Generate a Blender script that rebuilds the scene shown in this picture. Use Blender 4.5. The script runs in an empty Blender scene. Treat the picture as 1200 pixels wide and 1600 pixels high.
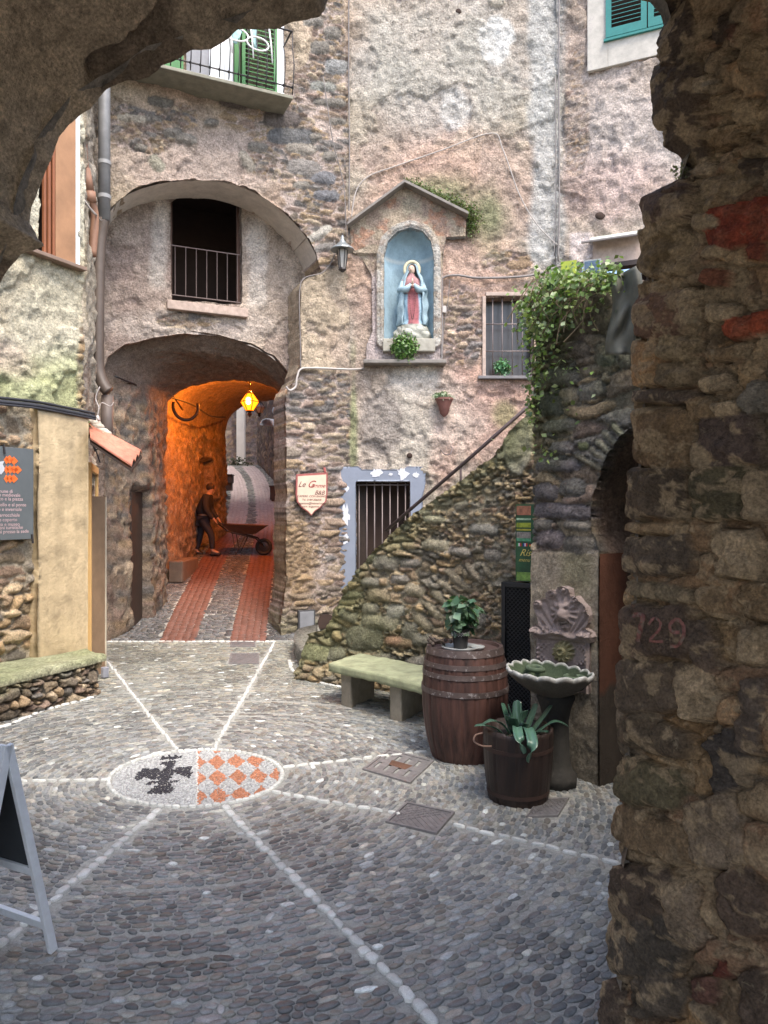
import bpy, math, random
import numpy as np
from mathutils import Vector, Matrix
R = math.radians
random.seed(7)
rng = np.random.default_rng(11)
sc = bpy.context.scene
C = sc.collection

# ------------------------------------------------------------------ camera, world, sun, exposure
F, H = 1155.0, 2.1
cam = bpy.data.cameras.new("camera")
cam.sensor_fit = 'VERTICAL'; cam.sensor_height = 36.0; cam.lens = F / 1600 * 36
cam.clip_start = 0.05; cam.clip_end = 500
camo = bpy.data.objects.new("camera", cam); C.objects.link(camo)
camo.location = (0, 0, H); camo.rotation_euler = (R(90), 0, 0)
sc.camera = camo

SUN_EL, SUN_AZ = 58.0, 28.0          # azimuth: degrees to the right of straight behind the camera
w = bpy.data.worlds.new("World"); sc.world = w; w.use_nodes = True
wn = w.node_tree.nodes; wl = w.node_tree.links
sky = wn.new('ShaderNodeTexSky'); sky.sky_type = 'NISHITA'; sky.sun_disc = False
sky.sun_elevation = R(SUN_EL); sky.sun_rotation = R(180 - SUN_AZ)
sky.air_density = 1.0; sky.dust_density = 3.0; sky.ozone_density = 1.0
bg = wn['Background']; bg.inputs['Strength'].default_value = 0.15
wl.new(sky.outputs[0], bg.inputs['Color'])
sun = bpy.data.lights.new("sun", 'SUN'); sun.energy = .85; sun.angle = R(14); sun.color = (1.0, 0.93, 0.82)
suno = bpy.data.objects.new("sun", sun); C.objects.link(suno)
sd_ = Vector((math.sin(R(SUN_AZ)) * math.cos(R(SUN_EL)), -math.cos(R(SUN_AZ)) * math.cos(R(SUN_EL)), math.sin(R(SUN_EL))))
suno.rotation_euler = sd_.to_track_quat('Z', 'Y').to_euler(); suno.location = (3, -5, 14)
sc.view_settings.view_transform = 'Standard'; sc.view_settings.look = 'None'
sc.view_settings.gamma = 1.0; sc.view_settings.exposure = 1.82
sc.cycles.max_bounces = 10; sc.cycles.diffuse_bounces = 7; sc.cycles.use_denoising = True
sc.cycles.sample_clamp_indirect = 6.0

# ------------------------------------------------------------------ coordinates
def W(px, py, Y):
    return Vector(((px - 600) / F * Y, Y, H + (800 - py) / F * Y))
def G(px, py, z=0.0):
    Y = (H - z) * F / (py - 800)
    return Vector(((px - 600) / F * Y, Y, z))
class Plane:
    def __init__(s, a, b):
        s.p = np.array(a, float); d = np.array(b, float) - s.p; s.len = np.linalg.norm(d); s.d = d / s.len
        s.n = np.array([s.d[1], -s.d[0]])
    def off(s, k):
        q = Plane(s.p + s.n * k, s.p + s.d * s.len + s.n * k); return q
    def sz(s, px, py):
        u = (px - 600) / F; t = (u * s.p[1] - s.p[0]) / (s.d[0] - u * s.d[1]); Y = s.p[1] + s.d[1] * t
        return t, H + (800 - py) / F * Y
    def poly(s, pts): return [s.sz(*p) for p in pts]
    def pt(s, a, z, n=0.0):
        return Vector((s.p[0] + s.d[0] * a + s.n[0] * n, s.p[1] + s.d[1] * a + s.n[1] * n, z))
    def P(s, px, py, n=0.0):
        """point standing n in front of the plane that is seen at px,py"""
        a, z = s.off(n).sz(px, py); return s.off(n).pt(a, z)
    def px(s, S, Z):
        X = s.p[0] + s.d[0] * S; Y = s.p[1] + s.d[1] * S
        Y = np.maximum(Y, .3)
        return 600 + F * X / Y, 800 - F * (Z - H) / Y

LF = Plane((-4.30, 11.08), (-0.61, 12.75)); LR = LF.off(-0.72)
MF = Plane((-0.61, 12.75), (3.0, 12.75))
RF = Plane((3.0, 12.75), (6.6, 11.15))
LW = Plane((-5.54, 5.42), (-3.69, 9.13))
LX = Plane((-3.69, 9.13), (-4.34, 11.2))
SW = Plane((-1.0, 9.40), (1.95, 7.32))
IW = Plane((1.24, 6.27), (2.6, 4.23))

# ------------------------------------------------------------------ noise (numpy)
def _h(i, j, seed):
    n = (i.astype(np.int64) * 374761393 + j.astype(np.int64) * 668265263 + seed * 974634777) & 0xffffffff
    n = ((n ^ (n >> 13)) * 1274126177) & 0xffffffff
    n = ((n ^ (n >> 15)) * 2246822519) & 0xffffffff
    return ((n ^ (n >> 16)) & 0xffffff) / float(0xffffff)
def vn(x, y, seed=0):
    x = np.asarray(x, float); y = np.asarray(y, float)
    i = np.floor(x); j = np.floor(y); a = x - i; b = y - j; a = a * a * (3 - 2 * a); b = b * b * (3 - 2 * b)
    return (_h(i, j, seed) * (1 - a) + _h(i + 1, j, seed) * a) * (1 - b) + (_h(i, j + 1, seed) * (1 - a) + _h(i + 1, j + 1, seed) * a) * b
def fbm(x, y, sc_=1.0, o=4, seed=0):
    t = 0; am = .5; s = 0
    for k in range(o):
        t = t + am * vn(x / sc_, y / sc_, seed + k * 17); s += am; am *= .5; sc_ = sc_ / 2.07
    return t / s * 2 - 1
def sst(a, b, x):
    t = np.clip((x - a) / (b - a), 0, 1); return t * t * (3 - 2 * t)
def _cells(S, Z, w_, h_, seed, jit, ex):
    J = np.floor(Z / h_); best = np.full(S.shape, 9.); sec = best.copy(); r1 = np.zeros(S.shape); r2 = r1.copy(); bx = r1.copy(); by = r1.copy()
    for dj in (-1, 0, 1):
        j = J + dj; off = _h(j, j * 0 + 3, seed) * 7; wr = w_ * (.6 + 1.0 * _h(j, j * 0 + 8, seed))
        I = np.floor(S / wr + off)
        for di in (-1, 0, 1):
            i = I + di
            cx = i + .5 + jit * (_h(i, j, seed + 1) - .5); cy = j + .5 + jit * .8 * (_h(i, j, seed + 2) - .5)
            dx = (S / wr + off - cx) / (.75 + .5 * _h(i, j, seed + 12)); dy = (Z / h_ - cy) / (.6 + .7 * _h(i, j, seed + 6))
            a = (_h(i, j, seed + 7) - .5) * .9; dxx = dx + a * dy; dyy = dy - a * .6 * dx
            d = (np.abs(dxx) ** ex + np.abs(dyy) ** ex) ** (1 / ex)
            new = d < best
            sec = np.where(new, best, np.minimum(sec, d)); best = np.where(new, d, best); bx = np.where(new, dxx, bx); by = np.where(new, dyy, by)
            r1 = np.where(new, _h(i, j, seed + 3), r1); r2 = np.where(new, _h(i, j, seed + 4), r2)
    return sec - best, r1, r2, bx, by
def stones(S, Z, w_, h_, seed=0, warp=.25, jit=.9, round_=.5):
    """irregular rubble: (height 0..1, two randoms per stone, stone mask)"""
    S0, Z0 = S, Z
    S = S + warp * w_ * fbm(S, Z, w_ * 1.3, 4, seed + 5); Z = Z + warp * h_ * 2.0 * fbm(S, Z, w_ * 1.2, 4, seed + 9)
    e, r1, r2, bx, by = _cells(S, Z, w_, h_, seed, jit, 2.8)
    e2, q1, q2, cx_, cy_ = _cells(S, Z, w_ * .45, h_ * .5, seed + 50, jit, 2.4)
    pick = fbm(S0, Z0, w_ * 2.2, 3, seed + 60) > .12
    e = np.where(pick, e2, e); r1 = np.where(pick, q1, r1); r2 = np.where(pick, q2, r2); bx = np.where(pick, cx_, bx); by = np.where(pick, cy_, by)
    m = sst(.03, .13, e); dome = sst(0, .5, e) ** round_
    tilt = bx * (r1 - .5) * .9 + by * ((r2 * 7) % 1 - .5) * .8
    facet = .10 * fbm(S0, Z0, w_ * .35, 3, seed + 70)
    return m * np.clip(.25 + .6 * dome + .35 * tilt + facet, .05, 1.2), r1, r2, m
def placed(px, py, lst, seed=0, rough=.16, ex=3.2, pw=.4):
    """hand-placed stones (cx, cy, rx, ry, tilt, colour): mask, dome height, colour"""
    best = np.full(px.shape, 9.); col = np.zeros(px.shape + (3,)); hk = np.zeros(px.shape)
    for i, q in enumerate(lst):
        cx_, cy_, rx, ry = q[:4]; an = R(q[4]) if len(q) > 4 else 0.; cc = np.array(q[5] if len(q) > 5 else (.24, .22, .19))
        near = (np.abs(px - cx_) < 1.8 * (rx + ry)) & (np.abs(py - cy_) < 1.8 * (rx + ry))
        if not near.any(): continue
        x = px[near] - cx_; y = py[near] - cy_; s_ = max(rx, ry)
        x = x + s_ * rough * fbm(px[near], py[near], s_ * .8, 4, seed + i * 3); y = y + min(rx, ry) * 1.4 * rough * fbm(px[near], py[near], s_ * .6, 4, seed + i * 3 + 1)
        u = x * math.cos(an) + y * math.sin(an); v = -x * math.sin(an) + y * math.cos(an)
        d = (np.abs(u / rx) ** ex + np.abs(v / ry) ** ex) ** (1 / ex); bb = best[near]; new = d < bb
        bb[new] = d[new]; best[near] = bb; cn = col[near]; cn[new] = cc * (.85 + .3 * ((i * .37) % 1)); col[near] = cn
        hn = hk[near]; hn[new] = (.8 + .4 * ((i * .61) % 1) + .12 * (u / rx * ((i * .29) % 1 - .5) * 2 + v / ry * .8))[new]; hk[near] = hn
    m = sst(1.05, .95, best); return m, np.clip(1 - best, 0, 1) ** pw * hk, col, best
def poly_sdf(S, Z, poly):
    """signed distance, negative inside"""
    P = np.array(poly, float); n = len(P); d = np.full(S.shape, 1e9); ins = np.zeros(S.shape, bool)
    for k in range(n):
        a = P[k]; b = P[(k + 1) % n]; e = b - a; L = e @ e
        if L < 1e-12: continue
        wx = S - a[0]; wz = Z - a[1]; t = np.clip((wx * e[0] + wz * e[1]) / L, 0, 1)
        d = np.minimum(d, (wx - e[0] * t) ** 2 + (wz - e[1] * t) ** 2)
        if abs(e[1]) > 1e-12:
            c = ((a[1] <= Z) & (b[1] > Z)) | ((b[1] <= Z) & (a[1] > Z))
            ins ^= c & (S < a[0] + (Z - a[1]) / e[1] * e[0])
    d = np.sqrt(d); return np.where(ins, -d, d)
def blob(px, py, cx, cy, rx, ry, soft=.35, rough=.35, sd=0, scl=60.):
    d = np.sqrt(((px - cx) / rx) ** 2 + ((py - cy) / ry) ** 2) + rough * fbm(px, py, scl, 4, sd)
    return 1 - sst(1 - soft, 1 + soft, d)
def band(px, x0, x1, soft, py=None, rough=0., sd=0):
    n = rough * fbm(px, py, 60., 4, sd) if py is not None else 0
    return sst(x0 - soft, x0 + soft, px + n) * (1 - sst(x1 - soft, x1 + soft, px + n))
def mixc(c, col, m):
    return c * (1 - m[..., None]) + np.array(col) * m[..., None]

# ------------------------------------------------------------------ materials
MATS = {}
def _nt(name):
    m = bpy.data.materials.new(name); m.use_nodes = True; nt = m.node_tree
    return m, nt, nt.nodes, nt.links, nt.nodes['Principled BSDF']
def mat(name, col, rough=.6, metal=0., var=.18, vscale=6., bump=0., bscale=40., wear=None, spec=.5, emit=None, es=0., trans=0., stretch=None):
    if name in MATS: return MATS[name]
    m, nt, N, L, B = _nt(name)
    tc = N.new('ShaderNodeTexCoord')
    nz = N.new('ShaderNodeTexNoise'); nz.inputs['Scale'].default_value = vscale; nz.inputs['Detail'].default_value = 8; nz.inputs['Roughness'].default_value = .65
    mp = N.new('ShaderNodeMapping'); mp.inputs['Scale'].default_value = stretch or (1, 1, 1); L.new(tc.outputs['Object'], mp.inputs['Vector']); L.new(mp.outputs[0], nz.inputs['Vector'])
    cr = N.new('ShaderNodeValToRGB'); L.new(nz.outputs['Fac'], cr.inputs[0])
    c = np.array(col[:3])
    cr.color_ramp.elements[0].position = .3; cr.color_ramp.elements[0].color = (*np.clip(c * (1 - var), 0, 1), 1)
    cr.color_ramp.elements[1].position = .7; cr.color_ramp.elements[1].color = (*np.clip(c * (1 + var), 0, 1), 1)
    out = cr.outputs[0]
    if wear:
        n2 = N.new('ShaderNodeTexNoise'); n2.inputs['Scale'].default_value = wear[1]; n2.inputs['Detail'].default_value = 10; n2.inputs['Roughness'].default_value = .75
        L.new(tc.outputs['Object'], n2.inputs['Vector'])
        r2 = N.new('ShaderNodeValToRGB'); r2.color_ramp.elements[0].position = wear[2]; r2.color_ramp.elements[1].position = wear[2] + .06
        L.new(n2.outputs['Fac'], r2.inputs[0])
        mx = N.new('ShaderNodeMix'); mx.data_type = 'RGBA'; L.new(r2.outputs[0], mx.inputs['Factor']); L.new(out, mx.inputs[6]); mx.inputs[7].default_value = (*wear[0], 1)
        out = mx.outputs[2]
    L.new(out, B.inputs['Base Color'])
    B.inputs['Roughness'].default_value = rough; B.inputs['Metallic'].default_value = metal; B.inputs['Specular IOR Level'].default_value = spec
    if bump:
        n3 = N.new('ShaderNodeTexNoise'); n3.inputs['Scale'].default_value = bscale; n3.inputs['Detail'].default_value = 6
        L.new(tc.outputs['Object'], n3.inputs['Vector'])
        bp = N.new('ShaderNodeBump'); bp.inputs['Strength'].default_value = 1; bp.inputs['Distance'].default_value = bump
        L.new(n3.outputs['Fac'], bp.inputs['Height']); L.new(bp.outputs[0], B.inputs['Normal'])
    if emit:
        B.inputs['Emission Color'].default_value = (*emit, 1); B.inputs['Emission Strength'].default_value = es
    if trans: B.inputs['Transmission Weight'].default_value = trans
    MATS[name] = m; return m
def masonry(name, bump=.012, scale=1., rough=.92, mott=.45, fleck=None, spec=.25, grain=.2):
    """colour from the mesh's own albedo attribute, mottled, with a gritty bump"""
    if name in MATS: return MATS[name]
    m, nt, N, L, B = _nt(name)
    at = N.new('ShaderNodeAttribute'); at.attribute_name = 'Col'
    tc = N.new('ShaderNodeTexCoord')
    def noise(s, d=8, r=.65, dist=0.):
        n = N.new('ShaderNodeTexNoise'); n.inputs['Scale'].default_value = s * scale; n.inputs['Detail'].default_value = d
        n.inputs['Roughness'].default_value = r; n.inputs['Distortion'].default_value = dist; L.new(tc.outputs['Object'], n.inputs['Vector']); return n
    n1 = noise(7, 10, .72, .3); n2 = noise(38, 6, .6)
    mr = N.new('ShaderNodeMapRange'); mr.inputs[1].default_value = .3; mr.inputs[2].default_value = .72; mr.inputs[3].default_value = 1 - mott; mr.inputs[4].default_value = 1 + mott
    L.new(n1.outputs['Fac'], mr.inputs[0])
    m2 = N.new('ShaderNodeMapRange'); m2.inputs[1].default_value = .3; m2.inputs[2].default_value = .7; m2.inputs[3].default_value = 1 - grain; m2.inputs[4].default_value = 1 + grain
    L.new(n2.outputs['Fac'], m2.inputs[0])
    mm = N.new('ShaderNodeMath'); mm.operation = 'MULTIPLY'; L.new(mr.outputs[0], mm.inputs[0]); L.new(m2.outputs[0], mm.inputs[1])
    vm = N.new('ShaderNodeVectorMath'); vm.operation = 'SCALE'; L.new(at.outputs['Color'], vm.inputs[0]); L.new(mm.outputs[0], vm.inputs['Scale'])
    out = vm.outputs[0]
    for (fc, fs, ft) in (fleck or ()):
        n5 = noise(fs, 12, .8, .6); r5 = N.new('ShaderNodeValToRGB'); r5.color_ramp.elements[0].position = ft; r5.color_ramp.elements[1].position = ft + .05; L.new(n5.outputs['Fac'], r5.inputs[0])
        k5 = N.new('ShaderNodeMath'); k5.operation = 'MULTIPLY'; L.new(r5.outputs[0], k5.inputs[0]); k5.inputs[1].default_value = .7
        x5 = N.new('ShaderNodeMix'); x5.data_type = 'RGBA'; L.new(k5.outputs[0], x5.inputs['Factor']); L.new(out, x5.inputs[6]); x5.inputs[7].default_value = (*fc, 1); out = x5.outputs[2]
    L.new(out, B.inputs['Base Color'])
    B.inputs['Roughness'].default_value = rough; B.inputs['Specular IOR Level'].default_value = spec
    b1 = noise(11, 12, .74, .4); b2 = noise(60, 4, .6)
    vo = N.new('ShaderNodeTexVoronoi'); vo.inputs['Scale'].default_value = 22 * scale; L.new(tc.outputs['Object'], vo.inputs['Vector'])
    a1 = N.new('ShaderNodeMath'); a1.operation = 'MULTIPLY_ADD'; L.new(b2.outputs['Fac'], a1.inputs[0]); a1.inputs[1].default_value = .34; L.new(b1.outputs['Fac'], a1.inputs[2])
    a2 = N.new('ShaderNodeMath'); a2.operation = 'MULTIPLY_ADD'; L.new(vo.outputs['Distance'], a2.inputs[0]); a2.inputs[1].default_value = .18; L.new(a1.outputs[0], a2.inputs[2])
    bp = N.new('ShaderNodeBump'); bp.inputs['Strength'].default_value = 1; bp.inputs['Distance'].default_value = bump * 3 / scale
    L.new(a2.outputs[0], bp.inputs['Height']); L.new(bp.outputs[0], B.inputs['Normal'])
    MATS[name] = m; return m
def leafmat(name='leaf_foliage', rough=.42, tr=.25):
    if name in MATS: return MATS[name]
    m, nt, N, L, B = _nt(name)
    at = N.new('ShaderNodeAttribute'); at.attribute_name = 'Col'
    L.new(at.outputs['Color'], B.inputs['Base Color']); B.inputs['Roughness'].default_value = rough
    t = N.new('ShaderNodeBsdfTranslucent'); vm = N.new('ShaderNodeVectorMath'); vm.operation = 'MULTIPLY'
    L.new(at.outputs['Color'], vm.inputs[0]); vm.inputs[1].default_value = (1.6, 1.7, .7); L.new(vm.outputs[0], t.inputs['Color'])
    mx = N.new('ShaderNodeMixShader'); mx.inputs[0].default_value = tr
    out = N['Material Output']; L.new(B.outputs[0], mx.inputs[1]); L.new(t.outputs[0], mx.inputs[2]); L.new(mx.outputs[0], out.inputs['Surface'])
    MATS[name] = m; return m

# ------------------------------------------------------------------ objects
ORG = {}
def tag(o, label=None, cat=None, group=None, kind=None):
    if label: o['label'] = label
    if cat: o['category'] = cat
    if group: o['group'] = group
    if kind: o['kind'] = kind
    return o
def thing(name, loc, label, cat, group=None):
    o = bpy.data.objects.new(name, None); C.objects.link(o); o.location = loc; o.empty_display_size = .1
    ORG[o.name] = Vector(loc); return tag(o, label, cat, group)
def mesh_obj(name, v, f, m, parent=None, col=None, smooth=True, bevel=0., base=None, autos=None):
    v = np.asarray(v, float)
    if parent is not None: org = ORG[parent.name]
    else: org = Vector(base) if base is not None else Vector((0, 0, 0))
    me = bpy.data.meshes.new(name)
    if isinstance(f, np.ndarray):
        k = f.shape[1]; me.vertices.add(len(v)); me.vertices.foreach_set('co', (v - np.array(org)).astype(np.float32).ravel())
        me.loops.add(f.size); me.loops.foreach_set('vertex_index', f.astype(np.int32).ravel())
        me.polygons.add(len(f)); me.polygons.foreach_set('loop_start', np.arange(0, f.size, k, dtype=np.int32))
        me.update(calc_edges=True); me.validate()
    else:
        me.from_pydata((v - np.array(org)).tolist(), [], [tuple(int(i) for i in q) for q in f]); me.update()
    if smooth: me.polygons.foreach_set('use_smooth', np.ones(len(me.polygons), bool))
    if smooth and autos:
        me.set_sharp_from_angle(angle=R(autos))
    if col is not None and len(me.vertices) == len(v):
        a = me.attributes.new('Col', 'FLOAT_COLOR', 'POINT'); cc = np.ones((len(v), 4), np.float32); cc[:, :3] = np.clip(col, .002, .95); a.data.foreach_set('color', cc.ravel())
    me.materials.append(m)
    o = bpy.data.objects.new(name, me); C.objects.link(o)
    if parent is not None: o.parent = parent; ORG[o.name] = org
    else: o.location = org; ORG[o.name] = org
    if bevel:
        b = o.modifiers.new('bevel', 'BEVEL'); b.width = bevel; b.segments = 2; b.limit_method = 'ANGLE'; b.angle_limit = R(35)
    return o
def sub(o):   # make children of a part that is not at the origin share its origin (parts sit at 0,0,0 of the thing)
    return o
class MB:
    def __init__(s): s.v = []; s.f = []; s.c = []
    def add(s, v, f, col=None):
        b = len(s.v); s.v += [tuple(p) for p in v]; s.f += [tuple(i + b for i in q) for q in f]
        s.c += [tuple(col) if col is not None else (.3, .3, .3)] * len(v); return s
    def hexa(s, p8, col=None):
        return s.add(p8, [(0, 3, 2, 1), (4, 5, 6, 7), (0, 1, 5, 4), (1, 2, 6, 5), (2, 3, 7, 6), (3, 0, 4, 7)], col)
    def box(s, c, size, yaw=0., M=None, col=None):
        hx, hy, hz = [k / 2 for k in size]; M = M or Matrix.Rotation(yaw, 3, 'Z'); c = Vector(c)
        return s.hexa([c + M @ Vector(p) for p in ((-hx, -hy, -hz), (hx, -hy, -hz), (hx, hy, -hz), (-hx, hy, -hz), (-hx, -hy, hz), (hx, -hy, hz), (hx, hy, hz), (-hx, hy, hz))], col)
    def pbox(s, pl, s0, s1, z0, z1, n0, n1, col=None):
        return s.hexa([pl.pt(s0, z0, n1), pl.pt(s1, z0, n1), pl.pt(s1, z0, n0), pl.pt(s0, z0, n0), pl.pt(s0, z1, n1), pl.pt(s1, z1, n1), pl.pt(s1, z1, n0), pl.pt(s0, z1, n0)], col)
    def beam(s, a, b, w_, h_, up=(0, 0, 1), col=None):
        a = Vector(a); b = Vector(b); x = (b - a).normalized(); u = Vector(up)
        if abs(x.dot(u)) > .98: u = Vector((0, 1, 0))
        y = u.cross(x).normalized(); z = x.cross(y); y = y * w_ / 2; z = z * h_ / 2
        return s.hexa([a - y - z, b - y - z, b + y - z, a + y - z, a - y + z, b - y + z, b + y + z, a + y + z], col)
    def tube(s, pts, r, n=8, closed=False, cap=True, col=None):
        pts = [Vector(p) for p in pts]; N = len(pts); rr = r if hasattr(r, '__len__') else [r] * N
        v = []; f = []; ref = None
        for i, p in enumerate(pts):
            if closed: t = (pts[(i + 1) % N] - pts[i - 1])
            else: t = pts[min(i + 1, N - 1)] - pts[max(i - 1, 0)]
            t = t.normalized() if t.length > 1e-9 else Vector((0, 0, 1))
            if ref is None: ref = Vector((0, 0, 1)) if abs(t.z) < .9 else Vector((1, 0, 0))
            a = (ref - t * ref.dot(t)).normalized(); ref = a; b = t.cross(a)
            for k in range(n):
                an = 2 * math.pi * k / n; v.append(p + (a * math.cos(an) + b * math.sin(an)) * rr[i])
        M_ = N if closed else N - 1
        for i in range(M_):
            j = (i + 1) % N
            for k in range(n):
                k2 = (k + 1) % n; f.append((i * n + k, i * n + k2, j * n + k2, j * n + k))
        if cap and not closed:
            f.append(tuple(range(n - 1, -1, -1))); f.append(tuple((N - 1) * n + k for k in range(n)))
        return s.add(v, f, col)
    def lathe(s, prof, c, n=32, M=None, sx=1., sy=1., cap=True, wob=None, col=None):
        c = Vector(c); M = M or Matrix.Identity(3); v = []; f = []
        for (r, z) in prof:
            for k in range(n):
                a = 2 * math.pi * k / n; rr = r * (wob(a, z) if wob else 1)
                v.append(c + M @ Vector((rr * math.cos(a) * sx, rr * math.sin(a) * sy, z)))
        for i in range(len(prof) - 1):
            for k in range(n):
                k2 = (k + 1) % n; f.append((i * n + k, i * n + k2, (i + 1) * n + k2, (i + 1) * n + k))
        if cap:
            f.append(tuple(range(n - 1, -1, -1))); m = (len(prof) - 1) * n; f.append(tuple(m + k for k in range(n)))
        return s.add(v, f, col)
    def ball(s, c, r, n=12, M=None, col=None):
        if not hasattr(r, '__len__'): r = (r, r, r)
        prof = [(math.sin(math.pi * (i + .02) / (n + .04)), -math.cos(math.pi * (i + .02) / (n + .04))) for i in range(n + 1)]
        c = Vector(c); M = M or Matrix.Identity(3); v = []; f = []; m = n + 4
        for (q, z) in prof:
            for k in range(m):
                a = 2 * math.pi * k / m; v.append(c + M @ Vector((q * math.cos(a) * r[0], q * math.sin(a) * r[1], z * r[2])))
        for i in range(n):
            for k in range(m):
                k2 = (k + 1) % m; f.append((i * m + k, i * m + k2, (i + 1) * m + k2, (i + 1) * m + k))
        return s.add(v, f, col)
    def slab(s, poly, off, col=None):
        """planar polygon given thickness by the vector off"""
        n = len(poly); off = Vector(off); v = [Vector(p) for p in poly] + [Vector(p) + off for p in poly]
        f = [tuple(range(n)), tuple(range(2 * n - 1, n - 1, -1))] + [(i, n + i, n + (i + 1) % n, (i + 1) % n) for i in range(n)]
        return s.add(v, f, col)
    def build(s, name, m, parent=None, smooth=False, bevel=0., base=None, autos=None, col=False):
        return mesh_obj(name, s.v, s.f, m, parent, np.array(s.c) if col else None, smooth, bevel, base, autos)
def spline(pts, k=8):
    P = [Vector(p) for p in pts]; out = []
    for i in range(len(P) - 1):
        a, b, c, d = P[max(i - 1, 0)], P[i], P[i + 1], P[min(i + 2, len(P) - 1)]
        for j in range(k):
            t = j / k; out.append(.5 * (2 * b + (c - a) * t + (2 * a - 5 * b + 4 * c - d) * t * t + (3 * b - a - 3 * c + d) * t ** 3))
    out.append(P[-1]); return out

def wall(name, pl, s0, s1, z0, z1, res, hfun, cfun, m, holes=(), keep=None, thick=.4, parent=None, jit=.0, base=None, revcol=None, K=4, flare=0., revrough=.02):
    """a wall face as a displaced sheet with openings, its edges carried back by `thick`"""
    ns = int((s1 - s0) / res) + 1; nz = int((z1 - z0) / res) + 1
    S, Z = np.meshgrid(np.linspace(s0, s1, ns), np.linspace(z0, z1, nz)); px, py = pl.px(S, Z)
    sd = np.full(S.shape, 1e3)
    for h in holes: sd = np.minimum(sd, poly_sdf(S, Z, h))
    if keep is not None: sd = np.minimum(sd, -poly_sdf(S, Z, keep))
    if jit: sd = sd + jit * fbm(S, Z, .22, 4, 71)
    gz, gs = np.gradient(sd, Z[1, 0] - Z[0, 0], S[0, 1] - S[0, 0]); g = np.sqrt(gs ** 2 + gz ** 2) + 1e-6
    near = np.abs(sd) < .8 * res
    S2 = np.where(near, S - sd * gs / g ** 2, S); Z2 = np.where(near, Z - sd * gz / g ** 2, Z)
    ctr = (sd[:-1, :-1] + sd[1:, :-1] + sd[:-1, 1:] + sd[1:, 1:]) / 4; ok = ctr > 0
    h, aux = hfun(S2, Z2, px, py); col = cfun(S2, Z2, px, py, aux)
    X = pl.p[0] + pl.d[0] * S2 + pl.n[0] * h; Y = pl.p[1] + pl.d[1] * S2 + pl.n[1] * h
    V = np.stack([X, Y, Z2], -1).reshape(-1, 3); col = col.reshape(-1, 3)
    idx = np.arange(ns * nz).reshape(nz, ns)
    q = np.stack([idx[:-1, :-1][ok], idx[:-1, 1:][ok], idx[1:, 1:][ok], idx[1:, :-1][ok]], -1)
    # boundary edges
    e = np.concatenate([q[:, [0, 1]], q[:, [1, 2]], q[:, [2, 3]], q[:, [3, 0]]])
    key = np.minimum(e[:, 0], e[:, 1]).astype(np.int64) * len(V) + np.maximum(e[:, 0], e[:, 1])
    u, inv, cnt = np.unique(key, return_inverse=True, return_counts=True); be = e[cnt[inv.ravel()] == 1]
    bv = np.unique(be); mp = -np.ones(len(V), int); mp[bv] = np.arange(len(bv))
    base_i = len(V); nb = len(bv); Vs = [V]; Cs = [col]; prev = bv.copy(); fs = [q]
    Pb = V[bv]; gsb = gs.ravel()[bv]; gzb = gz.ravel()[bv]; cb = col[bv]
    for k in range(1, K + 1):
        t = k / K; nn = revrough * fbm(Pb[:, 0] * 3 + Pb[:, 2] * 3, Pb[:, 2] * 2 + k * 1.7 + thick * t, .3, 3, 5 + k) - flare * t * thick
        q2 = Pb.copy(); q2[:, 0] += -pl.n[0] * thick * t + pl.d[0] * gsb * nn; q2[:, 1] += -pl.n[1] * thick * t + pl.d[1] * gsb * nn; q2[:, 2] += gzb * nn
        # note: gs points away from the hole, so a negative nn narrows it
        cur = np.arange(nb) + base_i + (k - 1) * nb
        a, b = be[:, 0], be[:, 1]; ia, ib = mp[a], mp[b]
        fs.append(np.stack([prev[ia], cur[ia], cur[ib], prev[ib]], -1)[:, ::-1]); prev = cur
        Vs.append(q2); Cs.append(cb if revcol is None else np.tile(np.array(revcol), (nb, 1)) * (.85 + .3 * vn(Pb[:, 0] * 5, Pb[:, 2] * 5, k))[:, None])
    V = np.concatenate(Vs); Cc = np.concatenate(Cs); Q = np.concatenate(fs)
    used = np.unique(Q); rm = -np.ones(len(V), int); rm[used] = np.arange(len(used))
    return mesh_obj(name, V[used], rm[Q], m, parent, Cc[used], True, base=base)

def rough_box(name, p8, res, amp, m, parent, nsc=6., seed=0.):
    """a stone block: hexahedron with subdivided, worn faces"""
    from mathutils import noise as NZ
    key = {}; V = []; Fq = []
    def vid(p):
        k = (round(p.x, 4), round(p.y, 4), round(p.z, 4))
        if k not in key: key[k] = len(V); V.append(p)
        return key[k]
    P = [Vector(p) for p in p8]
    for f in ((0, 3, 2, 1), (4, 5, 6, 7), (0, 1, 5, 4), (1, 2, 6, 5), (2, 3, 7, 6), (3, 0, 4, 7)):
        q = [P[i] for i in f]; nu = max(1, int((q[1] - q[0]).length / res)); nv = max(1, int((q[3] - q[0]).length / res))
        g = [[vid(q[0].lerp(q[1], i / nu).lerp(q[3].lerp(q[2], i / nu), j / nv)) for j in range(nv + 1)] for i in range(nu + 1)]
        for i in range(nu):
            for j in range(nv): Fq.append((g[i][j], g[i + 1][j], g[i + 1][j + 1], g[i][j + 1]))
    cen = sum(P, Vector()) / 8; lo = [min(p[k] for p in P) for k in range(3)]; W2 = []
    for p in V:
        s = Vector((seed, seed * 2, 0)); d = NZ.noise_vector(p * nsc + s) * amp + NZ.noise_vector(p * nsc * 3.1 + s) * amp * .5; W2.append(p + d)
    o = mesh_obj(name, W2, Fq, m, parent, None, True); return o
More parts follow.
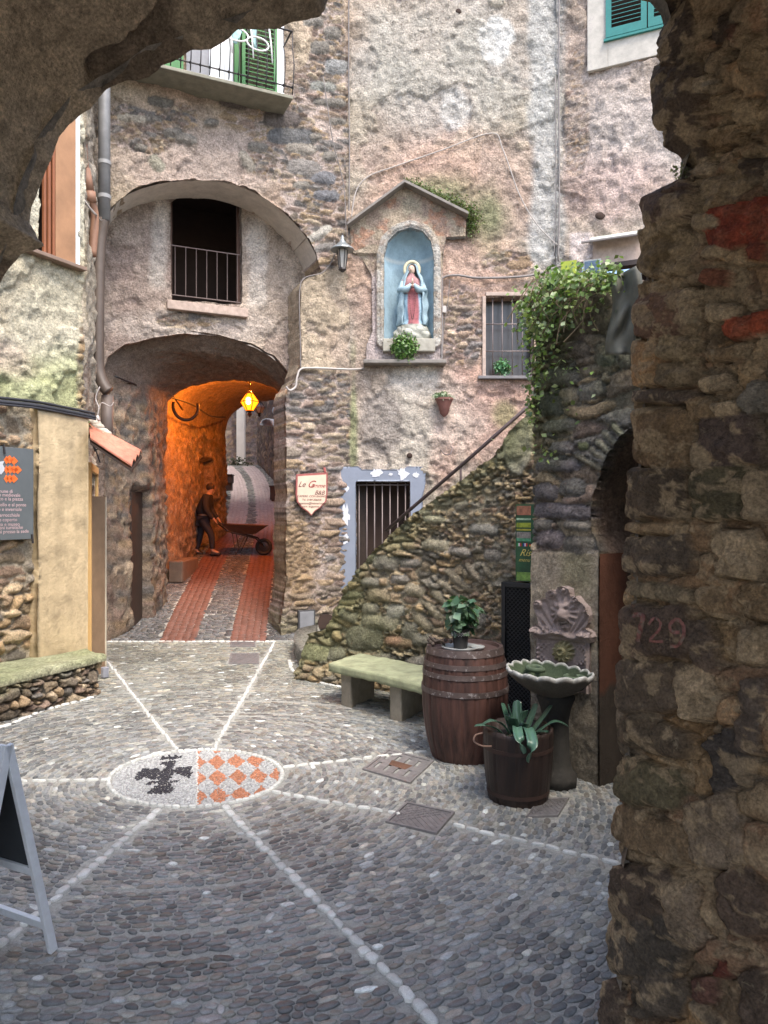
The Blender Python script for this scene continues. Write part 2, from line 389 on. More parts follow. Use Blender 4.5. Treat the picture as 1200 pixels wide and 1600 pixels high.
def text(name, body, pos, size, right, up, m, parent, shear=0., ext=.001, align='CENTER', sx=1.):
    cu = bpy.data.curves.new(name, 'FONT'); cu.body = body; cu.size = size; cu.shear = shear; cu.extrude = ext; cu.align_x = align; cu.align_y = 'CENTER'; cu.resolution_u = 3
    o = bpy.data.objects.new(name + '_tmp', cu); C.objects.link(o); bpy.context.view_layer.update()
    me = bpy.data.meshes.new_from_object(o.evaluated_get(bpy.context.evaluated_depsgraph_get()))
    bpy.data.objects.remove(o)
    right = Vector(right).normalized(); up = Vector(up).normalized(); nn = right.cross(up)
    v = [Vector(pos) + right * p.co.x * sx + up * p.co.y + nn * p.co.z for p in me.vertices]; f = [tuple(p.vertices) for p in me.polygons]
    bpy.data.meshes.remove(me)
    return mesh_obj(name, v, f, m, parent, None, False)

def leaves(name, pts, nrm, size, cols, parent=None, m=None, droop=.3, base=None, aspect=.75, spread=.9, extra=None):
    """one small folded leaf per point"""
    pts = np.asarray(pts, float); n = len(pts); nrm = np.asarray(nrm, float)
    a = nrm + spread * rng.normal(size=(n, 3)); a /= np.linalg.norm(a, axis=1)[:, None]
    t = rng.normal(size=(n, 3)); t[:, 2] -= droop * 2; t -= a * (t * a).sum(1)[:, None]; t /= np.linalg.norm(t, axis=1)[:, None] + 1e-9
    b = np.cross(a, t); L = (size * (.6 + .8 * rng.random(n)))[:, None]; w_ = L * aspect / 2
    p0 = pts; p1 = pts + t * L * .45 + b * w_ + a * L * .1; p2 = pts + t * L; p3 = pts + t * L * .45 - b * w_ + a * L * .1; pm = pts + t * L * .5 - a * L * .03
    v = np.stack([p0, p1, p2, p3, pm], 1).reshape(-1, 3); k = np.arange(n)[:, None] * 5
    f = np.concatenate([k + [0, 4, 1], k + [1, 4, 2], k + [2, 4, 3], k + [3, 4, 0]])
    cols = np.asarray(cols, float); c = cols[rng.integers(0, len(cols), n)] * (.6 + .8 * rng.random(n))[:, None]
    if extra: ve, fe, ce = extra; f = np.concatenate([f, np.asarray(fe) + len(v)]); v = np.concatenate([v, ve]); c5 = np.concatenate([np.repeat(c, 5, 0), ce])
    else: c5 = np.repeat(c, 5, 0)
    return mesh_obj(name, v, f, m or leafmat(), parent, c5, True, base=base)
def cluster(c, r, n):
    p = rng.normal(size=(n, 3)); p /= np.linalg.norm(p, axis=1)[:, None]; rad = rng.random(n) ** .45
    return np.array(c) + p * rad[:, None] * np.array(r), p

# ================================================================== GROUND
def zr(Y):
    Y = np.asarray(Y, float)
    return np.where(Y < 11.95, 0, np.where(Y < 20, (Y - 11.95) * .188, 1.513 + (np.minimum(Y, 31.5) - 20) * .225))
def RG(px, py):
    u, v = (px - 600) / F, (800 - py) / F; Y = 12.; lo, hi = 11.95, 34.
    for _ in range(50):
        Y = (lo + hi) / 2
        if H + v * Y > zr(Y): lo = Y
        else: hi = Y
    return Vector((u * Y, Y, float(zr(Y))))
m_mortar = masonry('cobble_mortar', .005, 3., .9, .35)
m_cobble = masonry('cobble_stone', .0035, 5., .52, .38, (((.40, .40, .37), 6, .63),), spec=.5)
m_white = masonry('white_pebble', .002, 5., .6, .12)

def grid_sheet(name, xs, ys, zf, cf, m, parent=None):
    X, Y = np.meshgrid(xs, ys); Z = zf(X, Y); V = np.stack([X, Y, Z], -1).reshape(-1, 3)
    idx = np.arange(X.size).reshape(X.shape); q = np.stack([idx[:-1, :-1], idx[:-1, 1:], idx[1:, 1:], idx[1:, :-1]], -1).reshape(-1, 4)
    return mesh_obj(name, V, q, m, parent, cf(X, Y).reshape(-1, 3))
def gcol(X, Y):
    t = fbm(X, Y, 1.5, 4, 3); return np.stack([.31 + .07 * t, .31 + .07 * t, .285 + .06 * t], -1)
big = grid_sheet('ground', np.linspace(-60, 60, 9), np.linspace(-40, 80, 9), lambda X, Y: 0 * X - .03, gcol, m_mortar); tag(big, kind='structure')
yard = grid_sheet('courtyard_ground', np.linspace(-6.5, 5, 180), np.linspace(-1.5, 12.2, 220), lambda X, Y: .004 * fbm(X, Y, .5, 3, 2), gcol, m_mortar); tag(yard, kind='structure')
ramp = grid_sheet('alley_ground', np.linspace(-10, -1, 90), np.linspace(11.95, 34, 200), lambda X, Y: zr(Y) - .004, gcol, m_mortar); tag(ramp, kind='structure')

def pave(name, cx, cy, ang, L, Wd, Hh, col, m, seg=8, zf=None, parent=None, z0=0.):
    cx, cy, ang, L, Wd, Hh = [np.asarray(a, float) for a in (cx, cy, ang, L, Wd, Hh)]; n = len(cx); col = np.asarray(col)
    th = np.arange(seg) * 2 * np.pi / seg + np.pi / seg
    P = 5.5; rad = (np.abs(np.cos(th)) ** P + np.abs(np.sin(th)) ** P) ** (-1 / P)
    rr = rad[None] * (1 + .11 * (rng.random((n, seg)) - .5) * 2); ca, sa = np.cos(ang)[:, None], np.sin(ang)[:, None]
    tilt = (rng.random((n, 2)) - .5) * .12
    V = []
    for k, (q, z) in enumerate(((1.0, -.5), (.95, .7), (.78, 1.0), (0, 1.03))):
        if q == 0: x = np.zeros((n, 1)); y = x
        else: x = rr * np.cos(th) * q * L[:, None] / 2; y = rr * np.sin(th) * q * Wd[:, None] / 2
        X = cx[:, None] + x * ca - y * sa; Y = cy[:, None] + x * sa + y * ca
        Z = z0 + z * Hh[:, None] + (tilt[:, :1] * x + tilt[:, 1:] * y) * (k > 0) + (zf(Y) if zf else 0)
        V.append(np.stack([X, Y, Z], -1))
    V = np.concatenate(V, 1); nv = V.shape[1]; b = np.arange(n)[:, None] * nv; F_ = []
    for r in range(2):
        for k in range(seg):
            k2 = (k + 1) % seg; F_.append(b + [r * seg + k, r * seg + k2, (r + 1) * seg + k2, (r + 1) * seg + k])
    for k in range(0, seg, 2):
        F_.append(b + [2 * seg + k, 2 * seg + (k + 1) % seg, 2 * seg + (k + 2) % seg, 3 * seg])
    V = V.reshape(-1, 3); Q = np.concatenate(F_)
    return mesh_obj(name, V, Q, m, parent, np.repeat(col, nv, 0))

MC = np.array([-1.49, 5.88]); MRX, MRY = .69, .62
MA, MBv = np.array([.665, .085]), np.array([-.155, .625])
MI = np.linalg.inv(np.stack([MA, MBv], 1))
def mos(x, y): q = np.stack([x - MC[0], y - MC[1]], 0); return MI @ q.reshape(2, -1)
lines_px = [((275, 1172), (160, 1025)), ((335, 1170), (428, 1006)), ((440, 1200), (662, 1176)), ((425, 1238), (606, 1270)), ((708, 1290), (1010, 1362)),
            ((350, 1262), (720, 1640)), ((250, 1265), (-60, 1530)), ((172, 1219), (-60, 1224))]
lines = [(G(*a), G(*b)) for a, b in lines_px]
covers = {'a': [(607, 1172), (678, 1190), (641, 1226), (566, 1203)], 'b': [(633, 1255), (713, 1271), (680, 1305), (604, 1286)],
          'c': [(360, 999), (398, 999), (399, 1011), (360, 1011)], 'd': [(361, 1022), (404, 1022), (406, 1038), (356, 1038)], 'e': [(838, 1256), (893, 1243), (868, 1283), (826, 1272)]}
cov_w = {k: [G(*p) for p in v] for k, v in covers.items()}
def segdist(x, y, a, b):
    ax, ay, bx, by = a[0], a[1], b[0], b[1]; ex, ey = bx - ax, by - ay; t = np.clip(((x - ax) * ex + (y - ay) * ey) / (ex * ex + ey * ey), 0, 1)
    return np.hypot(x - ax - ex * t, y - ay - ey * t)
cx = []; cy = []; an = []; LL = []; WW = []
r = .60
while r < 9.8:
    wd = .034 + .013 * rng.random(); a = rng.random() * 6; end = a + 2 * math.pi
    while a < end:
        l = .048 + .062 * rng.random() ** 1.3; da = l / r; am = a + da / 2; a += da
        rw = r + .10 * float(vn(am * 3.1, r * .5, 4)) * min(1, r - .5) + .012 * (rng.random() - .5)
        sx = 1 + .08 * (1 - min(1, r)); x = MC[0] + math.cos(am) * rw * 1.03; y = MC[1] + math.sin(am) * rw * (.93 + .07 * min(1, (r - .7) / 3))
        if y < 1.9 or y > 12.0 or abs(x / y) > .75 or x < -5.2 or x > 3.6: continue
        cx.append(x); cy.append(y); an.append(am + math.pi / 2 + (.11 if rng.random() < .93 else .5) * rng.normal() + .16 * float(fbm(np.array([x]), np.array([y]), 1.4, 2, 6)[0])); LL.append(l * .965); WW.append(wd * (.84 + .16 * rng.random()))
    r += wd
cx, cy, an, LL, WW = map(np.array, (cx, cy, an, LL, WW))
ok = np.ones(len(cx), bool)
for a, b in lines: ok &= segdist(cx, cy, a, b) > .05
BACK = (G(158, 1003), G(430, 1003)); ok &= segdist(cx, cy, *BACK) > .06
for k, q in cov_w.items(): ok &= poly_sdf(cx, cy, [(p.x, p.y) for p in q]) > .03
ok &= (mos(cx, cy) ** 2).sum(0) > 1.07 ** 2
cx, cy, an, LL, WW = [q[ok] for q in (cx, cy, an, LL, WW)]
n = len(cx)
def cobcol(n, x, y):
    r1 = rng.random(n); pal = np.array([(.19, .195, .20), (.23, .23, .23), (.15, .155, .16), (.27, .26, .235), (.20, .205, .21), (.25, .225, .20), (.19, .18, .18)])
    c = pal[rng.integers(0, len(pal), n)] * (.65 + .7 * rng.random(n))[:, None]
    t = sst(6.5, 10., y)[:, None]; c = c * (1 - t) + (c * np.array([.98, .96, .84])) * t  # far stones tinted warmer, the yellower light there put into the colour
    c = c * (1 + .30 * fbm(x, y, .8, 3, 44))[:, None] * (1 - .25 * sst(.12, .2, fbm(x, y, .35, 4, 46)))[:, None]
    wmask = r1 > .988; c[wmask] = np.array([.60, .61, .60]) * (.7 + .4 * rng.random(wmask.sum()))[:, None]
    pm = (r1 > .95) & ~wmask; c[pm] *= 1.6
    return c
o = pave('cobblestone_paving', cx, cy, an, LL, WW, .005 + .005 * rng.random(n) * .7, cobcol(n, cx, cy) * np.array([1.0, 1.04, 1.02]) * (1 + .10 * rng.normal(size=n)).clip(.6, 1.4)[:, None], m_cobble); tag(o, kind='structure')

# white lines of river stones
X_ = []; Y_ = []; A_ = []; L_ = []; W_ = []
def stone_line(a, b, s0=.085, w_=.05, rot=0., jit=.006, gap=1.12):
    a = Vector(a[:2]); b = Vector(b[:2]); d = b - a; L = d.length; d.normalize(); t = 0
    while t < L:
        l = s0 * (.8 + .45 * random.random()); p = a + d * (t + l / 2); X_.append(p.x + random.gauss(0, jit)); Y_.append(p.y + random.gauss(0, jit))
        A_.append(math.atan2(d.y, d.x) + rot + random.gauss(0, .12)); L_.append(l); W_.append(w_ * (.8 + .4 * random.random())); t += l * gap
for k, (a, b) in enumerate(lines):
    fat = k in (5, 6); stone_line(a, b, .080 if fat else .090, .050 if fat else .032, 0, .005, 1.08 if fat else 1.18)
stone_line(*BACK, s0=.09, w_=.05)
arcp = [G(452, 1032), G(456, 1048), G(475, 1060), G(505, 1068), G(548, 1078)]
for a, b in zip(arcp[:-1], arcp[1:]): stone_line(a, b, .08, .05)
bp = [G(146, 1090), G(70, 1110), G(0, 1138), G(-80, 1172)]
for a, b in zip(bp[:-1], bp[1:]): stone_line(a, b, .09, .05)
for k in range(74):
    t = 2 * math.pi * k / 74; pm_ = MC + MA * math.cos(t) + MBv * math.sin(t); dm_ = -MA * math.sin(t) + MBv * math.cos(t); X_.append(pm_[0]); Y_.append(pm_[1]); A_.append(math.atan2(dm_[1], dm_[0])); L_.append(.055); W_.append(.034)
n = len(X_); c = np.array([.60, .61, .58]) * (.75 + .35 * rng.random(n))[:, None]
o = pave('white_stone_lines', X_, Y_, A_, L_, W_, .014 + .006 * rng.random(n), c, m_white, seg=10); tag(o, kind='structure')

# coat of arms mosaic of tiny pebbles
def zpoly(pts): return [((a - 600) / 515., (265 - b) / 168.) for a, b in pts]
eagle = [zpoly(q) for q in (
    [(365, 152), (385, 128), (400, 142), (420, 125), (440, 142), (460, 125), (480, 140), (508, 128), (500, 150), (440, 160)],
    [(350, 192), (385, 172), (468, 163), (465, 190), (452, 215), (470, 235), (455, 270), (432, 290), (478, 340), (455, 355), (400, 364), (322, 352), (370, 310), (375, 285), (345, 275), (345, 240), (385, 225), (412, 205), (395, 190)],
    [(233, 275), (240, 235), (278, 206), (320, 215), (345, 209), (392, 225), (382, 278), (330, 282), (292, 262), (268, 278)],
    [(450, 237), (480, 206), (530, 212), (572, 203), (560, 235), (576, 250), (556, 278), (520, 267), (478, 250)],
    [(285, 302), (350, 285), (382, 295), (330, 312)], [(438, 292), (505, 284), (497, 298), (450, 303)])]
gx, gy = np.meshgrid(np.arange(-MRX, MRX, .0185), np.arange(-MRY, MRY, .0185)); gx[::2] += .009
gx = (gx + .004 * rng.normal(size=gx.shape)).ravel(); gy = (gy + .004 * rng.normal(size=gy.shape)).ravel()
ok = (gx / (MRX - .03)) ** 2 + (gy / (MRY - .03)) ** 2 < 1; gx, gy = gx[ok], gy[ok]; a, b = gx / MRX, gy / MRY
e = np.full(a.shape, 9.)
for q in eagle: e = np.minimum(e, poly_sdf(a, b, q))
za, zb = 600 + a * 515, 265 - b * 168
da = np.abs((za - 603 + 61) % 122 - 61) / 60; db = np.abs((zb - 35) % 100 - 50) / 49
n = len(a); c = np.tile(np.array([.43, .44, .44]), (n, 1)); c[e < 0] = (.035, .035, .045)
orr = (za > 606) & (da + db < .96); c[orr] = (.46, .20, .115)
c = c * (.72 + .5 * rng.random(n))[:, None]; line = np.abs(za - 603) < 5; c[line] = (.6, .6, .57)
o = pave('mosaic_coat_of_arms', MC[0] + a * MA[0] + b * MBv[0], MC[1] + a * MA[1] + b * MBv[1], rng.random(n) * 6, .0185 + .003 * rng.random(n), .013 + .004 * rng.random(n), .007 + .003 * rng.random(n), c, m_white, seg=6)
tag(o, kind='structure')

# alley paving: cobbles in cross rows and two ribbons of brick
sl = [RG(277, 1002.5), RG(305, 935), RG(338, 866), RG(367, 819), RG(374, 775), RG(367, 745), RG(352, 729)]
sr = [RG(387, 1002.5), RG(398, 935), RG(411, 866), RG(415.5, 819), RG(412, 775), RG(402, 745), RG(388, 729)]
sl = spline(sl, 8); sr = spline(sr, 8); SWD = .56
def near_strip(x, y):
    ok = np.ones(len(x), bool)
    for s in (sl, sr):
        for a, b in zip(s[:-1], s[1:]): ok &= segdist(x, y, a, b) > SWD / 2 + .03
    return ok
cx = []; cy = []; LL = []; WW = []; y = 12.05
while y < 32.5:
    wd = .05 + .012 * random.random() + (.02 if y > 20 else 0); x = -7.5 if y > 20 else -4.6; xe = -1.4
    while x < xe:
        l = (.07 + .07 * random.random()) * (1.4 if y > 20 else 1); cx.append(x + l / 2); cy.append(y + .02 * math.sin(x * 2)); LL.append(l * .94); WW.append(wd * .9); x += l
    y += wd
cx, cy, LL, WW = map(np.array, (cx, cy, LL, WW)); ok = near_strip(cx, cy); cx, cy, LL, WW = [q[ok] for q in (cx, cy, LL, WW)]; n = len(cx)
o = pave('alley_cobblestones', cx, cy, .08 * rng.normal(size=n), LL, WW, .009 + .005 * rng.random(n), cobcol(n, cx, cy * 0) * np.where(cy < 20, .52, .8)[:, None], m_cobble, seg=6, zf=zr); tag(o, kind='structure')  # tunnel stones darker than those outside, its shade put into the colour
for s in (sl, sr):
    cx = []; cy = []; A = []; acc = 0
    for a, b in zip(s[:-1], s[1:]):
        d = b - a; L = math.hypot(d.x, d.y); t = acc
        while t < L:
            p = a + d * (t / L); nx, ny = d.y / L, -d.x / L; row = len(cx)
            for k in range(-2, 3):
                o_ = (k + (.03 if (row // 5) % 2 else -.03)) * .116; cx.append(p.x + nx * o_); cy.append(p.y + ny * o_); A.append(math.atan2(ny, nx))
            t += .06
        acc = t - L
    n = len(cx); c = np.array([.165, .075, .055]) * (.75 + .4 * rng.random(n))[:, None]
    far = sst(19.5, 21, np.array(cy))[:, None]; c = c * (1 - far) + far * np.array([.46, .38, .38]) * (.85 + .25 * rng.random(n))[:, None]  # tunnel shade painted into the brick colour, paler beyond the exit
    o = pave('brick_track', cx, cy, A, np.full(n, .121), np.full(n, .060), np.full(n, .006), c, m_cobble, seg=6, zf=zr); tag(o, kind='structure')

# manhole covers and drains
m_iron = mat('cast_iron', (.20, .19, .19), .6, .2, .25, 20, .002, 60, ((.20, .14, .12), 10, .60))
def cover(q, name, label, kind):
    q = [Vector((p.x, p.y, 0)) for p in q]; c = sum(q, Vector()) / 4; t = thing(name, c, label, 'manhole cover', 'iron covers set in the paving')
    ex = ((q[1] - q[0]) + (q[2] - q[3])) / 2; ey = ((q[3] - q[0]) + (q[2] - q[1])) / 2
    def pp(a, b, z): return c + ex * (a - .5) + ey * (b - .5) + Vector((0, 0, z))
    mb = MB()
    for (a0, b0, a1, b1) in ((0, 0, 1, .06), (0, .94, 1, 1), (0, .06, .05, .94), (.95, .06, 1, .94)):
        mb.hexa([pp(a0, b0, -.01), pp(a1, b0, -.01), pp(a1, b1, -.01), pp(a0, b1, -.01), pp(a0, b0, .016), pp(a1, b0, .016), pp(a1, b1, .016), pp(a0, b1, .016)])
    mb.build('frame', m_iron, t, bevel=.002)
    pl_ = MB()
    if kind == 'slots':
        # plate with eight real slots: built from the strips between them
        xs = [.06, .13, .22, .33, .42, .53, .62, .73, .82, .94]
        def cell(a0, b0, a1, b1): pl_.hexa([pp(a0, b0, -.01), pp(a1, b0, -.01), pp(a1, b1, -.01), pp(a0, b1, -.01), pp(a0, b0, .012), pp(a1, b0, .012), pp(a1, b1, .012), pp(a0, b1, .012)])
        cell(.06, .07, .94, .16); cell(.06, .42, .94, .58); cell(.06, .84, .94, .93)
        for b0, b1 in ((.16, .42), (.58, .84)):
            x = .06
            for k in range(4):
                cell(x, b0, .13 + k * .21, b1); x = .13 + k * .21 + .07
            cell(x, b0, .94, b1)
        pl_.build('plate', m_iron, t, bevel=.002)
        d = MB(); d.hexa([pp(.3, .4, .012), pp(.75, .4, .012), pp(.7, .62, .012), pp(.34, .6, .012), pp(.38, .44, .02), pp(.66, .44, .02), pp(.62, .57, .02), pp(.42, .57, .02)]); d.build('boss', mat('rust', (.14, .075, .05), .8, .3), t)
        k = MB(); k.hexa([pp(.05, .05, -.06), pp(.95, .05, -.06), pp(.95, .95, -.06), pp(.05, .95, -.06), pp(.05, .05, -.055), pp(.95, .05, -.055), pp(.95, .95, -.055), pp(.05, .95, -.055)]); k.build('sump', mat('drain_dark', (.01, .01, .01), .9), t)
    else:
        pl_.hexa([pp(.06, .07, -.01), pp(.94, .07, -.01), pp(.94, .93, -.01), pp(.06, .93, -.01), pp(.06, .07, .008), pp(.94, .07, .008), pp(.94, .93, .008), pp(.06, .93, .008)])
        N_ = 7
        for k in range(-N_, N_ + 1):
            for sgn in (1, -1):
                # diagonal raised ribs clipped to the plate
                a0, b0 = k / N_, 0.; a1, b1 = a0 + sgn, 1.
                pts = []
                for tt in np.linspace(0, 1, 41):
                    a_, b_ = a0 + (a1 - a0) * tt, tt
                    if .07 < a_ < .93 and .09 < b_ < .91: pts.append((a_, b_))
                if len(pts) > 3: pl_.beam(pp(*pts[0], .009), pp(*pts[-1], .009), .010, .006)
        pl_.build('plate', m_iron, t)
    return t
cover(cov_w['a'], 'drain_grate', 'slotted iron drain cover with rusty centre beside the big barrel', 'slots')
cover(cov_w['b'], 'manhole_cover', 'diamond ribbed iron cover interrupting the white stone line', 'ribs')
cover(cov_w['c'], 'manhole_cover', 'narrow reddish cover at the foot of the right brick strip', 'ribs')
cover(cov_w['d'], 'manhole_cover', 'wider reddish cover in the cobbles just below the narrow one', 'ribs')
cover(cov_w['e'], 'manhole_cover', 'dark square cover set in the cobbles behind the wooden tub', 'ribs')

# ================================================================== WALL RECIPES
PAL = np.array([(.25, .22, .185), (.28, .22, .19), (.37, .29, .20), (.41, .35, .27), (.19, .185, .18), (.33, .265, .21)])
def stonecol(r1, r2, tint=(1, 1, 1)):
    i = np.clip((r1 * len(PAL)).astype(int), 0, len(PAL) - 1)
    return PAL[i] * (.65 + .7 * r2)[..., None] * np.array(tint)
def plaster_h(S, Z, amp=1., sd=0):
    a = fbm(S, Z, 1.1, 3, sd) * .035 + fbm(S, Z, .28, 4, sd + 3) * .034 + fbm(S, Z, .09, 3, sd + 6) * .014 + .022 * sst(-.1, .35, fbm(S, Z, .16, 4, sd + 9))
    pk = fbm(S, Z, .9, 5, sd + 11); lost = sst(.03, .055, pk)
    ridge = 1 - np.abs(fbm(S, Z, .5, 3, sd + 30)) * 9; crack = np.clip(ridge, 0, 1) * .008
    return amp * (a - lost * .030 - crack), lost
def make_wall_funcs(stone_mask, sw=.26, sh=.11, sdepth=.07, tint=(1, 1, 1), plaster=(.50, .43, .37), plaster2=(.47, .45, .41), raw=(.36, .28, .23), mortar=(.36, .30, .25), zones=None, amp=1., sd=0, moss=None, bury=.28, extra=None):
    def hf(S, Z, px, py):
        m = stone_mask(S, Z, px, py) if stone_mask else np.zeros(S.shape)
        ph, lost = plaster_h(S, Z, amp, sd); st, r1, r2, sm = stones(S, Z, sw, sh, sd)
        lev = np.clip(bury + .55 * fbm(S, Z, .5, 4, sd + 77), 0, 1.1); raw_ = st * (.55 + .7 * r2); vis = sst(lev - .06, lev + .10, raw_) * sm
        sm = vis; sh_ = np.maximum(raw_, lev * .92 + .06 * fbm(S, Z, .12, 3, sd + 78)) * sdepth - .04 + .012 * fbm(S, Z, .09, 4, sd + 2)
        # plaster breaks off where stones start
        mm = sst(.35, .6, m + .22 * fbm(S, Z, .35, 4, sd + 41))
        h = ph * (1 - mm) + sh_ * mm; ex = None
        if extra: ex = placed(px, py, extra, sd); h = h * (1 - ex[0]) + ex[0] * (ex[1] * sdepth * .75 - .012 + .010 * fbm(S, Z, .08, 4, sd + 90)) - .03 * ex[0] * (ex[1] < .02)
        return h, (mm, lost, r1, r2, sm, st, ex)
    def cf(S, Z, px, py, aux):
        mm, lost, r1, r2, sm, st = aux[:6]; ex = aux[6] if len(aux) > 6 else None
        t = sst(-.25, .3, fbm(S, Z, 1.3, 4, sd + 21)); c = mixc(np.tile(np.array(plaster), S.shape + (1,)), plaster2, t)
        c = c * (1 + .25 * fbm(S, Z, .3, 4, sd + 25))[..., None]
        c = mixc(c, raw, lost * .55)
        if zones: c = zones(c, S, Z, px, py, sd)
        sc_ = stonecol(r1, r2, tint); mo = np.tile(np.array(mortar), S.shape + (1,)) * (1 + .2 * fbm(S, Z, .2, 3, sd + 8))[..., None]
        s_ = mo * (1 - sm[..., None]) + sc_ * sm[..., None]
        c = c * (1 - mm[..., None]) + s_ * mm[..., None]
        if ex is not None: c = c * (1 - ex[0][..., None]) + ex[2] * (1 + .25 * fbm(S, Z, .15, 4, sd + 91))[..., None] * ex[0][..., None]
        if moss: c = moss(c, S, Z, px, py, sd)
        return c
    return hf, cf
m_wall = masonry('old_masonry', .030, 1., .93, .42, (((.26, .20, .16), 9, .60), ((.60, .53, .45), 14, .63)), grain=.38)
m_wall2 = masonry('rough_rubble', .024, 1.4, .9, .45, (((.11, .10, .075), 9, .62), ((.46, .41, .32), 13, .64)), grain=.38)
m_smooth = masonry('smooth_render', .003, .6, .9, .20, grain=.05)
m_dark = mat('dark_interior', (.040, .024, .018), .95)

# ================================================================== LEFT UPPER HOUSE (big arch)
house = thing('arched_house', (-2.4, 11.9, 0), 'tall rough stone house with a wide relieving arch and dark alley tunnel below', 'house')
arch_px = [(163, 1100), (163, 420), (166, 352), (175, 322), (205, 297), (250, 283), (300, 278), (350, 281), (400, 298), (440, 325), (475, 362), (495, 398), (501, 426), (478, 436), (470, 445), (470, 560), (462, 590), (447, 612), (447, 900), (437, 1000), (437, 1100)]
def lf_stone(S, Z, px, py):
    m = blob(px, py, 445, 205, 95, 85, .3, .5, 1) + blob(px, py, 225, 200, 85, 38, .3, .6, 2) + blob(px, py, 512, 170, 32, 230, .2, .2, 3) + blob(px, py, 500, 350, 60, 80, .3, .4, 4)
    m = m + sst(572, 590, py) * sst(420, 430, px) ; m = m - .7 * blob(px, py, 330, 235, 70, 40, .4, .5, 7)
    return np.clip(m, 0, 1)
def lf_zone(c, S, Z, px, py, sd):
    c = mixc(c, (.55, .45, .40), blob(px, py, 300, 250, 180, 60, .4, .4, 12) * .6)
    return c
def lf_moss(c, S, Z, px, py, sd):
    c = mixc(c, (.40, .27, .14), blob(px, py, 458, 880, 30, 70, .4, .5, 14) * .6); return mixc(c, (.20, .20, .12), blob(px, py, 460, 985, 60, 20, .5, .5, 15) * .6)
hf, cf = make_wall_funcs(lf_stone, .30, .105, .085, (1.05, 1.0, .95), (.49, .40, .295), (.49, .37, .285), (.42, .34, .28), (.50, .41, .36), lf_zone, 1.25, 101, lf_moss, extra=[(455, 213, 37, 13, 3, (.19, .19, .19)), (440, 186, 30, 14, 0, (.15, .13, .12)), (365, 160, 25, 10, 8, (.14, .12, .11)), (500, 75, 15, 11), (525, 105, 18, 12, 8, (.3, .3, .29)), (505, 135, 20, 8, 5, (.28, .28, .25)), (515, 160, 26, 7, 3), (470, 233, 24, 9, 4, (.3, .27, .23)), (515, 245, 12, 8), (505, 278, 20, 10, 5, (.22, .22, .23)), (475, 262, 26, 14, 5, (.26, .24, .22)), (510, 306, 20, 9, 3, (.22, .22, .23)),
    (245, 256, 10, 15, -35, (.36, .34, .27)), (290, 217, 18, 8, 10), (270, 208, 16, 8, -4), (220, 231, 10, 6, 10), (205, 186, 24, 6, 4, (.4, .36, .29)), (250, 160, 20, 8, 8), (330, 192, 12, 6), (385, 252, 8, 19, -30, (.4, .36, .3)), (402, 230, 15, 8, 10), (498, 366, 24, 7, -28, (.42, .39, .34)), (508, 386, 18, 6, -10, (.36, .33, .3)), (520, 52, 14, 10), (490, 35, 16, 8), (528, 190, 14, 6), (492, 215, 12, 7), (470, 290, 14, 6), (240, 186, 14, 6)])
wall('wall', LF, -.12, LF.len + .02, -.1, 11.5, .026, hf, cf, m_wall, [LF.poly(arch_px)], None, .74, house, .03, K=5)
# the recessed wall under the big arch
WIN = [(268, 470), (266, 312), (285, 302), (320, 299), (355, 303), (377, 314), (379, 474)]
TUN = [(163, 1100), (163, 575), (168, 556), (195, 538), (240, 527), (295, 521), (345, 524), (395, 537), (430, 556), (448, 578), (462, 600), (462, 1100)]
def lr_zone(c, S, Z, px, py, sd):
    c = mixc(c, (.34, .26, .23), blob(px, py, 210, 440, 60, 110, .5, .4, 3) * .5); c = mixc(c, (.62, .56, .50), band(px, 238, 262, 6, py, 10, 5) * sst(300, 320, py) * (1 - sst(440, 460, py)) * .8)
    c = mixc(c, (.62, .56, .50), band(px, 384, 412, 6, py, 10, 6) * sst(330, 345, py) * (1 - sst(470, 490, py)) * .8)
    return mixc(c, (.58, .50, .44), blob(px, py, 300, 510, 160, 24, .4, .3, 7) * .7)
hf, cf = make_wall_funcs(lambda S, Z, px, py: blob(px, py, 300, 500, 60, 10, .5, .8, 8) * .8, .3, .1, .05, (1, .95, .9), (.52, .43, .35), (.45, .37, .31), (.38, .29, .25), (.45, .37, .32), lr_zone, 1., 131)
wall('archway_wall', LR, -.12, 3.75, -.1, 8.6, .026, hf, cf, m_wall, [LR.poly(WIN), LR.poly(TUN)], None, .14, house, .012, K=3, revcol=(.34, .27, .22))
# soffit lining of the big arch is the white limewash: thin shell just inside
mb = MB(); ap = [LF.sz(*p) for p in arch_px[2:14]]
P2 = spline([(a, z, 0) for a, z in ap], 6)
V = []; Fq = []; cc = []
for i, p in enumerate(P2):
    for k in range(6):
        nn = -.01 - .72 * k / 5; jitter = .008 * float(vn(np.array([i * .7]), np.array([k * 1.3]), 4)[0]); V.append(LF.pt(p.x, p.y - .035 - jitter, nn)); cc.append((.60, .55, .49))
for i in range(len(P2) - 1):
    for k in range(5): Fq.append((i * 6 + k, i * 6 + k + 1, (i + 1) * 6 + k + 1, (i + 1) * 6 + k))
mesh_obj('arch_soffit', V, Fq, m_smooth, house, np.array(cc))
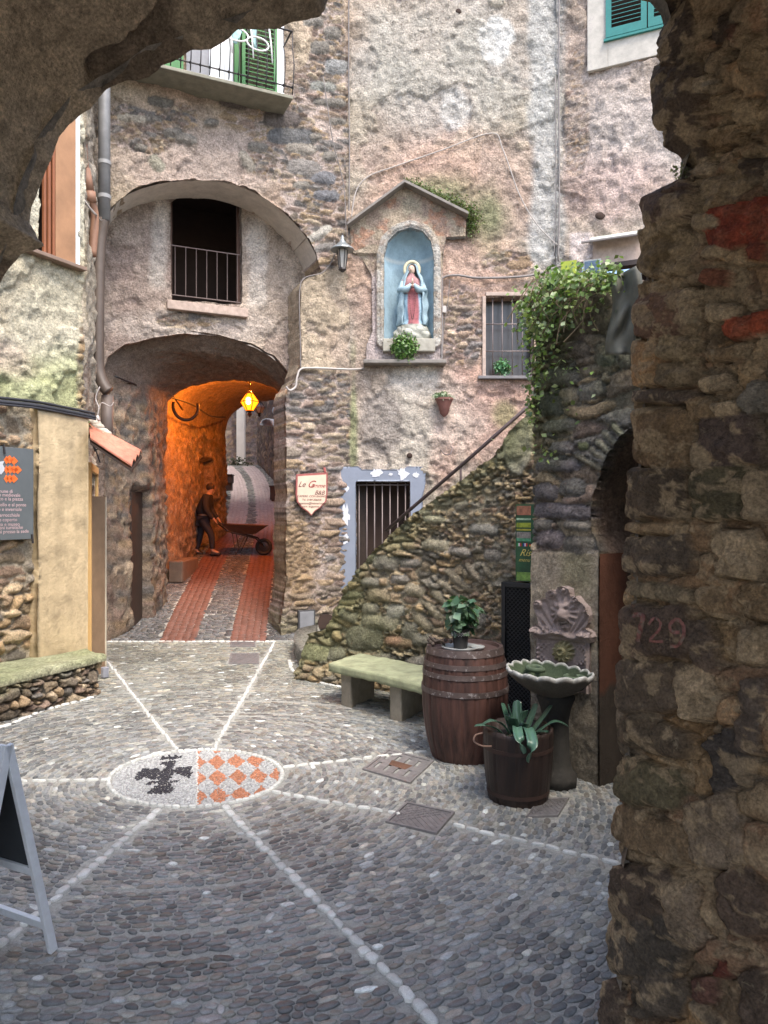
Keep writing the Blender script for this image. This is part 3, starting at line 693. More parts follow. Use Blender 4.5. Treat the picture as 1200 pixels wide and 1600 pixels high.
# window in the recess
m_surr = mat('stone_sill', (.40, .31, .26), .85, 0, .25, 9, .004, 30)
m_bar = mat('rusty_bar', (.06, .045, .04), .6, .6, .3, 30)
m_wood_dark = mat('dark_wood', (.035, .022, .016), .6, 0, .3, 12)
win = MB(); a0, z0 = LR.sz(262, 474); a1, z1 = LR.sz(384, 484); win.pbox(LR, a0 - .02, a1 + .02, (z0 + z1) / 2 - .13, (z0 + z1) / 2 + .02, -.06, .10); wo = win.build('window_sill', m_surr, house, bevel=.012)
mb = MB(); b0, _ = LR.sz(266, 400); b1, _ = LR.sz(380, 400); zt = LR.sz(322, 296)[1]; zb = LR.sz(322, 474)[1]
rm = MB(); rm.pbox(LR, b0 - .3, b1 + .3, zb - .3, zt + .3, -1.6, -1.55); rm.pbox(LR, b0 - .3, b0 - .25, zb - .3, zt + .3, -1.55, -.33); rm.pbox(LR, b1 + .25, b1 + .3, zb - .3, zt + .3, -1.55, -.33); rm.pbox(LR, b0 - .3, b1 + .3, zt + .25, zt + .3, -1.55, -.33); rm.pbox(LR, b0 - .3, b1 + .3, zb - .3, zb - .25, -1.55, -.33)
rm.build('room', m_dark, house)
for q0_, q1_ in ((b0 - .01, b0 + .055), (b1 - .075, b1 + .01)): fr = MB(); fr.pbox(LR, q0_, q1_, zb, zt - .06, -.22, -.16); fr.build('window_jamb', mat('old_wood_frame', (.09, .045, .03), .7), house, bevel=.004)
rl = MB(); zr0 = LR.sz(322, 467)[1] + .02; zr1 = LR.sz(322, 389)[1]
rl.tube([LR.pt(b0, zr1, -.06), LR.pt(b1, zr1, -.06)], .011, 6); rl.tube([LR.pt(b0, zr0, -.06), LR.pt(b1, zr0, -.06)], .011, 6)
for k in range(7): t = b0 + (b1 - b0) * (k + .5) / 7; rl.tube([LR.pt(t, zr0, -.06), LR.pt(t, zr1, -.06)], .008, 6)
rl.build('window_railing', mat('railing_iron', (.16, .12, .11), .6, .5), house)
# balcony at the top left
s1, BZ = LF.off(.55).sz(458, 150); BZ -= .05; s0 = LF.sz(225, 150)[0] - .6
mb = MB(); mb.pbox(LF, s0, s1, BZ, BZ + .055, -.05, .55); mb.build('balcony_slab', mat('balcony_slate', (.22, .21, .16), .8, 0, .25, 6, .004, 20), house, bevel=.01)
m_green = mat('green_shutter', (.05, .19, .05), .5, 0, .12, 10); m_wpaint = mat('white_paint', (.78, .79, .80), .5, 0, .05)
m_white_rope = mat('white_rope', (.75, .74, .72), .7); m_black_iron = mat('black_iron', (.05, .045, .045), .5, .5, .3, 25)
def shutter(mb, pl, a0, a1, z0, z1, n0, n1, slat=.045, fw=.06):
    mb.pbox(pl, a0, a0 + fw, z0, z1, n0, n1); mb.pbox(pl, a1 - fw, a1, z0, z1, n0, n1); mb.pbox(pl, a0 + fw, a1 - fw, z0, z0 + fw * 1.6, n0, n1); mb.pbox(pl, a0 + fw, a1 - fw, z1 - fw * 1.3, z1, n0, n1)
    z = z0 + fw * 1.8
    while z < z1 - fw * 1.5:
        mb.hexa([pl.pt(a0 + fw, z, n0 + .004), pl.pt(a1 - fw, z, n0 + .004), pl.pt(a1 - fw, z + .008, n0 + .004), pl.pt(a0 + fw, z + .008, n0 + .004), pl.pt(a0 + fw, z - .028, n1 - .002), pl.pt(a1 - fw, z - .028, n1 - .002), pl.pt(a1 - fw, z - .02, n1 - .002), pl.pt(a0 + fw, z - .02, n1 - .002)][::1]); z += slat
def spx(pl, px, py): return pl.sz(px, py)[0]
g1a, g1b = s1 - .72, s1 - .14; mb = MB(); shutter(mb, LF, g1a, g1b, BZ + .1, BZ + 2.3, .09, .13, .07, .055); mb.build('balcony_shutter', m_green, house)
mb = MB(); mb.pbox(LF, g1a - .12, g1a - .03, BZ + .1, BZ + 2.3, .07, .12); mb.build('folded_shutter', m_green, house)
mb = MB(); q0, q1 = spx(LF, 270, 90), spx(LF, 300, 90); mb.pbox(LF, q0 - .5, q1 - .15, BZ + .1, BZ + 2.3, .07, .12); mb.build('folded_shutter', m_green, house)
mb = MB(); mb.pbox(LF, g1a - .28, g1a - .15, BZ + .1, BZ + 2.3, .07, .13); mb.pbox(LF, g1b + .01, g1b + .13, BZ + .06, BZ + 2.4, .05, .09); mb.pbox(LF, spx(LF, 325, 80), spx(LF, 348, 80), BZ + .1, BZ + 2.3, .07, .12); mb.build('balcony_door_frame', m_wpaint, house, bevel=.004)
mb = MB(); mb.pbox(LF, spx(LF, 348, 80), spx(LF, 372, 80), BZ + .1, BZ + 2.3, .06, .08); mb.pbox(LF, q1 - .1, spx(LF, 325, 80), BZ + .1, BZ + 2.3, .06, .08); mb.build('balcony_door_glass', mat('dim_glass', (.22, .22, .23), .25), house)
mb = MB(); mb.pbox(LF, spx(LF, 372, 80), spx(LF, 384, 80), BZ + .1, BZ + 2.3, .06, .075); mb.build('balcony_doorway', m_dark, house)
mb = MB(); zb0 = BZ + .14
mb.tube([LF.pt(s0, zb0 + .06, .52), LF.pt(s1, zb0 + .06, .52)], .013, 6); mb.tube([LF.pt(s0, zb0 + .95, .52), LF.pt(s1, zb0 + .95, .52)], .016, 6); mb.tube([LF.pt(s1 - .02, zb0 + .95, 0), LF.pt(s1 - .02, zb0 + .95, .52)], .014, 6)
k = s0 + .05; i = 0
while k < s1:
    mb.tube([LF.pt(k, BZ + .08, .52), LF.pt(k, BZ + .25, .58), LF.pt(k, BZ + .5, .62), LF.pt(k, BZ + .8, .54), LF.pt(k, zb0 + .95, .52)], .009, 5); mb.ball(LF.pt(k, zb0 + .06, .52), .022, 5); k += .145
mb.build('balcony_railing', m_black_iron, house, smooth=True)
mb = MB()
for (ka, kz, ra, rz_) in ((.95, .72, .20, .10), (.60, .66, .17, .10), (1.55, .62, .22, .16)):
    mb.tube([LF.pt(s1 - ka + ra * math.cos(t), BZ + kz + rz_ * math.sin(t), .66) for t in np.linspace(0, 2 * math.pi, 24)[:-1]], .013, 6, closed=True)
for ka in (.42, .72, 1.05): mb.tube([LF.pt(s1 - ka, BZ + 1.05, .62), LF.pt(s1 - ka + .03, BZ + .7, .66), LF.pt(s1 - ka + .05, BZ + .42, .66)], .012, 6)
tag(mb.build('garden_hose', m_white_rope, None, smooth=True), 'white hose looped over the black balcony railing at top left', 'hose')
cl = MB(); a = spx(LF, 360, 70); gridn = 10; V = []; Fq = []
for i in range(gridn):
    for j in range(gridn): V.append(LF.pt(a - .12 + .42 * i / 9 + .0, BZ + 1.25 - .62 * j / 9 * (.7 + .3 * math.sin(i * .9)), .55 + .03 * math.sin(i * 1.7 + j * .3)))
for i in range(gridn - 1):
    for j in range(gridn - 1): Fq.append((i * gridn + j, (i + 1) * gridn + j, (i + 1) * gridn + j + 1, i * gridn + j + 1))
o = mesh_obj('hanging_cloth', V, Fq, mat('pale_teal_cloth', (.35, .55, .55), .9, 0, .4, 9), None); o.modifiers.new('thick', 'SOLIDIFY').thickness = .004
tag(o, 'pale teal patterned cloth drying over the balcony railing', 'cloth')

# ---- tunnel under the house
def tunnel():
    prof = []                                            # (across 0..1, height share, kind)
    for t in np.linspace(0, 1, 60): prof.append((0, t, 0, 1, 0))
    for t in np.linspace(0, 1, 46)[1:]:
        k = 2 * t - 1; prof.append((t, math.sqrt(max(0, 1 - abs(k) ** 2.5)), 1, -.45 * k, -1))
    for t in np.linspace(1, 0, 60)[1:]: prof.append((1, t, 0, -1, 0))
    prof = np.array(prof); nt = 300; T = np.linspace(0, 1, nt); TT = np.tile(T[:, None], (1, len(prof)))
    A = prof[None, :, 0]; xm = -4.6 + 3.1 * A; yr = LR.p[1] + (xm - LR.p[0]) * LR.d[1] / LR.d[0] + .06; Yb = yr + (20.1 - yr) * TT
    f = np.clip((Yb - 11.6) / 2.4, 0, 1); s2 = sst(14.0, 14.05, Yb)
    XL = (-4.62 + .47 * np.clip((Yb - 11.7) / 1.2, 0, 1)) * (1 - s2) + s2 * (-4.52 + .2 * sst(17, 20, Yb)); XR = (-1.50 - .28 * f) * (1 - s2) - 1.5 * s2
    f0 = np.clip(TT / .06, 0, 1); sp = (4.60 - .20 * f0 - .40 * f) * (1 - s2) + 4.25 * s2; cr = (5.36 - .16 * f0 - .62 * f) * (1 - s2) + 5.12 * s2
    Xb = XL + (XR - XL) * A; Zb = np.where(prof[None, :, 2] > 0, sp + (cr - sp) * prof[None, :, 1], -.1 + (sp + .1) * prof[None, :, 1])
    Q = np.cumsum(np.concatenate([np.zeros((nt, 1)), np.hypot(np.diff(Xb, axis=1), np.diff(Zb, axis=1))], 1), 1)
    nx = np.tile(prof[:, 3], (nt, 1)); nz = np.tile(prof[:, 4], (nt, 1)); nl = np.sqrt(nx ** 2 + nz ** 2); nx /= nl; nz /= nl
    st, r1, r2, sm = stones(Yb, Q, .34, .13, 61); vault = np.clip((Zb - 4.0) / .3, 0, 1)
    h = (st * .075 * (.4 + .8 * r2)) * (1 - .8 * vault) * sst(.0, .04, TT) + .05 * fbm(Yb, Q, .8, 4, 62) + .016 * fbm(Yb, Q, .1, 3, 63)
    door = (A < .5) & (prof[None, :, 2] == 0) & (((Yb > 12.5) & (Yb < 13.1) & (Zb < 2.5)) | ((Yb > 17.9) & (Yb < 18.8) & (Zb < 3.4))); h = np.where(door, h * .3 - .2, h)
    V = np.stack([Xb + nx * h, Yb, Zb + nz * h], -1).reshape(-1, 3)
    c = stonecol(r1, r2, (1.0, .92, .85)) * sm[..., None] + np.array([.30, .24, .19]) * (1 - sm[..., None]); c = mixc(c, (.30, .23, .18), vault * .85); c = c * (1 - .3 * (1 - s2))[..., None]; c = mixc(c, (.55, .40, .25), s2 * (1 - sst(15.6, 17.0, Yb)) * .6)  # front darkened and lamp section paled, the lantern's reach painted into the colour
    idx = np.arange(len(V)).reshape(nt, -1); f_ = np.stack([idx[:-1, :-1], idx[:-1, 1:], idx[1:, 1:], idx[1:, :-1]], -1).reshape(-1, 4)
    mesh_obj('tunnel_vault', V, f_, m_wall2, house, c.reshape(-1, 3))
tunnel()
mb = MB(); pts = []
mb.box((-4.30, 15.9, zr(15.9) + .12), (.30, 1.3, .45)); mb.build('tunnel_ledge', mat('ledge_plaster', (.20, .15, .11), .9, 0, .2, 5, .004, 25), house, bevel=.03)
mb = MB(); mb.box((-4.30, 12.8, 1.3), (.05, .58, 2.3)); mb.build('tunnel_door', m_wood_dark, house, bevel=.01)
mb = MB()
for (pt_) in ([W(180, 588, 12.0), W(225, 606, 12.9), W(258, 618, 13.8), W(300, 632, 15.2), W(330, 650, 17), W(352, 652, 19)], [W(225, 655, 12.9), W(232, 625, 13.2), W(262, 612, 13.9), W(285, 640, 15.2)]):
    mb.tube(spline(pt_, 6), .018, 5)
mb.build('tunnel_cable', m_black_iron, house, smooth=True)
ring = MB(); ring.tube([(-4.05 + .23 * math.cos(t), 15.1 + .1 * math.cos(t), 4.25 + .27 * math.sin(t)) for t in np.linspace(math.pi * .9, math.pi * 2.1, 18)], .035, 6); ring.build('pipe_bend', m_black_iron, house, smooth=True)

# lit lantern
def lantern(name, loc, label, lit, r=.19, h=.42, group=None):
    t = thing(name, loc, label, 'lantern', group); c = Vector(loc); g = MB()
    gm = mat('amber_glass', (1, .42, .04), .3, emit=(1, .17, .004), es=1.5) if lit else mat('pale_lamp_glass', (.45, .45, .50), .2)
    g.lathe([(r * .42, -h * .42), (r, 0.0), (r * .36, h * .40)], c, 6); g.build('glass', gm, t)
    if lit: bu = MB(); bu.ball(c + Vector((0, -r * .75, 0)), (.06, .03, .08), 8); bu.build('bulb', mat('bulb', (1, .8, .3), .3, emit=(1, .60, .10), es=6), t, smooth=True)
    m = MB()
    for k in range(6):
        a = math.pi * 2 * k / 6; d = Vector((math.cos(a), math.sin(a), 0)); m.tube([c + d * r * .43 + Vector((0, 0, -h * .42)), c + d * r * 1.02, c + d * r * .38 + Vector((0, 0, h * .41))], .008, 5)
    m.tube([c + Vector((math.cos(a), math.sin(a), 0)) * r * 1.02 for a in np.linspace(0, 2 * math.pi, 7)[:-1]], .008, 5, closed=True)
    m.lathe([(.01, -h * .75), (.05, -h * .62), (.03, -h * .5), (r * .44, -h * .43)], c, 8); m.lathe([(r * .4, h * .41), (.05, h * .5), (.012, h * .56)], c, 8)
    m.build('frame', m_black_iron, t)
    return t
lt = lantern('street_lantern', (-2.78, 15.3, 4.38), 'glowing amber six-sided lantern hanging in the tunnel', True)
mb = MB(); c = Vector((-2.78, 15.3, 4.38)); mb.tube([c + Vector((0, 0, .22)), c + Vector((0, 0, .36)), c + Vector((-.12, .06, .47))], .01, 5); mb.tube([c + Vector((0, 0, .36)), c + Vector((.12, .04, .46))], .009, 5); mb.tube([c + Vector((0, 0, .22)), c + Vector((0, 0, .5))], .009, 5); mb.build('hook', m_black_iron, lt)
pl_ = bpy.data.lights.new('street_lantern_glow', 'POINT'); pl_.energy = 120; pl_.color = (1.0, .27, .03); pl_.shadow_soft_size = .07
plo = bpy.data.objects.new('lantern_light', pl_); C.objects.link(plo); plo.parent = lt; plo.location = (.0, .38, .42)

# ---- street beyond the tunnel
hs, cs = make_wall_funcs(lambda S, Z, px, py: S * 0 + 1, .34, .15, .07, (.95, .86, .86), (.3, .25, .25), (.3, .25, .25), (.3, .25, .2), (.24, .19, .19), None, 1, 171)
far = thing('far_house', (-3.4, 25, 2.5), 'purple-brown stone house on the right of the street beyond the tunnel', 'house')
wall('wall', Plane((-5.5, 32.0), (-3.3, 25.2)), 0, 7.1, 1.5, 11, .07, hs, cs, m_wall2, parent=far)
wall('side_wall', Plane((-3.3, 25.2), (-1.5, 20.0)), 0, 5.5, 1, 11, .08, hs, cs, m_wall2, parent=far)
far2 = thing('far_house', (-7, 33.5, 3.9), 'dim tall house closing the end of the far street', 'house')
wall('wall', Plane((-12, 34.2), (-3, 33.2)), 0, 9, 3.5, 13, .09, hs, cs, m_wall2, parent=far2)
mb = MB(); p = W(388, 722, 32.6); mb.box((p.x - .35, 32.75, 7.2), (.36, .3, 7)); mb.build('corner_pillar', mat('pale_column', (.62, .60, .58), .8, 0, .08, 3), far2, bevel=.02)
mb = MB(); mb.box((p.x - 1.15, 32.9, 7), (.12, .12, 7)); mb.build('downpipe', mat('pale_pipe', (.5, .48, .46), .6), far2)
mb = MB(); mb.box((p.x + .75, 32.5, 7.2), (.5, .3, 7)); mb.build('orange_jamb', mat('orange_render', (.35, .20, .14), .9), far2)
far3 = thing('far_house', (-5, 22, 2), 'narrow house wall on the left just past the tunnel', 'house')
wall('wall', Plane((-4.45, 20.15), (-9.5, 33.0)), 0, 13.5, 1.0, 11, .09, hs, cs, m_wall2, parent=far3)
# filler above the tunnel exit so no sky leaks behind
mb = MB(); mb.box((-3.0, 20.2, 8.0), (7, .2, 5.6)); mb.build('rear_wall', mat('rear_masonry', (.3, .26, .22), .9), house)
# hooded door canopy and boxes along the far street
mb = MB(); c = W(421, 664, 25.2)
prof = [(math.cos(t), math.sin(t)) for t in np.linspace(0, math.pi, 11)]
for i in range(10):
    (a0, b0), (a1, b1) = prof[i], prof[i + 1]
    mb.hexa([c + Vector((a0 * .2 - .1, 0, b0 * .2)), c + Vector((a1 * .2 - .1, 0, b1 * .2)), c + Vector((a1 * .2 + .35, .5, b1 * .2)), c + Vector((a0 * .2 + .35, .5, b0 * .2)), c + Vector((a0 * .23 - .1, 0, b0 * .23)), c + Vector((a1 * .23 - .1, 0, b1 * .23)), c + Vector((a1 * .23 + .35, .5, b1 * .23)), c + Vector((a0 * .23 + .35, .5, b0 * .23))])
tag(mb.build('door_canopy', mat('pale_blue_metal', (.55, .60, .72), .4, .2), None), 'small curved pale blue canopy over a doorway past the tunnel', 'canopy')
for (px, py, Y, wd, hh, lab) in ((427 + 6, 771, 24.3, .42, .42, 'dark box planter at right edge of the far street'), (357.5, 749, 24.5, .26, .25, 'small dark planter box at left of the far street')):
    c = W(px, py, Y); mb = MB(); mb.box(c, (wd, .35, hh)); mb.box(c + Vector((0, 0, hh / 2 + .02)), (wd + .05, .4, .04)); mb.box(c - Vector((0, 0, hh / 2 + .12)), (wd * .8, .28, .26)); tag(mb.build('planter_box', mat('dark_planter', (.06, .045, .05), .7), None, bevel=.01), lab, 'planter')
c = W(405, 637, 21.5); l2 = lantern('wall_lantern', c, 'unlit pale lantern on a bracket beyond the tunnel mouth', False, .17, .36)
mb = MB(); mb.tube([c + Vector((0, 0, .18)), c + Vector((0, 0, .26)), c + Vector((.75, .1, .26)), c + Vector((1.2, .2, .2))], .015, 5); mb.build('bracket', m_black_iron, l2)
# satellite-dish like wall box
c = W(434, 640, 24.5); mb = MB(); mb.lathe([(.001, .05), (.12, .02), (.2, -.06)], c, 14, M=Matrix.Rotation(R(70), 3, 'X'), cap=False); mb.tube([c, c + Vector((0.1, -.3, -.1)), c + Vector((.3, 0, -.35))], .02, 5); tag(mb.build('satellite_dish', mat('pale_blue_metal', (.5, .5, .5)), None), 'small round dish on the far street house', 'satellite dish')
c = W(363, 722, 31.8)
leafm = leafmat(); pp, nn = cluster(W(372, 724, 31.5), (.7, .3, .3), 220); o = leaves('street_shrub', pp, nn, .11, [(.05, .06, .04), (.08, .09, .07)], base=c); tag(o, 'low dark potted shrub at the end of the far street', 'plant')

# ================================================================== MIDDLE HOUSE (shrine wall)
mid = thing('shrine_house', (1.2, 12.75, 0), 'tall pink and grey plastered house wall carrying the shrine', 'house')
DOOR = [(555, 1000), (556, 752), (641, 752), (641, 1000)]
MWIN = [(757, 588), (759, 465), (834, 462), (834, 588)]
NICHE = [(596, 532), (596, 400), (603, 376), (619, 360), (640, 354), (661, 360), (675, 376), (680, 400), (679, 532)]
def mf_stone(S, Z, px, py):
    m = (1 - sst(540, 552, px)) * sst(572, 590, py) + blob(px, py, 722, 510, 42, 78, .35, .5, 21) * .8 + blob(px, py, 800, 412, 50, 22, .4, .6, 22) * .8 + blob(px, py, 560, 960, 60, 60, .4, .4, 23) * .4
    return np.clip(m, 0, 1)
def mf_zone(c, S, Z, px, py, sd):
    c = mixc(c, (.62, .40, .33), blob(px, py, 690, 380, 130, 180, .6, .6, 31) * .5); c = mixc(c, (.60, .36, .29), blob(px, py, 770, 640, 90, 70, .5, .5, 32) * .55)
    c = mixc(c, (.60, .34, .26), blob(px, py, 693, 690, 20, 60, .5, .3, 33) * .7); c = mixc(c, (.66, .60, .52), blob(px, py, 640, 660, 90, 70, .5, .5, 34) * .6)
    c = mixc(c, (.33, .29, .26), blob(px, py, 596, 660, 32, 55, .25, .4, 35) * .75); c = mixc(c, (.50, .50, .48), band(px, 828, 880, 9, py, 12, 36) * (1 - sst(400, 440, py)) * .85)
    c = mixc(c, (.80, .79, .76), blob(px, py, 776, 62, 27, 38, .15, .5, 37, 25)); c = mixc(c, (.74, .72, .69), blob(px, py, 710, 165, 26, 30, .3, .6, 38, 25) * .7)
    c = mixc(c, (.50, .49, .45), blob(px, py, 690, 90, 150, 110, .5, .5, 39) * .55); c = mixc(c, (.57, .53, .46), blob(px, py, 512, 520, 45, 60, .3, .3, 40) * .6)
    c = mixc(c, (.74, .66, .57), blob(px, py, 640, 590, 45, 24, .2, .5, 45) * .8)
    return c
def mf_moss(c, S, Z, px, py, sd):
    c = mixc(c, (.16, .20, .09), blob(px, py, 765, 335, 30, 50, .6, .5, 41) * .75); c = mixc(c, (.24, .28, .13), blob(px, py, 552, 650, 6, 75, .6, .9, 42) * .75)
    c = mixc(c, (.15, .20, .08), blob(px, py, 690, 300, 60, 26, .6, .5, 43) * .6); return mixc(c, (.28, .27, .13), blob(px, py, 790, 645, 20, 22, .5, .5, 44) * .7)
hf, cf = make_wall_funcs(mf_stone, .27, .105, .08, (1.1, 1.0, .95), (.50, .385, .29), (.45, .395, .315), (.42, .34, .29), (.55, .42, .37), mf_zone, 1.25, 201, mf_moss)
wall('wall', MF, -.04, 3.75, -.1, 11.5, .026, hf, cf, m_wall, [MF.poly(DOOR), MF.poly(MWIN), MF.poly(NICHE)], None, .38, mid, .006, K=4)
# pilaster with quoins left of the shrine up the corner
# doorway with grey painted surround
m_greyp = mat('grey_blue_paint', (.21, .24, .30), .7, 0, .08, 5, .002, 30, ((.66, .68, .72), 3.2, .665))
a0, z1 = MF.sz(527, 729); a1, _ = MF.sz(665, 729); b0, zt = MF.sz(556, 752); b1, _ = MF.sz(641, 752); zb = MF.sz(556, 921)[1]
outer = [MF.sz(*p) for p in ((526, 730), (560, 729), (566, 734), (630, 734), (636, 729), (665, 730), (664, 760), (660, 775), (660, 921), (524, 921), (524, 890), (530, 870), (530, 790), (526, 765))]
def flat(h0, col):
    return (lambda S, Z, px, py: (S * 0 + h0 + .002 * fbm(S, Z, .2, 3, 9), None), lambda S, Z, px, py, aux: np.tile(np.array(col), S.shape + (1,)))
hf, cf = flat(.045, (.21, .24, .30))
wall('door_surround', MF, a0 - .1, a1 + .1, zb - .05, z1 + .1, .02, hf, cf, m_greyp, [[(b0, zb - 1), (b0, zt), (b1, zt), (b1, zb - 1)]], outer, .09, mid)
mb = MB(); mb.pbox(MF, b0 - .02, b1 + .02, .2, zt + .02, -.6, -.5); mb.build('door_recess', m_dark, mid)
mb = MB()
for k in range(7): t = b0 + (b1 - b0) * (k + .4) / 7; mb.tube([MF.pt(t, .2, -.08), MF.pt(t, zt, -.08)], .011, 6)
mb.tube([MF.pt(b0, zt - .06, -.07), MF.pt(b1, zt - .06, -.07)], .012, 6); mb.build('door_grille', mat('grille_iron', (.22, .18, .17), .6, .5), mid, smooth=True)
mb = MB(); mb.pbox(MF, b0, b0 + .16, .2, zt, -.42, -.36); mb.build('door_leaf', m_wood_dark, mid)
for (px, py, wx, wz) in ((540, 805, 10, 26), (540, 842, 9, 12), (588, 740, 14, 13), (629, 740, 14, 13), (650, 742, 7, 6), (541, 762, 6, 9), (610, 741, 5, 4)):
    mb = MB(); a, z = MF.sz(px, py); k = 17; poly = [MF.pt(a + wx / 91 * (.3 + .6 * random.random()) * math.cos(t), z + wz / 91 * (.3 + .6 * random.random()) * math.sin(t), .049) for t in np.linspace(0, 2 * math.pi, k + 1)[:-1]]
    mb.slab(poly[::-1], Vector((0, -.004, 0))); mb.build('filler_patch', mat('white_filler', (.62, .64, .68), .8), mid)
# barred window
a0, zt = MF.sz(757, 463); a1, zb = MF.sz(836, 588)
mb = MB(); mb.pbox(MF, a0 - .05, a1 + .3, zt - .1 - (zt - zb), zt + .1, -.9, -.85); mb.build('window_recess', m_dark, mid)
mb = MB()
for k in (.17, .36, .56, .76, .95): t = a0 + (a1 - a0) * k; mb.tube([MF.pt(t, zb, -.05), MF.pt(t, zt, -.05)], .010, 6)
for k in (.32, .66): mb.tube([MF.pt(a0, zb + (zt - zb) * k, -.045), MF.pt(a1, zb + (zt - zb) * k, -.045)], .010, 6)
mb.build('window_grille', mat('grille_iron', (.22, .18, .17)), mid, smooth=True)
mb = MB(); mb.pbox(MF, a0 + .02, a1, zb, zt, -.30, -.27); mb.build('window_pane', mat('dusty_glass', (.05, .045, .045), .25, 0, .3, 2), mid)
mb = MB(); mb.pbox(MF, a0 - .12, a1 + .05, zb - .055, zb - .005, -.05, .10); mb.build('window_sill', mat('slate_sill', (.16, .15, .15), .6, 0, .2), mid, bevel=.006)
mb = MB(); mb.pbox(MF, a0 - .04, a0 + .02, zb, zt, -.1, .035); mb.pbox(MF, a0 + .02, a1 + .03, zt, zt + .07, -.1, .035); mb.build('window_surround', m_surr, mid, bevel=.01)

# ---- shrine
shrine = thing('wall_shrine', MF.pt(2.2, 4.6, .05), 'gabled wall shrine with pale blue arched niche and flaking fresco', 'shrine')
def mpx(px, py, n=0): return MF.off(n).sz(px, py)
outl = [MF.sz(*p) for p in ((572, 566), (573, 540), (582, 520), (581, 432), (566, 405), (549, 396), (547, 345), (632, 287), (727, 337), (727, 372), (696, 374), (692, 396), (692, 430), (692, 566))]
nich = [MF.sz(*p) for p in ((600, 534), (600, 402), (606, 380), (621, 365), (640, 359), (660, 365), (673, 380), (677, 402), (677, 534))]
def sh_h(S, Z, px, py):
    d = poly_sdf(S, Z, nich); h = .11 + .004 * fbm(S, Z, .15, 4, 3) + .022 * sst(.135, .12, d) * sst(.02, .035, d) + .018 * sst(.07, .06, d)
    h = h + .03 * sst(392, 398, 372 + (px - 620) * 0 + py * 0 + 0) * 0
    pil = ((py > 400) & (d > .14)); return np.where(pil, h - .05, h) - .012 * sst(.05, .1, fbm(S, Z, .25, 4, 8)), d
def sh_c(S, Z, px, py, d):
    c = np.tile(np.array([.44, .36, .27]), S.shape + (1,)) * (1 + .3 * fbm(S, Z, .2, 4, 12))[..., None]
    c = mixc(c, (.46, .20, .12), .6 * sst(.04, .16, fbm(S, Z, .16, 4, 31)) * (np.abs(py - 335 - np.abs(px - 640) * .35) < 30) * (d > .13) * (np.abs(px - 640) > 20) * .9); c = mixc(c, (.36, .27, .22), sst(.08, .16, fbm(S, Z, .12, 4, 32)) * .7)
    c = mixc(c, (.50, .475, .43), sst(.13, .11, d) * (1 - .6 * sst(.05, .2, fbm(S, Z, .1, 4, 77)))); c = mixc(c, (.36, .32, .24), blob(px, py, 640, 325, 13, 15, .3, .5, 3, 8) * .8); c = mixc(c, (.52, .44, .42), sst(420, 440, py) * (d > .13)); return c
wall('body', MF, MF.sz(540, 400)[0], MF.sz(735, 400)[0], outl[0][1] - .1, outl[7][1] + .05, .016, sh_h, sh_c, m_wall, [nich], outl, .14, shrine, .004, revcol=(.42, .44, .44))
# niche interior: half cylinder with a domed head
a0 = nich[1][0]; a1 = nich[-2][0]; ac = (a0 + a1) / 2; rx = (a1 - a0) / 2; zs = nich[1][1]; zh = nich[4][1] - zs; zb = nich[0][1]
V = []; Fq = []; cc = []; nu = 24
zl = list(np.linspace(zb, zs, 30)) + [zs + zh * math.sin(t) for t in np.linspace(0, math.pi / 2, 14)[1:]]; sc2 = [1.] * 30 + [max(.02, math.cos(t)) for t in np.linspace(0, math.pi / 2, 14)[1:]]
for z, k in zip(zl, sc2):
    for i in range(nu + 1):
        t = math.pi * i / nu; lim = .02 * float(fbm(np.array([i * .2]), np.array([z * 2]), .5, 3, 2)[0])
        V.append(MF.pt(ac - math.cos(t) * (rx + .004) * k, z, .095 - math.sin(t) * (.40 + lim) * max(k, .35))); q = .85 + .3 * float(vn(np.array([i * .35]), np.array([z * 3.]), 6)[0]); cc.append((.29 * q, .40 * q, .46 * q) if abs(z - zs + .02) > .03 else (.45, .5, .5))
for j in range(len(zl) - 1):
    for i in range(nu): Fq.append((j * (nu + 1) + i, j * (nu + 1) + i + 1, (j + 1) * (nu + 1) + i + 1, (j + 1) * (nu + 1) + i))
mesh_obj('niche', V, Fq, m_smooth, shrine, np.array(cc))
mb = MB(); mb.pbox(MF, a0 - .02, a1 + .02, zb - .2, zb + .02, -.3, .17); mb.build('niche_floor', mat('shrine_stone', (.33, .31, .26), .85, 0, .2, 8, .004, 30), shrine, bevel=.015)
s0, z0 = MF.sz(568, 566); s1, z1 = MF.sz(696, 562); mb = MB(); mb.pbox(MF, s0, s1, z0 - .06, z0 + .005, -.02, .24); mb.build('base_slab', mat('slate_slab', (.20, .18, .16), .8, 0, .25, 8, .004, 25), shrine, bevel=.01)
ap = MF.off(.2).sz(632, 284); el = MF.off(.2).sz(543, 350); er = MF.off(.2).sz(731, 334)
mb = MB()
for (e0, e1) in ((el, ap), (ap, er)):
    mb.hexa([MF.pt(e0[0], e0[1] - .05, 0), MF.pt(e1[0], e1[1] - .05, 0), MF.pt(e1[0], e1[1] - .05, .3), MF.pt(e0[0], e0[1] - .05, .3), MF.pt(e0[0], e0[1], 0), MF.pt(e1[0], e1[1], 0), MF.pt(e1[0], e1[1], .3), MF.pt(e0[0], e0[1], .3)])
mb.build('roof', mat('slate_slab', (.2, .18, .16)), shrine, bevel=.006)
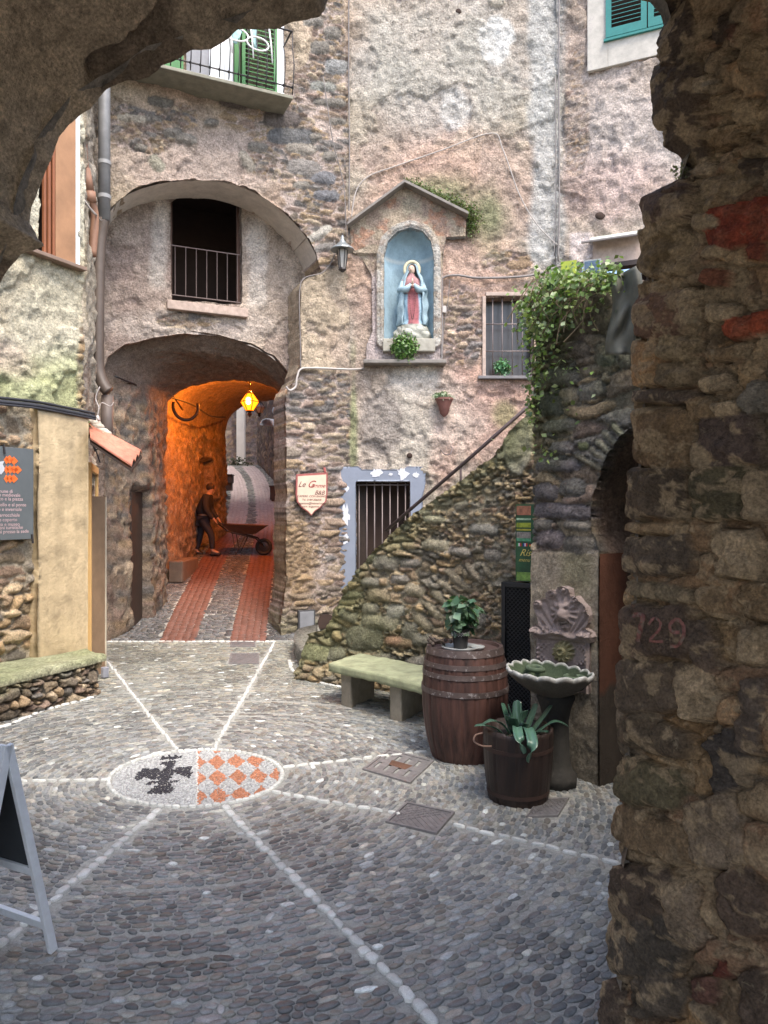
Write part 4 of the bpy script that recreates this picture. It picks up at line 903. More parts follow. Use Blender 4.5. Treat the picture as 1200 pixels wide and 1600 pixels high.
# moss and weeds growing on the roof
pts = []; 
for k in range(2600):
    t = random.random() ** .9; a = ap[0] + (er[0] - ap[0]) * t + random.gauss(0, .03); z = ap[1] + (er[1] - ap[1]) * t + abs(random.gauss(0, .05 + .06 * t)); pts.append(MF.pt(a, z + .01, .02 + random.random() * .24 * (1 - .5 * random.random())))
for k in range(900): pts.append(MF.pt(er[0] + abs(random.gauss(0, .10)) + .02, er[1] - .05 + random.gauss(0, .13), .03 + .05 * random.random()))
nn = np.tile(np.array([0, -.6, .8]), (len(pts), 1)); tag(leaves('roof_weeds', [tuple(p) for p in pts], nn, .035, [(.10, .15, .04), (.07, .10, .035), (.14, .20, .06), (.10, .09, .05)], base=MF.pt(3.0, ap[1], .1)), 'green moss and weeds sprouting on the right roof slope of the shrine', 'weeds', kind='stuff')

# statue of the Madonna
def statue():
    t = thing('madonna_statue', MF.pt(ac + .06, zb + .02, 0), 'painted praying Madonna statue in pale blue mantle inside the niche', 'statue')
    base = MF.pt(ac + .06, zb + .02, -.04); HH = 1.36
    n = 48; V = []; Fq = []; cc = []
    prof = [(0, .27, .19), (.05, .285, .2), (.10, .265, .19), (.15, .235, .17), (.19, .19, .15), (.24, .165, .13), (.34, .175, .13), (.45, .185, .13), (.54, .175, .125), (.61, .16, .115), (.67, .165, .11), (.73, .17, .105), (.77, .15, .095), (.80, .10, .08), (.825, .06, .065), (.85, .058, .065)]
    zs_ = np.linspace(0, .85, 60); pr = np.array(prof)
    for z in zs_:
        rx_ = np.interp(z, pr[:, 0], pr[:, 1]); ry_ = np.interp(z, pr[:, 0], pr[:, 2])
        for k in range(n):
            a = 2 * math.pi * k / n; fold = 1 + (.07 if z < .7 else .03) * math.sin(a * 7 + z * 9 + 2 * math.sin(a * 2 + z * 5)) + .03 * math.sin(a * 13 - z * 15)
            if z < .2: fold = 1 + .12 * math.sin(a * 5 + z * 30) * math.sin(z * 40 + a * 2)
            sway = .02 * math.sin(z * 5)
            wk = 1.18 if z < .78 else 1; V.append(base + Vector((rx_ * wk * fold * math.sin(a) + sway, -ry_ * fold * math.cos(a), z * HH)))
            front = math.cos(a) > .90
            if z < .19: c_ = (.36, .36, .31)
            elif front and z < .72: c_ = (.36, .12, .13)
            elif z > .58 and math.cos(a) > .3: c_ = (.38, .20, .20)
            elif z > .8: c_ = (.55, .40, .30)
            else: c_ = (.30, .45, .55)
            q = .75 + .5 * random.random() * .5 + .12 * math.sin(a * 9 + z * 20); cc.append(tuple(x * q for x in c_))
    m = len(zs_)
    for j in range(m - 1):
        for k in range(n): Fq.append((j * n + k, j * n + (k + 1) % n, (j + 1) * n + (k + 1) % n, (j + 1) * n + k))
    # head joined on the same mesh
    hb = MB(); hc = base + Vector((-.01, -.02, .90 * HH)); hb.ball(hc, (.062, .068, .085), 14); 
    for v in hb.v: V.append(v); cc.append((.55, .40, .31))
    for f_ in hb.f: Fq.append(tuple(i + m * n for i in f_))
    nz = MB(); nz.ball(hc + Vector((-.012, -.07, -.005)), (.010, .014, .018), 6); nz.ball(hc + Vector((.012, -.066, .018)), (.012, .006, .006), 5); nz.ball(hc + Vector((-.034, -.062, .018)), (.010, .006, .006), 5)
    mesh_obj('figure', V, Fq, masonry('painted_plaster', .002, 2., .6, .12), t, np.array(cc))
    fa = MB(); fa.ball(hc + Vector((-.012, -.068, -.006)), (.009, .012, .016), 6); fa.build('nose', mat('statue_skin', (.55, .40, .31), .5), t, smooth=True)
    for q_, r_, nm_ in (((.014, -.062, .018), (.010, .006, .005), 'eye'), ((-.036, -.058, .018), (.009, .006, .005), 'eye'), ((-.012, -.066, -.036), (.014, .005, .005), 'mouth')): ey = MB(); ey.ball(hc + Vector(q_), r_, 5); ey.build(nm_, mat('statue_dark', (.06, .03, .025), .5), t)
    h = MB(); h.ball(hc + Vector((0.005, .018, .018)), (.075, .07, .088), 12); h.build('hair', mat('statue_hair', (.035, .02, .015), .6), t, smooth=True)
    # mantle over head and shoulders
    V = []; Fq = []; cc = []; nz_ = 40; na = 26
    for j in range(nz_):
        z = .98 - .80 * j / (nz_ - 1); wx = np.interp(z, [.18, .25, .35, .5, .62, .72, .80, .88, .95, .98], [.26, .27, .27, .265, .24, .22, .175, .12, .09, .05]); wy = wx * .78
        for k in range(na):
            a = -2.45 + 4.9 * k / (na - 1); fo = 1 + .06 * math.sin(a * 8 + z * 12) + .04 * math.sin(z * 34 + a * 3)
            V.append(base + Vector((wx * fo * math.sin(a) + .01, wy * fo * math.cos(a) + .01, z * HH))); q = .85 + .25 * math.sin(a * 8 + z * 12) * .5; cc.append((.30 * q, .41 * q, .46 * q))
    for j in range(nz_ - 1):
        for k in range(na - 1): Fq.append((j * na + k, j * na + k + 1, (j + 1) * na + k + 1, (j + 1) * na + k))
    o = mesh_obj('mantle', V, Fq, masonry('painted_plaster'), t, np.array(cc)); o.modifiers.new('thick', 'SOLIDIFY').thickness = .018
    # sleeves and joined hands
    ar = MB()
    for s in (-1, 1):
        ar.tube([base + Vector((s * .15, -.02, .74 * HH)), base + Vector((s * .20, -.08, .63 * HH)), base + Vector((s * .10, -.17, .62 * HH)), base + Vector((s * .02, -.19, .68 * HH))], [.05, .065, .06, .03], 12)
    ar.build('sleeve', mat('statue_blue', (.28, .39, .44), .6, 0, .2, 12), t, smooth=True)
    hd = MB()
    for s in (-1, 1):
        for f_ in range(4): hd.tube([base + Vector((s * .010, -.185 - .006 * f_, .67 * HH)), base + Vector((s * .006, -.195 - .010 * f_, .715 * HH)), base + Vector((s * .002, -.190 - .012 * f_, .755 * HH - .004 * f_))], [.009, .008, .005], 6)
        hd.ball(base + Vector((s * .012, -.19, .665 * HH)), (.014, .03, .035), 8); hd.tube([base + Vector((s * .02, -.17, .66 * HH)), base + Vector((s * .014, -.165, .71 * HH))], .007, 6)
    hd.build('hands', mat('statue_skin', (.55, .4, .31)), t, smooth=True)
    ro = MB()
    for k in range(60):
        a = 2 * math.pi * k / 60; ro.ball(base + Vector((.045 * math.sin(a) * (1 + .3 * math.cos(a)), -.20 + .02 * math.cos(a), .46 * HH + .22 * HH * math.cos(a))), .009, 4)
    for k in range(14): ro.ball(base + Vector((random.gauss(0, .03), -.2, .66 * HH + random.gauss(0, .03))), .016, 5)
    ro.build('rosary', mat('rosary_red', (.10, .03, .03), .5), t)
    ha = MB(); ha.tube([base + Vector((.0 + .125 * math.cos(a), .045, .925 * HH + .14 * math.sin(a) - .01)) for a in np.linspace(-.55, math.pi + .55, 26)], .03, 8); ha.build('halo', mat('halo_cream', (.60, .54, .36), .6, 0, .2, 30), t, smooth=True)
    ch = MB()
    for k in range(16): a = 2 * math.pi * k / 16; ch.ball(base + Vector((.20 * math.cos(a) + random.gauss(0, .03), .13 * math.sin(a) - .02, .06 + random.random() * .10)), (.085, .07, .07), 8)
    ch.build('cloud_base', mat('cloud_plaster', (.38, .38, .33), .7, 0, .25, 14), t, smooth=True)
statue()

# lantern on the corner, unlit
lc = LF.P(535, 402, .28); lam = thing('wall_lamp', lc, 'grey hooded wall lamp beside the shrine roof', 'lamp')
mb = MB(); mb.lathe([(.02, .36), (.03, .30), (.075, .23), (.20, .135), (.205, .12), (.02, .13)], lc, 12); mb.build('hood', mat('lamp_metal', (.30, .33, .34), .45, .6, .2), lam, bevel=.002)
mb = MB(); mb.lathe([(.085, .12), (.055, -.18)], lc, 6); mb.build('glass', mat('grey_lamp_glass', (.30, .28, .25), .3), lam)
mb = MB()
for k in range(6): a = 2 * math.pi * k / 6; mb.tube([lc + Vector((.088 * math.cos(a), .088 * math.sin(a), .12)), lc + Vector((.058 * math.cos(a), .058 * math.sin(a), -.18))], .008, 5)
mb.lathe([(.06, -.18), (.07, -.21), (.02, -.25)], lc, 8); mb.build('frame', m_black_iron, lam); mb = MB(); mb.tube([lc + Vector((0, 0, .34)), lc + Vector((0, .05, .42)), lc + Vector((0, .3, .40))], .014, 6); mb.build('bracket', m_black_iron, lam)

# plants on the shrine and windowsill
for (px, py, n_, r_, cnt, lab, cols) in ((632, 542, .22, (.23, .10, .26), 1500, 'bushy fern trailing from the foot of the shrine niche', [(.06, .13, .03), (.10, .19, .05), (.14, .24, .07)]),
                                         (785, 574, .05, (.15, .08, .15), 600, 'small green plant on the barred window sill', [(.10, .25, .12), (.14, .30, .15), (.07, .16, .07)])):
    c = MF.P(px, py, n_); pp, nn = cluster(c, r_, cnt); pp[:, 2] = np.where(rng.random(cnt) < .5, pp[:, 2], pp[:, 2] * .5 + c.z * .5)
    mb = MB(); 
    for k in range(24): e = c + Vector((random.gauss(0, r_[0] * .6), random.gauss(0, .04) - .04, random.gauss(0, r_[2] * .6))); mb.tube([c + Vector((0, .04, -.05)), (c + e) / 2 + Vector((0, 0, .03)), e], .004, 4)
    t = thing('sill_plant', c, lab, 'plant'); mb.build('stem', mat('plant_stem', (.10, .09, .04), .8), t); leaves('foliage', pp, nn, .05, cols, t)
# wall pot
c = MF.P(694, 631, .14); wp = thing('wall_flowerpot', c, 'dark red clay half pot hung on the wall above the grey doorway', 'flowerpot')
mb = MB(); mb.lathe([(.02, -.22), (.07, -.17), (.10, -.05), (.145, .06), (.16, .065), (.16, .10), (.14, .10), (.12, .05)], c, 20, sy=.8); mb.build('pot', mat('dark_terracotta', (.16, .065, .05), .7, 0, .25, 10, .002, 40), wp, smooth=True, autos=40)
pp, nn = cluster(c + Vector((-.05, 0, .13)), (.16, .09, .07), 260); leaves('foliage', pp, nn, .045, [(.20, .28, .17), (.28, .36, .25), (.12, .16, .09)], wp)
mb = MB()
for k in range(9): a = random.random() * 6; mb.tube([c + Vector((0, 0, .05)), c + Vector((.1 * math.cos(a), .06 * math.sin(a), .16)), c + Vector((.19 * math.cos(a), .1 * math.sin(a) - .04, .12 - .1 * random.random()))], .004, 4)
mb.build('stem', mat('pale_stem', (.35, .35, .25), .8), wp)
c = MF.P(698, 706, .05); mb = MB(); mb.tube(spline([c + Vector((-.10, .05, .04)), c + Vector((-.03, -.05, -.05)), c + Vector((.05, -.08, -.04)), c + Vector((.09, -.06, .04)), c + Vector((.07, -.05, .09))], 5), .012, 6)
tag(mb.build('wall_hook', mat('grille_iron', (.2, .2, .2)), None, smooth=True, base=c), 'bent iron hook fixed in the pink wall above the stair rail', 'hook')
# shield sign
SP = LF.off(.06)
sg = thing('shield_sign', LF.P(488, 772, .1), 'cream shield-shaped bed and breakfast sign with red border', 'sign')
out = [LF.off(.11).sz(*p) for p in ((463, 741), (512, 738), (512, 770), (510, 784), (500, 794), (492, 799), (486.5, 806), (481, 800), (471, 793), (464, 784), (462, 772))]
cx0 = sum(p[0] for p in out) / len(out); cz0 = sum(p[1] for p in out) / len(out)
mb = MB(); mb.slab([LF.pt(a, z, .11) for a, z in out][::-1], -Vector((*LF.n, 0)) * .03); mb.build('border', mat('sign_border', (.30, .09, .08), .6, 0, .15), sg, bevel=.003)
mb = MB(); mb.slab([LF.pt(cx0 + (a - cx0) * .90, cz0 + (z - cz0) * .92, .114) for a, z in out][::-1], -Vector((*LF.n, 0)) * .01); mb.build('panel', mat('sign_cream', (.66, .50, .38), .6, 0, .1, 6), sg)
rt = (*LF.d, 0); m_ink = mat('dark_ink', (.10, .03, .03), .6)
def stext(pl, s, px, py, size, n_, m, par, sh_=0., align='CENTER', sx=1.): a, z = pl.off(n_).sz(px, py); text('lettering', s, pl.pt(a, z, n_), size, (*pl.d, 0), (0, 0, 1), m, par, sh_, .0006, align, sx)
m_inkr = mat('red_ink', (.26, .03, .03), .6)
stext(LF, 'Le', 471, 757, .13, .117, m_ink, sg, .5); stext(LF, 'G', 485, 757, .17, .117, m_inkr, sg, .5); stext(LF, 'emme', 496.5, 759, .10, .117, m_inkr, sg, .5); stext(LF, 'B&B', 499, 770, .10, .117, m_ink, sg, .4)
for s_, py in (('CAMERE  CON BAGNO', 775.5), ('Tel. 0184 206028', 781), ('legemme@hotmail.com', 786.5), ('www. le gemme .it', 791.5)): stext(LF, s_, 487, py, .048, .117, m_ink, sg, .2)
mb = MB(); mb.tube([LF.P(507, 731, .02), LF.P(508, 738, .10)], .02, 5); mb.build('hanger', mat('sign_border'  , (.3, .1, .1)), sg)
# meter hatch, and a dark slab painting the shade of a hole beside it
mb = MB(); a0, z0 = LF.sz(464, 985); a1, z1 = LF.sz(490, 952); t = thing('meter_hatch', LF.pt((a0 + a1) / 2, z0, .05), 'small grey metal meter hatch low on the tunnel pier', 'hatch')
mb.pbox(LF, a0, a1, z0, z1, .02, .085); mb.build('frame', mat('hatch_dark', (.06, .06, .065), .6), t, bevel=.005); mb = MB(); mb.pbox(LF, a0 + .025, a1 - .025, z0 + .03, z1 - .02, .08, .092); mb.build('door', mat('hatch_grey', (.24, .25, .27), .6, .2, .15), t, bevel=.004)
a0, z0 = LF.sz(494, 982); a1, z1 = LF.sz(518, 958); mb = MB(); mb.slab([LF.pt(a0 + (a1 - a0) * a, z0 + (z1 - z0) * b, .075) for a, b in ((.0, .0), (1, .05), (1, .8), (.7, 1), (.2, .95), (.05, .6))][::-1], -Vector((*LF.n, 0)) * .02); mb.build('hole_shade', m_dark, house)

# cables on the middle wall
def cable(pl, pts, n_=.05, r=.012, name='wall_cable', label='thin cable', m=None, k=6):
    mb = MB(); P = spline([pl.P(px, py, n_) for px, py in pts], k); mb.tube(P, r, 6); return tag(mb.build(name, m or m_cable, None, smooth=True, base=P[len(P) // 2]), label, 'cable', 'cables running over the facades')
m_cable = mat('grey_cable', (.20, .18, .17), .6, 0, .2, 10); m_cable_l = mat('pale_cable', (.42, .38, .35), .6)
cable(MF, [(545, -60), (545, 120), (546, 240), (545, 380)], .05, .011, label='vertical cable running down the corner beside the stone quoins')
cable(LF, [(505, 120), (520, 220), (537, 290), (541, 370)], .08, .008, label='thin slack wire hanging left of the corner above the wall lamp')
cable(MF, [(549, 340), (556, 300), (575, 276), (617, 260), (692, 234), (768, 208), (786, 234), (812, 305), (840, 352), (872, 384)], .05, .010, label='cable arching over the shrine roof and down to the ivy', m=m_cable_l)
cable(MF, [(874, -60), (873, 120), (874, 300), (872, 408)], .06, .014, label='cable running straight down the pale strip of wall')
cable(MF, [(868, 120), (868, 300), (866, 400)], .05, .008, label='thin second cable close beside the straight one on the pale strip')
cable(MF, [(690, 558), (691, 500), (690, 445), (694, 433), (715, 430), (745, 434), (800, 433), (840, 428), (878, 414), (905, 405), (935, 404)], .07, .020, label='thick cable bending above the barred window towards the ivy', k=8)
cable(MF, [(703, 437), (700, 470), (694, 510), (692, 545)], .05, .006, label='very thin wire dangling right of the shrine niche')
cable(MF, [(691, 556), (684, 563), (640, 567)], .08, .018, label='short cable tail curling under the shrine slab')
cable(LF, [(447, 604), (453, 610), (462, 604), (464, 590), (470, 577), (490, 575), (545, 577), (568, 576)], .10, .018, label='conduit along the top of the rubble pier ending in a loop', m=m_cable_l)
cable(LF, [(470, 577), (469, 520), (468, 460), (475, 435), (505, 425), (522, 400), (522, 375)], .07, .009, label='thin cable climbing from the pier to the wall lamp')
# small box on cable
c = MF.P(694, 484, .07); mb = MB(); mb.box(c, (.07, .08, .12)); tag(mb.build('junction_box', m_cable_l, None, bevel=.01, base=c), 'tiny grey junction box on the cable right of the niche', 'junction box')

# ================================================================== RIGHT HOUSE
rh = thing('shuttered_house', (4.6, 12.0, 0), 'rough pink house wall with the green shuttered window at top right', 'house')
def rf_zone(c, S, Z, px, py, sd):
    c = mixc(c, (.66, .59, .55), blob(px, py, 985, 210, 90, 110, .5, .6, 51) * .6); c = mixc(c, (.72, .62, .58), band(px, 890, 925, 4, py, 3, 5) * sst(362, 366, py)); c = mixc(c, (.60, .42, .37), blob(px, py, 960, 290, 90, 50, .5, .5, 52) * .5)
    return mixc(c, (.47, .47, .45), band(px, 840, 880, 8, py, 8, 6) * .8)
RWIN = [(950, 62), (948, -120), (1075, -120), (1075, 32)]
ROP = [(905, 470), (905, 410), (1010, 396), (1010, 470)]
hf, cf = make_wall_funcs(lambda S, Z, px, py: blob(px, py, 900, 180, 22, 140, .4, .5, 53) * .5, .26, .10, .06, (1.1, 1, .95), (.47, .385, .31), (.45, .36, .29), (.45, .36, .31), (.52, .43, .38), rf_zone, 1.25, 301)
wall('wall', RF, -.03, 4.6, -.1, 11.5, .028, hf, cf, m_wall, [RF.poly(RWIN), RF.poly(ROP)], None, .3, rh, .006)
mb = MB(); a0, zb = RF.sz(949, 64); a1, _ = RF.sz(1072, 60); aL = RF.sz(918, 60)[0]; zt = zb + 1.9
mb.pbox(RF, aL, a0 + .01, zb - .45, zt, -.05, .03); mb.pbox(RF, a0 + .01, a1 + .4, zb - .45, zb - .005, -.05, .031); mb.build('window_surround', mat('pale_render', (.44, .41, .36), .85, 0, .22, 5, .003, 30, ((.40, .36, .33), 2.5, .6)), rh, bevel=.008)
m_teal = mat('teal_shutter', (.02, .17, .15), .45, 0, .12, 8)
am = RF.sz(1012, 50)[0]
for (u0, u1) in ((a0 - .02, am - .01), (am + .01, am + (am - a0))):
    mb = MB(); shutter(mb, RF, u0, u1, zb + .02, zt, .02, .065, .07, .09); mb.build('shutter', m_teal, rh)
mb = MB(); mb.pbox(RF, a0 - .05, a1 + .4, zb - .04, zb + .0, -.04, .08); mb.build('window_sill', m_teal, rh)
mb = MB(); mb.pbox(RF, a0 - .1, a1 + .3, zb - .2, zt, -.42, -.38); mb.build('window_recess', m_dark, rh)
mb = MB(); a0, z0 = RF.off(.25).sz(921, 377); a1, z1 = RF.off(.25).sz(1006, 360); mb.hexa([RF.pt(a0, z0 - .03, .30), RF.pt(a1, z0 - .03, .30), RF.pt(a1, z0 + .12, 0), RF.pt(a0, z0 + .12, 0), RF.pt(a0, z0, .30), RF.pt(a1, z0, .30), RF.pt(a1, z0 + .15, 0), RF.pt(a0, z0 + .15, 0)]); mb.build('canopy_slab', mat('pale_green_slate', (.48, .54, .46), .8, 0, .2, 10), rh, bevel=.004)
mb = MB(); mb.tube([RF.pt(a0 - .12, z0 - .03, .33), RF.pt(a1, z0 - .03, .33)], .022, 6); mb.build('canopy_rail', m_cable, rh)
mb = MB(); a0, zt = RF.sz(927, 380); a1, zb = RF.sz(1010, 408); mb.pbox(RF, a0, a1, zb + .02, zt, .0, .08); mb.build('lintel', m_surr, rh, bevel=.01)
mb = MB(); mb.pbox(RF, a0, a1 + .1, zb - .06, zb + .02, -.1, .10); mb.build('lintel_beam', m_wood_dark, rh)
mb = MB(); q0, q1 = RF.sz(903, 430)[0], RF.sz(1012, 430)[0]; mb.pbox(RF, q0 - .2, q1 + .2, zb - 1.4, zb, -.7, -.65); mb.build('recess', m_dark, rh)
mb = MB(); a0, zt = RF.sz(893, 417); a1, zb = RF.sz(903, 446); ysg = mb.pbox(RF, a0 - .12, a1 + .03, zb - .05, zt, .30, .33); tag(mb.build('notice_board', mat('yellow_green_sign', (.30, .36, .03), .5, 0, .05), None, base=RF.pt(a0, zb, .3)), 'plain yellow-green board half hidden behind the ivy top', 'board')
mb = MB(); a0 += .25; mb.pbox(RF, a0, a0 + .28, zb - .05, zt - .03, .30, .325); o = mb.build('notice_poster', mat('grey_frame', (.3, .32, .3), .6), None, base=RF.pt(a0, zb, .3)); tag(o, 'small white-framed blue poster behind the ivy top', 'poster')
mb = MB(); mb.pbox(RF, a0 + .02, a0 + .26, zb - .03, zt - .05, .32, .33); mb.build('picture', mat('blue_picture', (.06, .10, .15), .5, 0, .6, 12), o)
# dark balls painting the shade in small wall holes
for (pl, px, py, par) in ((RF, 938, 337, rh), (MF, 640, 712, mid), (MF, 716, 18, mid)):
    c = pl.P(px, py, .02); mb = MB(); mb.ball(c, (.09, .035, .065) if pl is RF else (.05, .03, .05), 8); mb.build('hole_shade', m_dark, par)

# ================================================================== STAIRCASE
st = thing('stone_staircase', SW.pt(1.4, 0, -.5), 'mossy outdoor rubble stone staircase climbing to the ivy block', 'staircase')
top_px = [(470, 1200), (476, 1004), (484, 990), (512, 984), (522, 955), (540, 918), (560, 886), (582, 862), (604, 842), (650, 800), (700, 765), (742, 735), (775, 710), (797, 676), (822, 650), (830, 625), (880, 600), (1000, 600), (1000, 1200)]
def sw_zone(c, S, Z, px, py, sd): return c
def sw_moss(c, S, Z, px, py, sd):
    d = poly_sdf(S, Z, SWP); m = sst(-.42, -.02, d + .16 * fbm(S, Z, .3, 4, 5)); c = mixc(c, (.17, .19, .075), m * .48)
    m2 = blob(px, py, 560, 970, 60, 70, .5, .6, 62) + blob(px, py, 810, 680, 30, 50, .3, .4, 63) + blob(px, py, 620, 1010, 90, 40, .5, .6, 64) * .6; c = mixc(c, (.20, .21, .09), np.clip(m2, 0, 1) * .45)
    return mixc(c, (.34, .20, .13), blob(px, py, 617, 1000, 16, 9, .3, .4, 65) * .6)
SWP = SW.poly(top_px)
hf, cf = make_wall_funcs(lambda S, Z, px, py: 1 - .75 * blob(px, py, 812, 690, 26, 55, .25, .3, 66) - .45 * blob(px, py, 765, 880, 45, 50, .4, .4, 67), .21, .088, .085, (1.12, 1.04, .86), (.33, .31, .24), (.30, .28, .22), (.30, .27, .2), (.27, .24, .175), None, 1.2, 401, sw_moss, extra=[(715, 906, 28, 7, 40, (.30, .26, .19)), (741, 896, 22, 6, 50, (.28, .24, .18)), (703, 920, 24, 6, 38, (.30, .26, .19)), (692, 936, 25, 7, 40, (.27, .24, .17)), (678, 952, 24, 7, 42, (.31, .27, .19)), (660, 970, 20, 8, 46, (.29, .25, .18)), (762, 892, 16, 5, 60, (.26, .23, .17)),
    (604, 879, 22, 11, 8), (680, 812, 18, 7, 4, (.3, .28, .2)), (756, 828, 25, 9, 10, (.24, .23, .2)), (680, 852, 22, 9, 3, (.33, .3, .22)), (593, 930, 20, 11, 2, (.36, .29, .2)), (648, 922, 17, 10, 20, (.33, .29, .21)), (579, 910, 15, 8), (570, 996, 29, 20, 0, (.2, .19, .16)), (618, 955, 15, 12, -20, (.3, .29, .24)), (578, 951, 14, 9), (622, 1003, 23, 9, 5, (.36, .24, .16)), (593, 972, 29, 12, 8, (.27, .25, .19)), (742, 966, 20, 14, 0, (.33, .3, .25)), (528, 1021, 13, 11, 0, (.2, .19, .17)), (497, 1018, 22, 13, 5, (.24, .24, .15)), (660, 1000, 16, 10), (640, 880, 16, 7), (720, 862, 20, 8, 14), (770, 868, 14, 10), (545, 962, 16, 9, 30), (625, 905, 14, 7), (640, 985, 12, 15, 20), (655, 1035, 24, 10), (600, 1030, 22, 9)])
def hf2(S, Z, px, py):
    h, aux = hf(S, Z, px, py); return h + .16 * sst(.5, 0, Z) * sst(1.4, .2, S), aux
wall('side_wall', SW, -.45, 4.0, -.1, 3.7, .017, hf2, cf, m_wall2, [], SWP, .35, st, .02, revcol=(.24, .24, .14))
# relieving arch stones set fan-wise in the wall
for k in range(13):
    s = .15 + k * .26; z = float(np.interp(s, [p[0] for p in SWP[3:16]], [p[1] for p in SWP[3:16]])) - .10
    mb = MB(); mb.pbox(SW, s, s + .34, max(z - .3, 0), z, -1.5, -.3); mb.build('step', mat('step_stone', (.28, .27, .22), .9, 0, .25, 6, .005, 25), st, bevel=.015)
# low rounded foot of the stair with a slab on it
mb = MB(); V = []; Fq = []; cc = []; fp = spline([G(520, 1066), G(498, 1060), G(478, 1048), G(462, 1030), G(470, 1008), G(500, 1000)], 10)
for i, p in enumerate(fp):
    for j in range(10):
        z = j * .028; t = i / len(fp); q = float(fbm(np.array([i * .06]), np.array([z]), .08, 3, 5)[0]); V.append(p + Vector((q * .03 - j * .004, q * .03 + j * .004, z))); cc.append(tuple(np.array((.32, .31, .27)) * (1 + .3 * q)))
for i in range(len(fp) - 1):
    for j in range(9): Fq.append((i * 10 + j, (i + 1) * 10 + j, (i + 1) * 10 + j + 1, i * 10 + j + 1))
mi = len(V); V.append(sum([p for p in fp], Vector()) / len(fp) + Vector((.05, .05, .27))); cc.append((.32, .31, .24))
for i in range(len(fp) - 1): Fq.append((i * 10 + 9, (i + 1) * 10 + 9, mi))
mesh_obj('stair_foot', V, Fq, m_wall, st, np.array(cc))
mb = MB(); q = [G(480, 1003, .34), G(514, 985, .36), G(530, 1002, .36), G(492, 1022, .34)]; mb.slab([p for p in q][::-1], Vector((0, 0, -.09))); mb.build('bottom_slab', mat('mossy_slab', (.30, .32, .17), .9, 0, .3, 7, .006, 20), st, bevel=.015)
# handrail
mb = MB(); rp = [SW.P(603, 829, -.22), SW.P(640, 797, -.22), SW.P(720, 728, -.22), SW.P(830, 631, -.22)]; mb.tube(rp, .022, 8)
for p, L in ((rp[1], .35), (rp[2], .4), (rp[3], .5)): mb.tube([p, p - Vector((0, 0, L))], .014, 6)
mb.build('handrail', mat('brown_iron_rail', (.07, .05, .05), .55, .4, .2), st, smooth=True)

# lattice gate and poster beside the ivy block
lg = thing('lattice_gate', SW.P(808, 1112, .06), 'black lattice panel between the barrel and the fountain pillar', 'gate')
a0, zb = SW.off(.1).sz(785, 1118); a1, zt = SW.off(.1).sz(838, 912); zb = .02
mb = MB(); m_black = mat('black_paint', (.012, .012, .014), .5)
for (u0, u1, v0, v1) in ((a0, a0 + .045, zb, zt), (a1 - .045, a1, zb, zt), (a0 + .045, a1 - .045, zt - .05, zt), (a0 + .045, a1 - .045, zb, zb + .05)): mb.pbox(SW, u0, u1, v0, v1, .09, .13)
mb.build('frame', m_black, lg, bevel=.004)
mb = MB()
for k in range(-40, 60):
    for s_ in (1, -1):
        x0 = a0 + k * .045; pts = [(x0 + s_ * t, zb + t) for t in np.linspace(0, zt - zb, 60)]; pts = [p for p in pts if a0 + .04 < p[0] < a1 - .04]
        if len(pts) > 2: mb.beam(SW.pt(*pts[0], .11 + s_ * .003), SW.pt(*pts[-1], .11 + s_ * .003), .005, .014, up=(*SW.n, 0))
mb.build('lattice', mat('lattice_black', (.035, .035, .037), .6), lg)
mb = MB(); mb.pbox(SW, a0, a1, zb, zt, .07, .08); mb.build('backing', mat('gate_backing', (.004, .004, .004), .9), lg)
po = thing('restaurant_poster', SW.P(820, 850, .1), 'tall green restaurant poster with small flags beside the pillar', 'poster')
a0, zt = SW.off(.1).sz(806, 788); a1, zb = SW.off(.1).sz(846, 910)
mb = MB(); mb.pbox(SW, a0, a1, zb, zt, .08, .105); mb.build('board', mat('dark_green_board', (.02, .07, .03), .4, 0, .4, 9), po)
def prect(u0, u1, v0, v1, col, nm, n_=.106):
    mb = MB(); w_ = a1 - a0; h_ = zt - zb; mb.pbox(SW, a0 + w_ * u0, a0 + w_ * u1, zb + h_ * v0, zb + h_ * v1, .104, n_ + .002); mb.build('picture', mat(nm, col, .45, 0, .55, 25), po)
prect(.04, .6, .86, .98, (.30, .12, .07), 'pic_red'); prect(.04, .6, .795, .82, (.30, .42, .28), 'pic_pale'); prect(.04, .6, .70, .76, (.25, .30, .03), 'pic_yellow'); prect(.04, .6, .66, .68, (.35, .32, .04), 'pic_gold'); prect(.04, .6, .52, .56, (.08, .28, .15), 'pic_teal'); prect(.04, .6, .01, .12, (.16, .28, .06), 'pic_lime'); prect(.04, .6, .56, .64, (.22, .20, .18), 'pic_grey')
for k, cols in enumerate((((.01, .25, .05), (.6, .6, .6), (.5, .02, .02)), ((.02, .04, .3), (.6, .6, .6), (.5, .02, .02)))):
    for j, cl_ in enumerate(cols): mb = MB(); w_ = a1 - a0; mb.pbox(SW, a0 + w_ * (.06 + .24 * k + .055 * j), a0 + w_ * (.115 + .24 * k + .055 * j), zb + (zt - zb) * .455, zb + (zt - zb) * .495, .105, .109); mb.build('flag', mat('flag%d%d' % (k, j), cl_, .5, 0, .02), po)
for j, cl_ in enumerate(((.01, .01, .01), (.5, .02, .02), (.6, .4, .02))): mb = MB(); mb.pbox(SW, a0 + w_ * .54, a0 + w_ * .7, zb + (zt - zb) * (.482 - .0133 * j), zb + (zt - zb) * (.4953 - .0133 * j), .105, .109); mb.build('flag', mat('flag2%d' % j, cl_, .5, 0, .02), po)
m_gold = mat('gold_letter', (.55, .45, .12), .5)
stext(SW, 'Ris', 820, 864, .10, .108, m_gold, po, .5); stext(SW, 'menu', 819, 875, .055, .108, m_gold, po, .4)

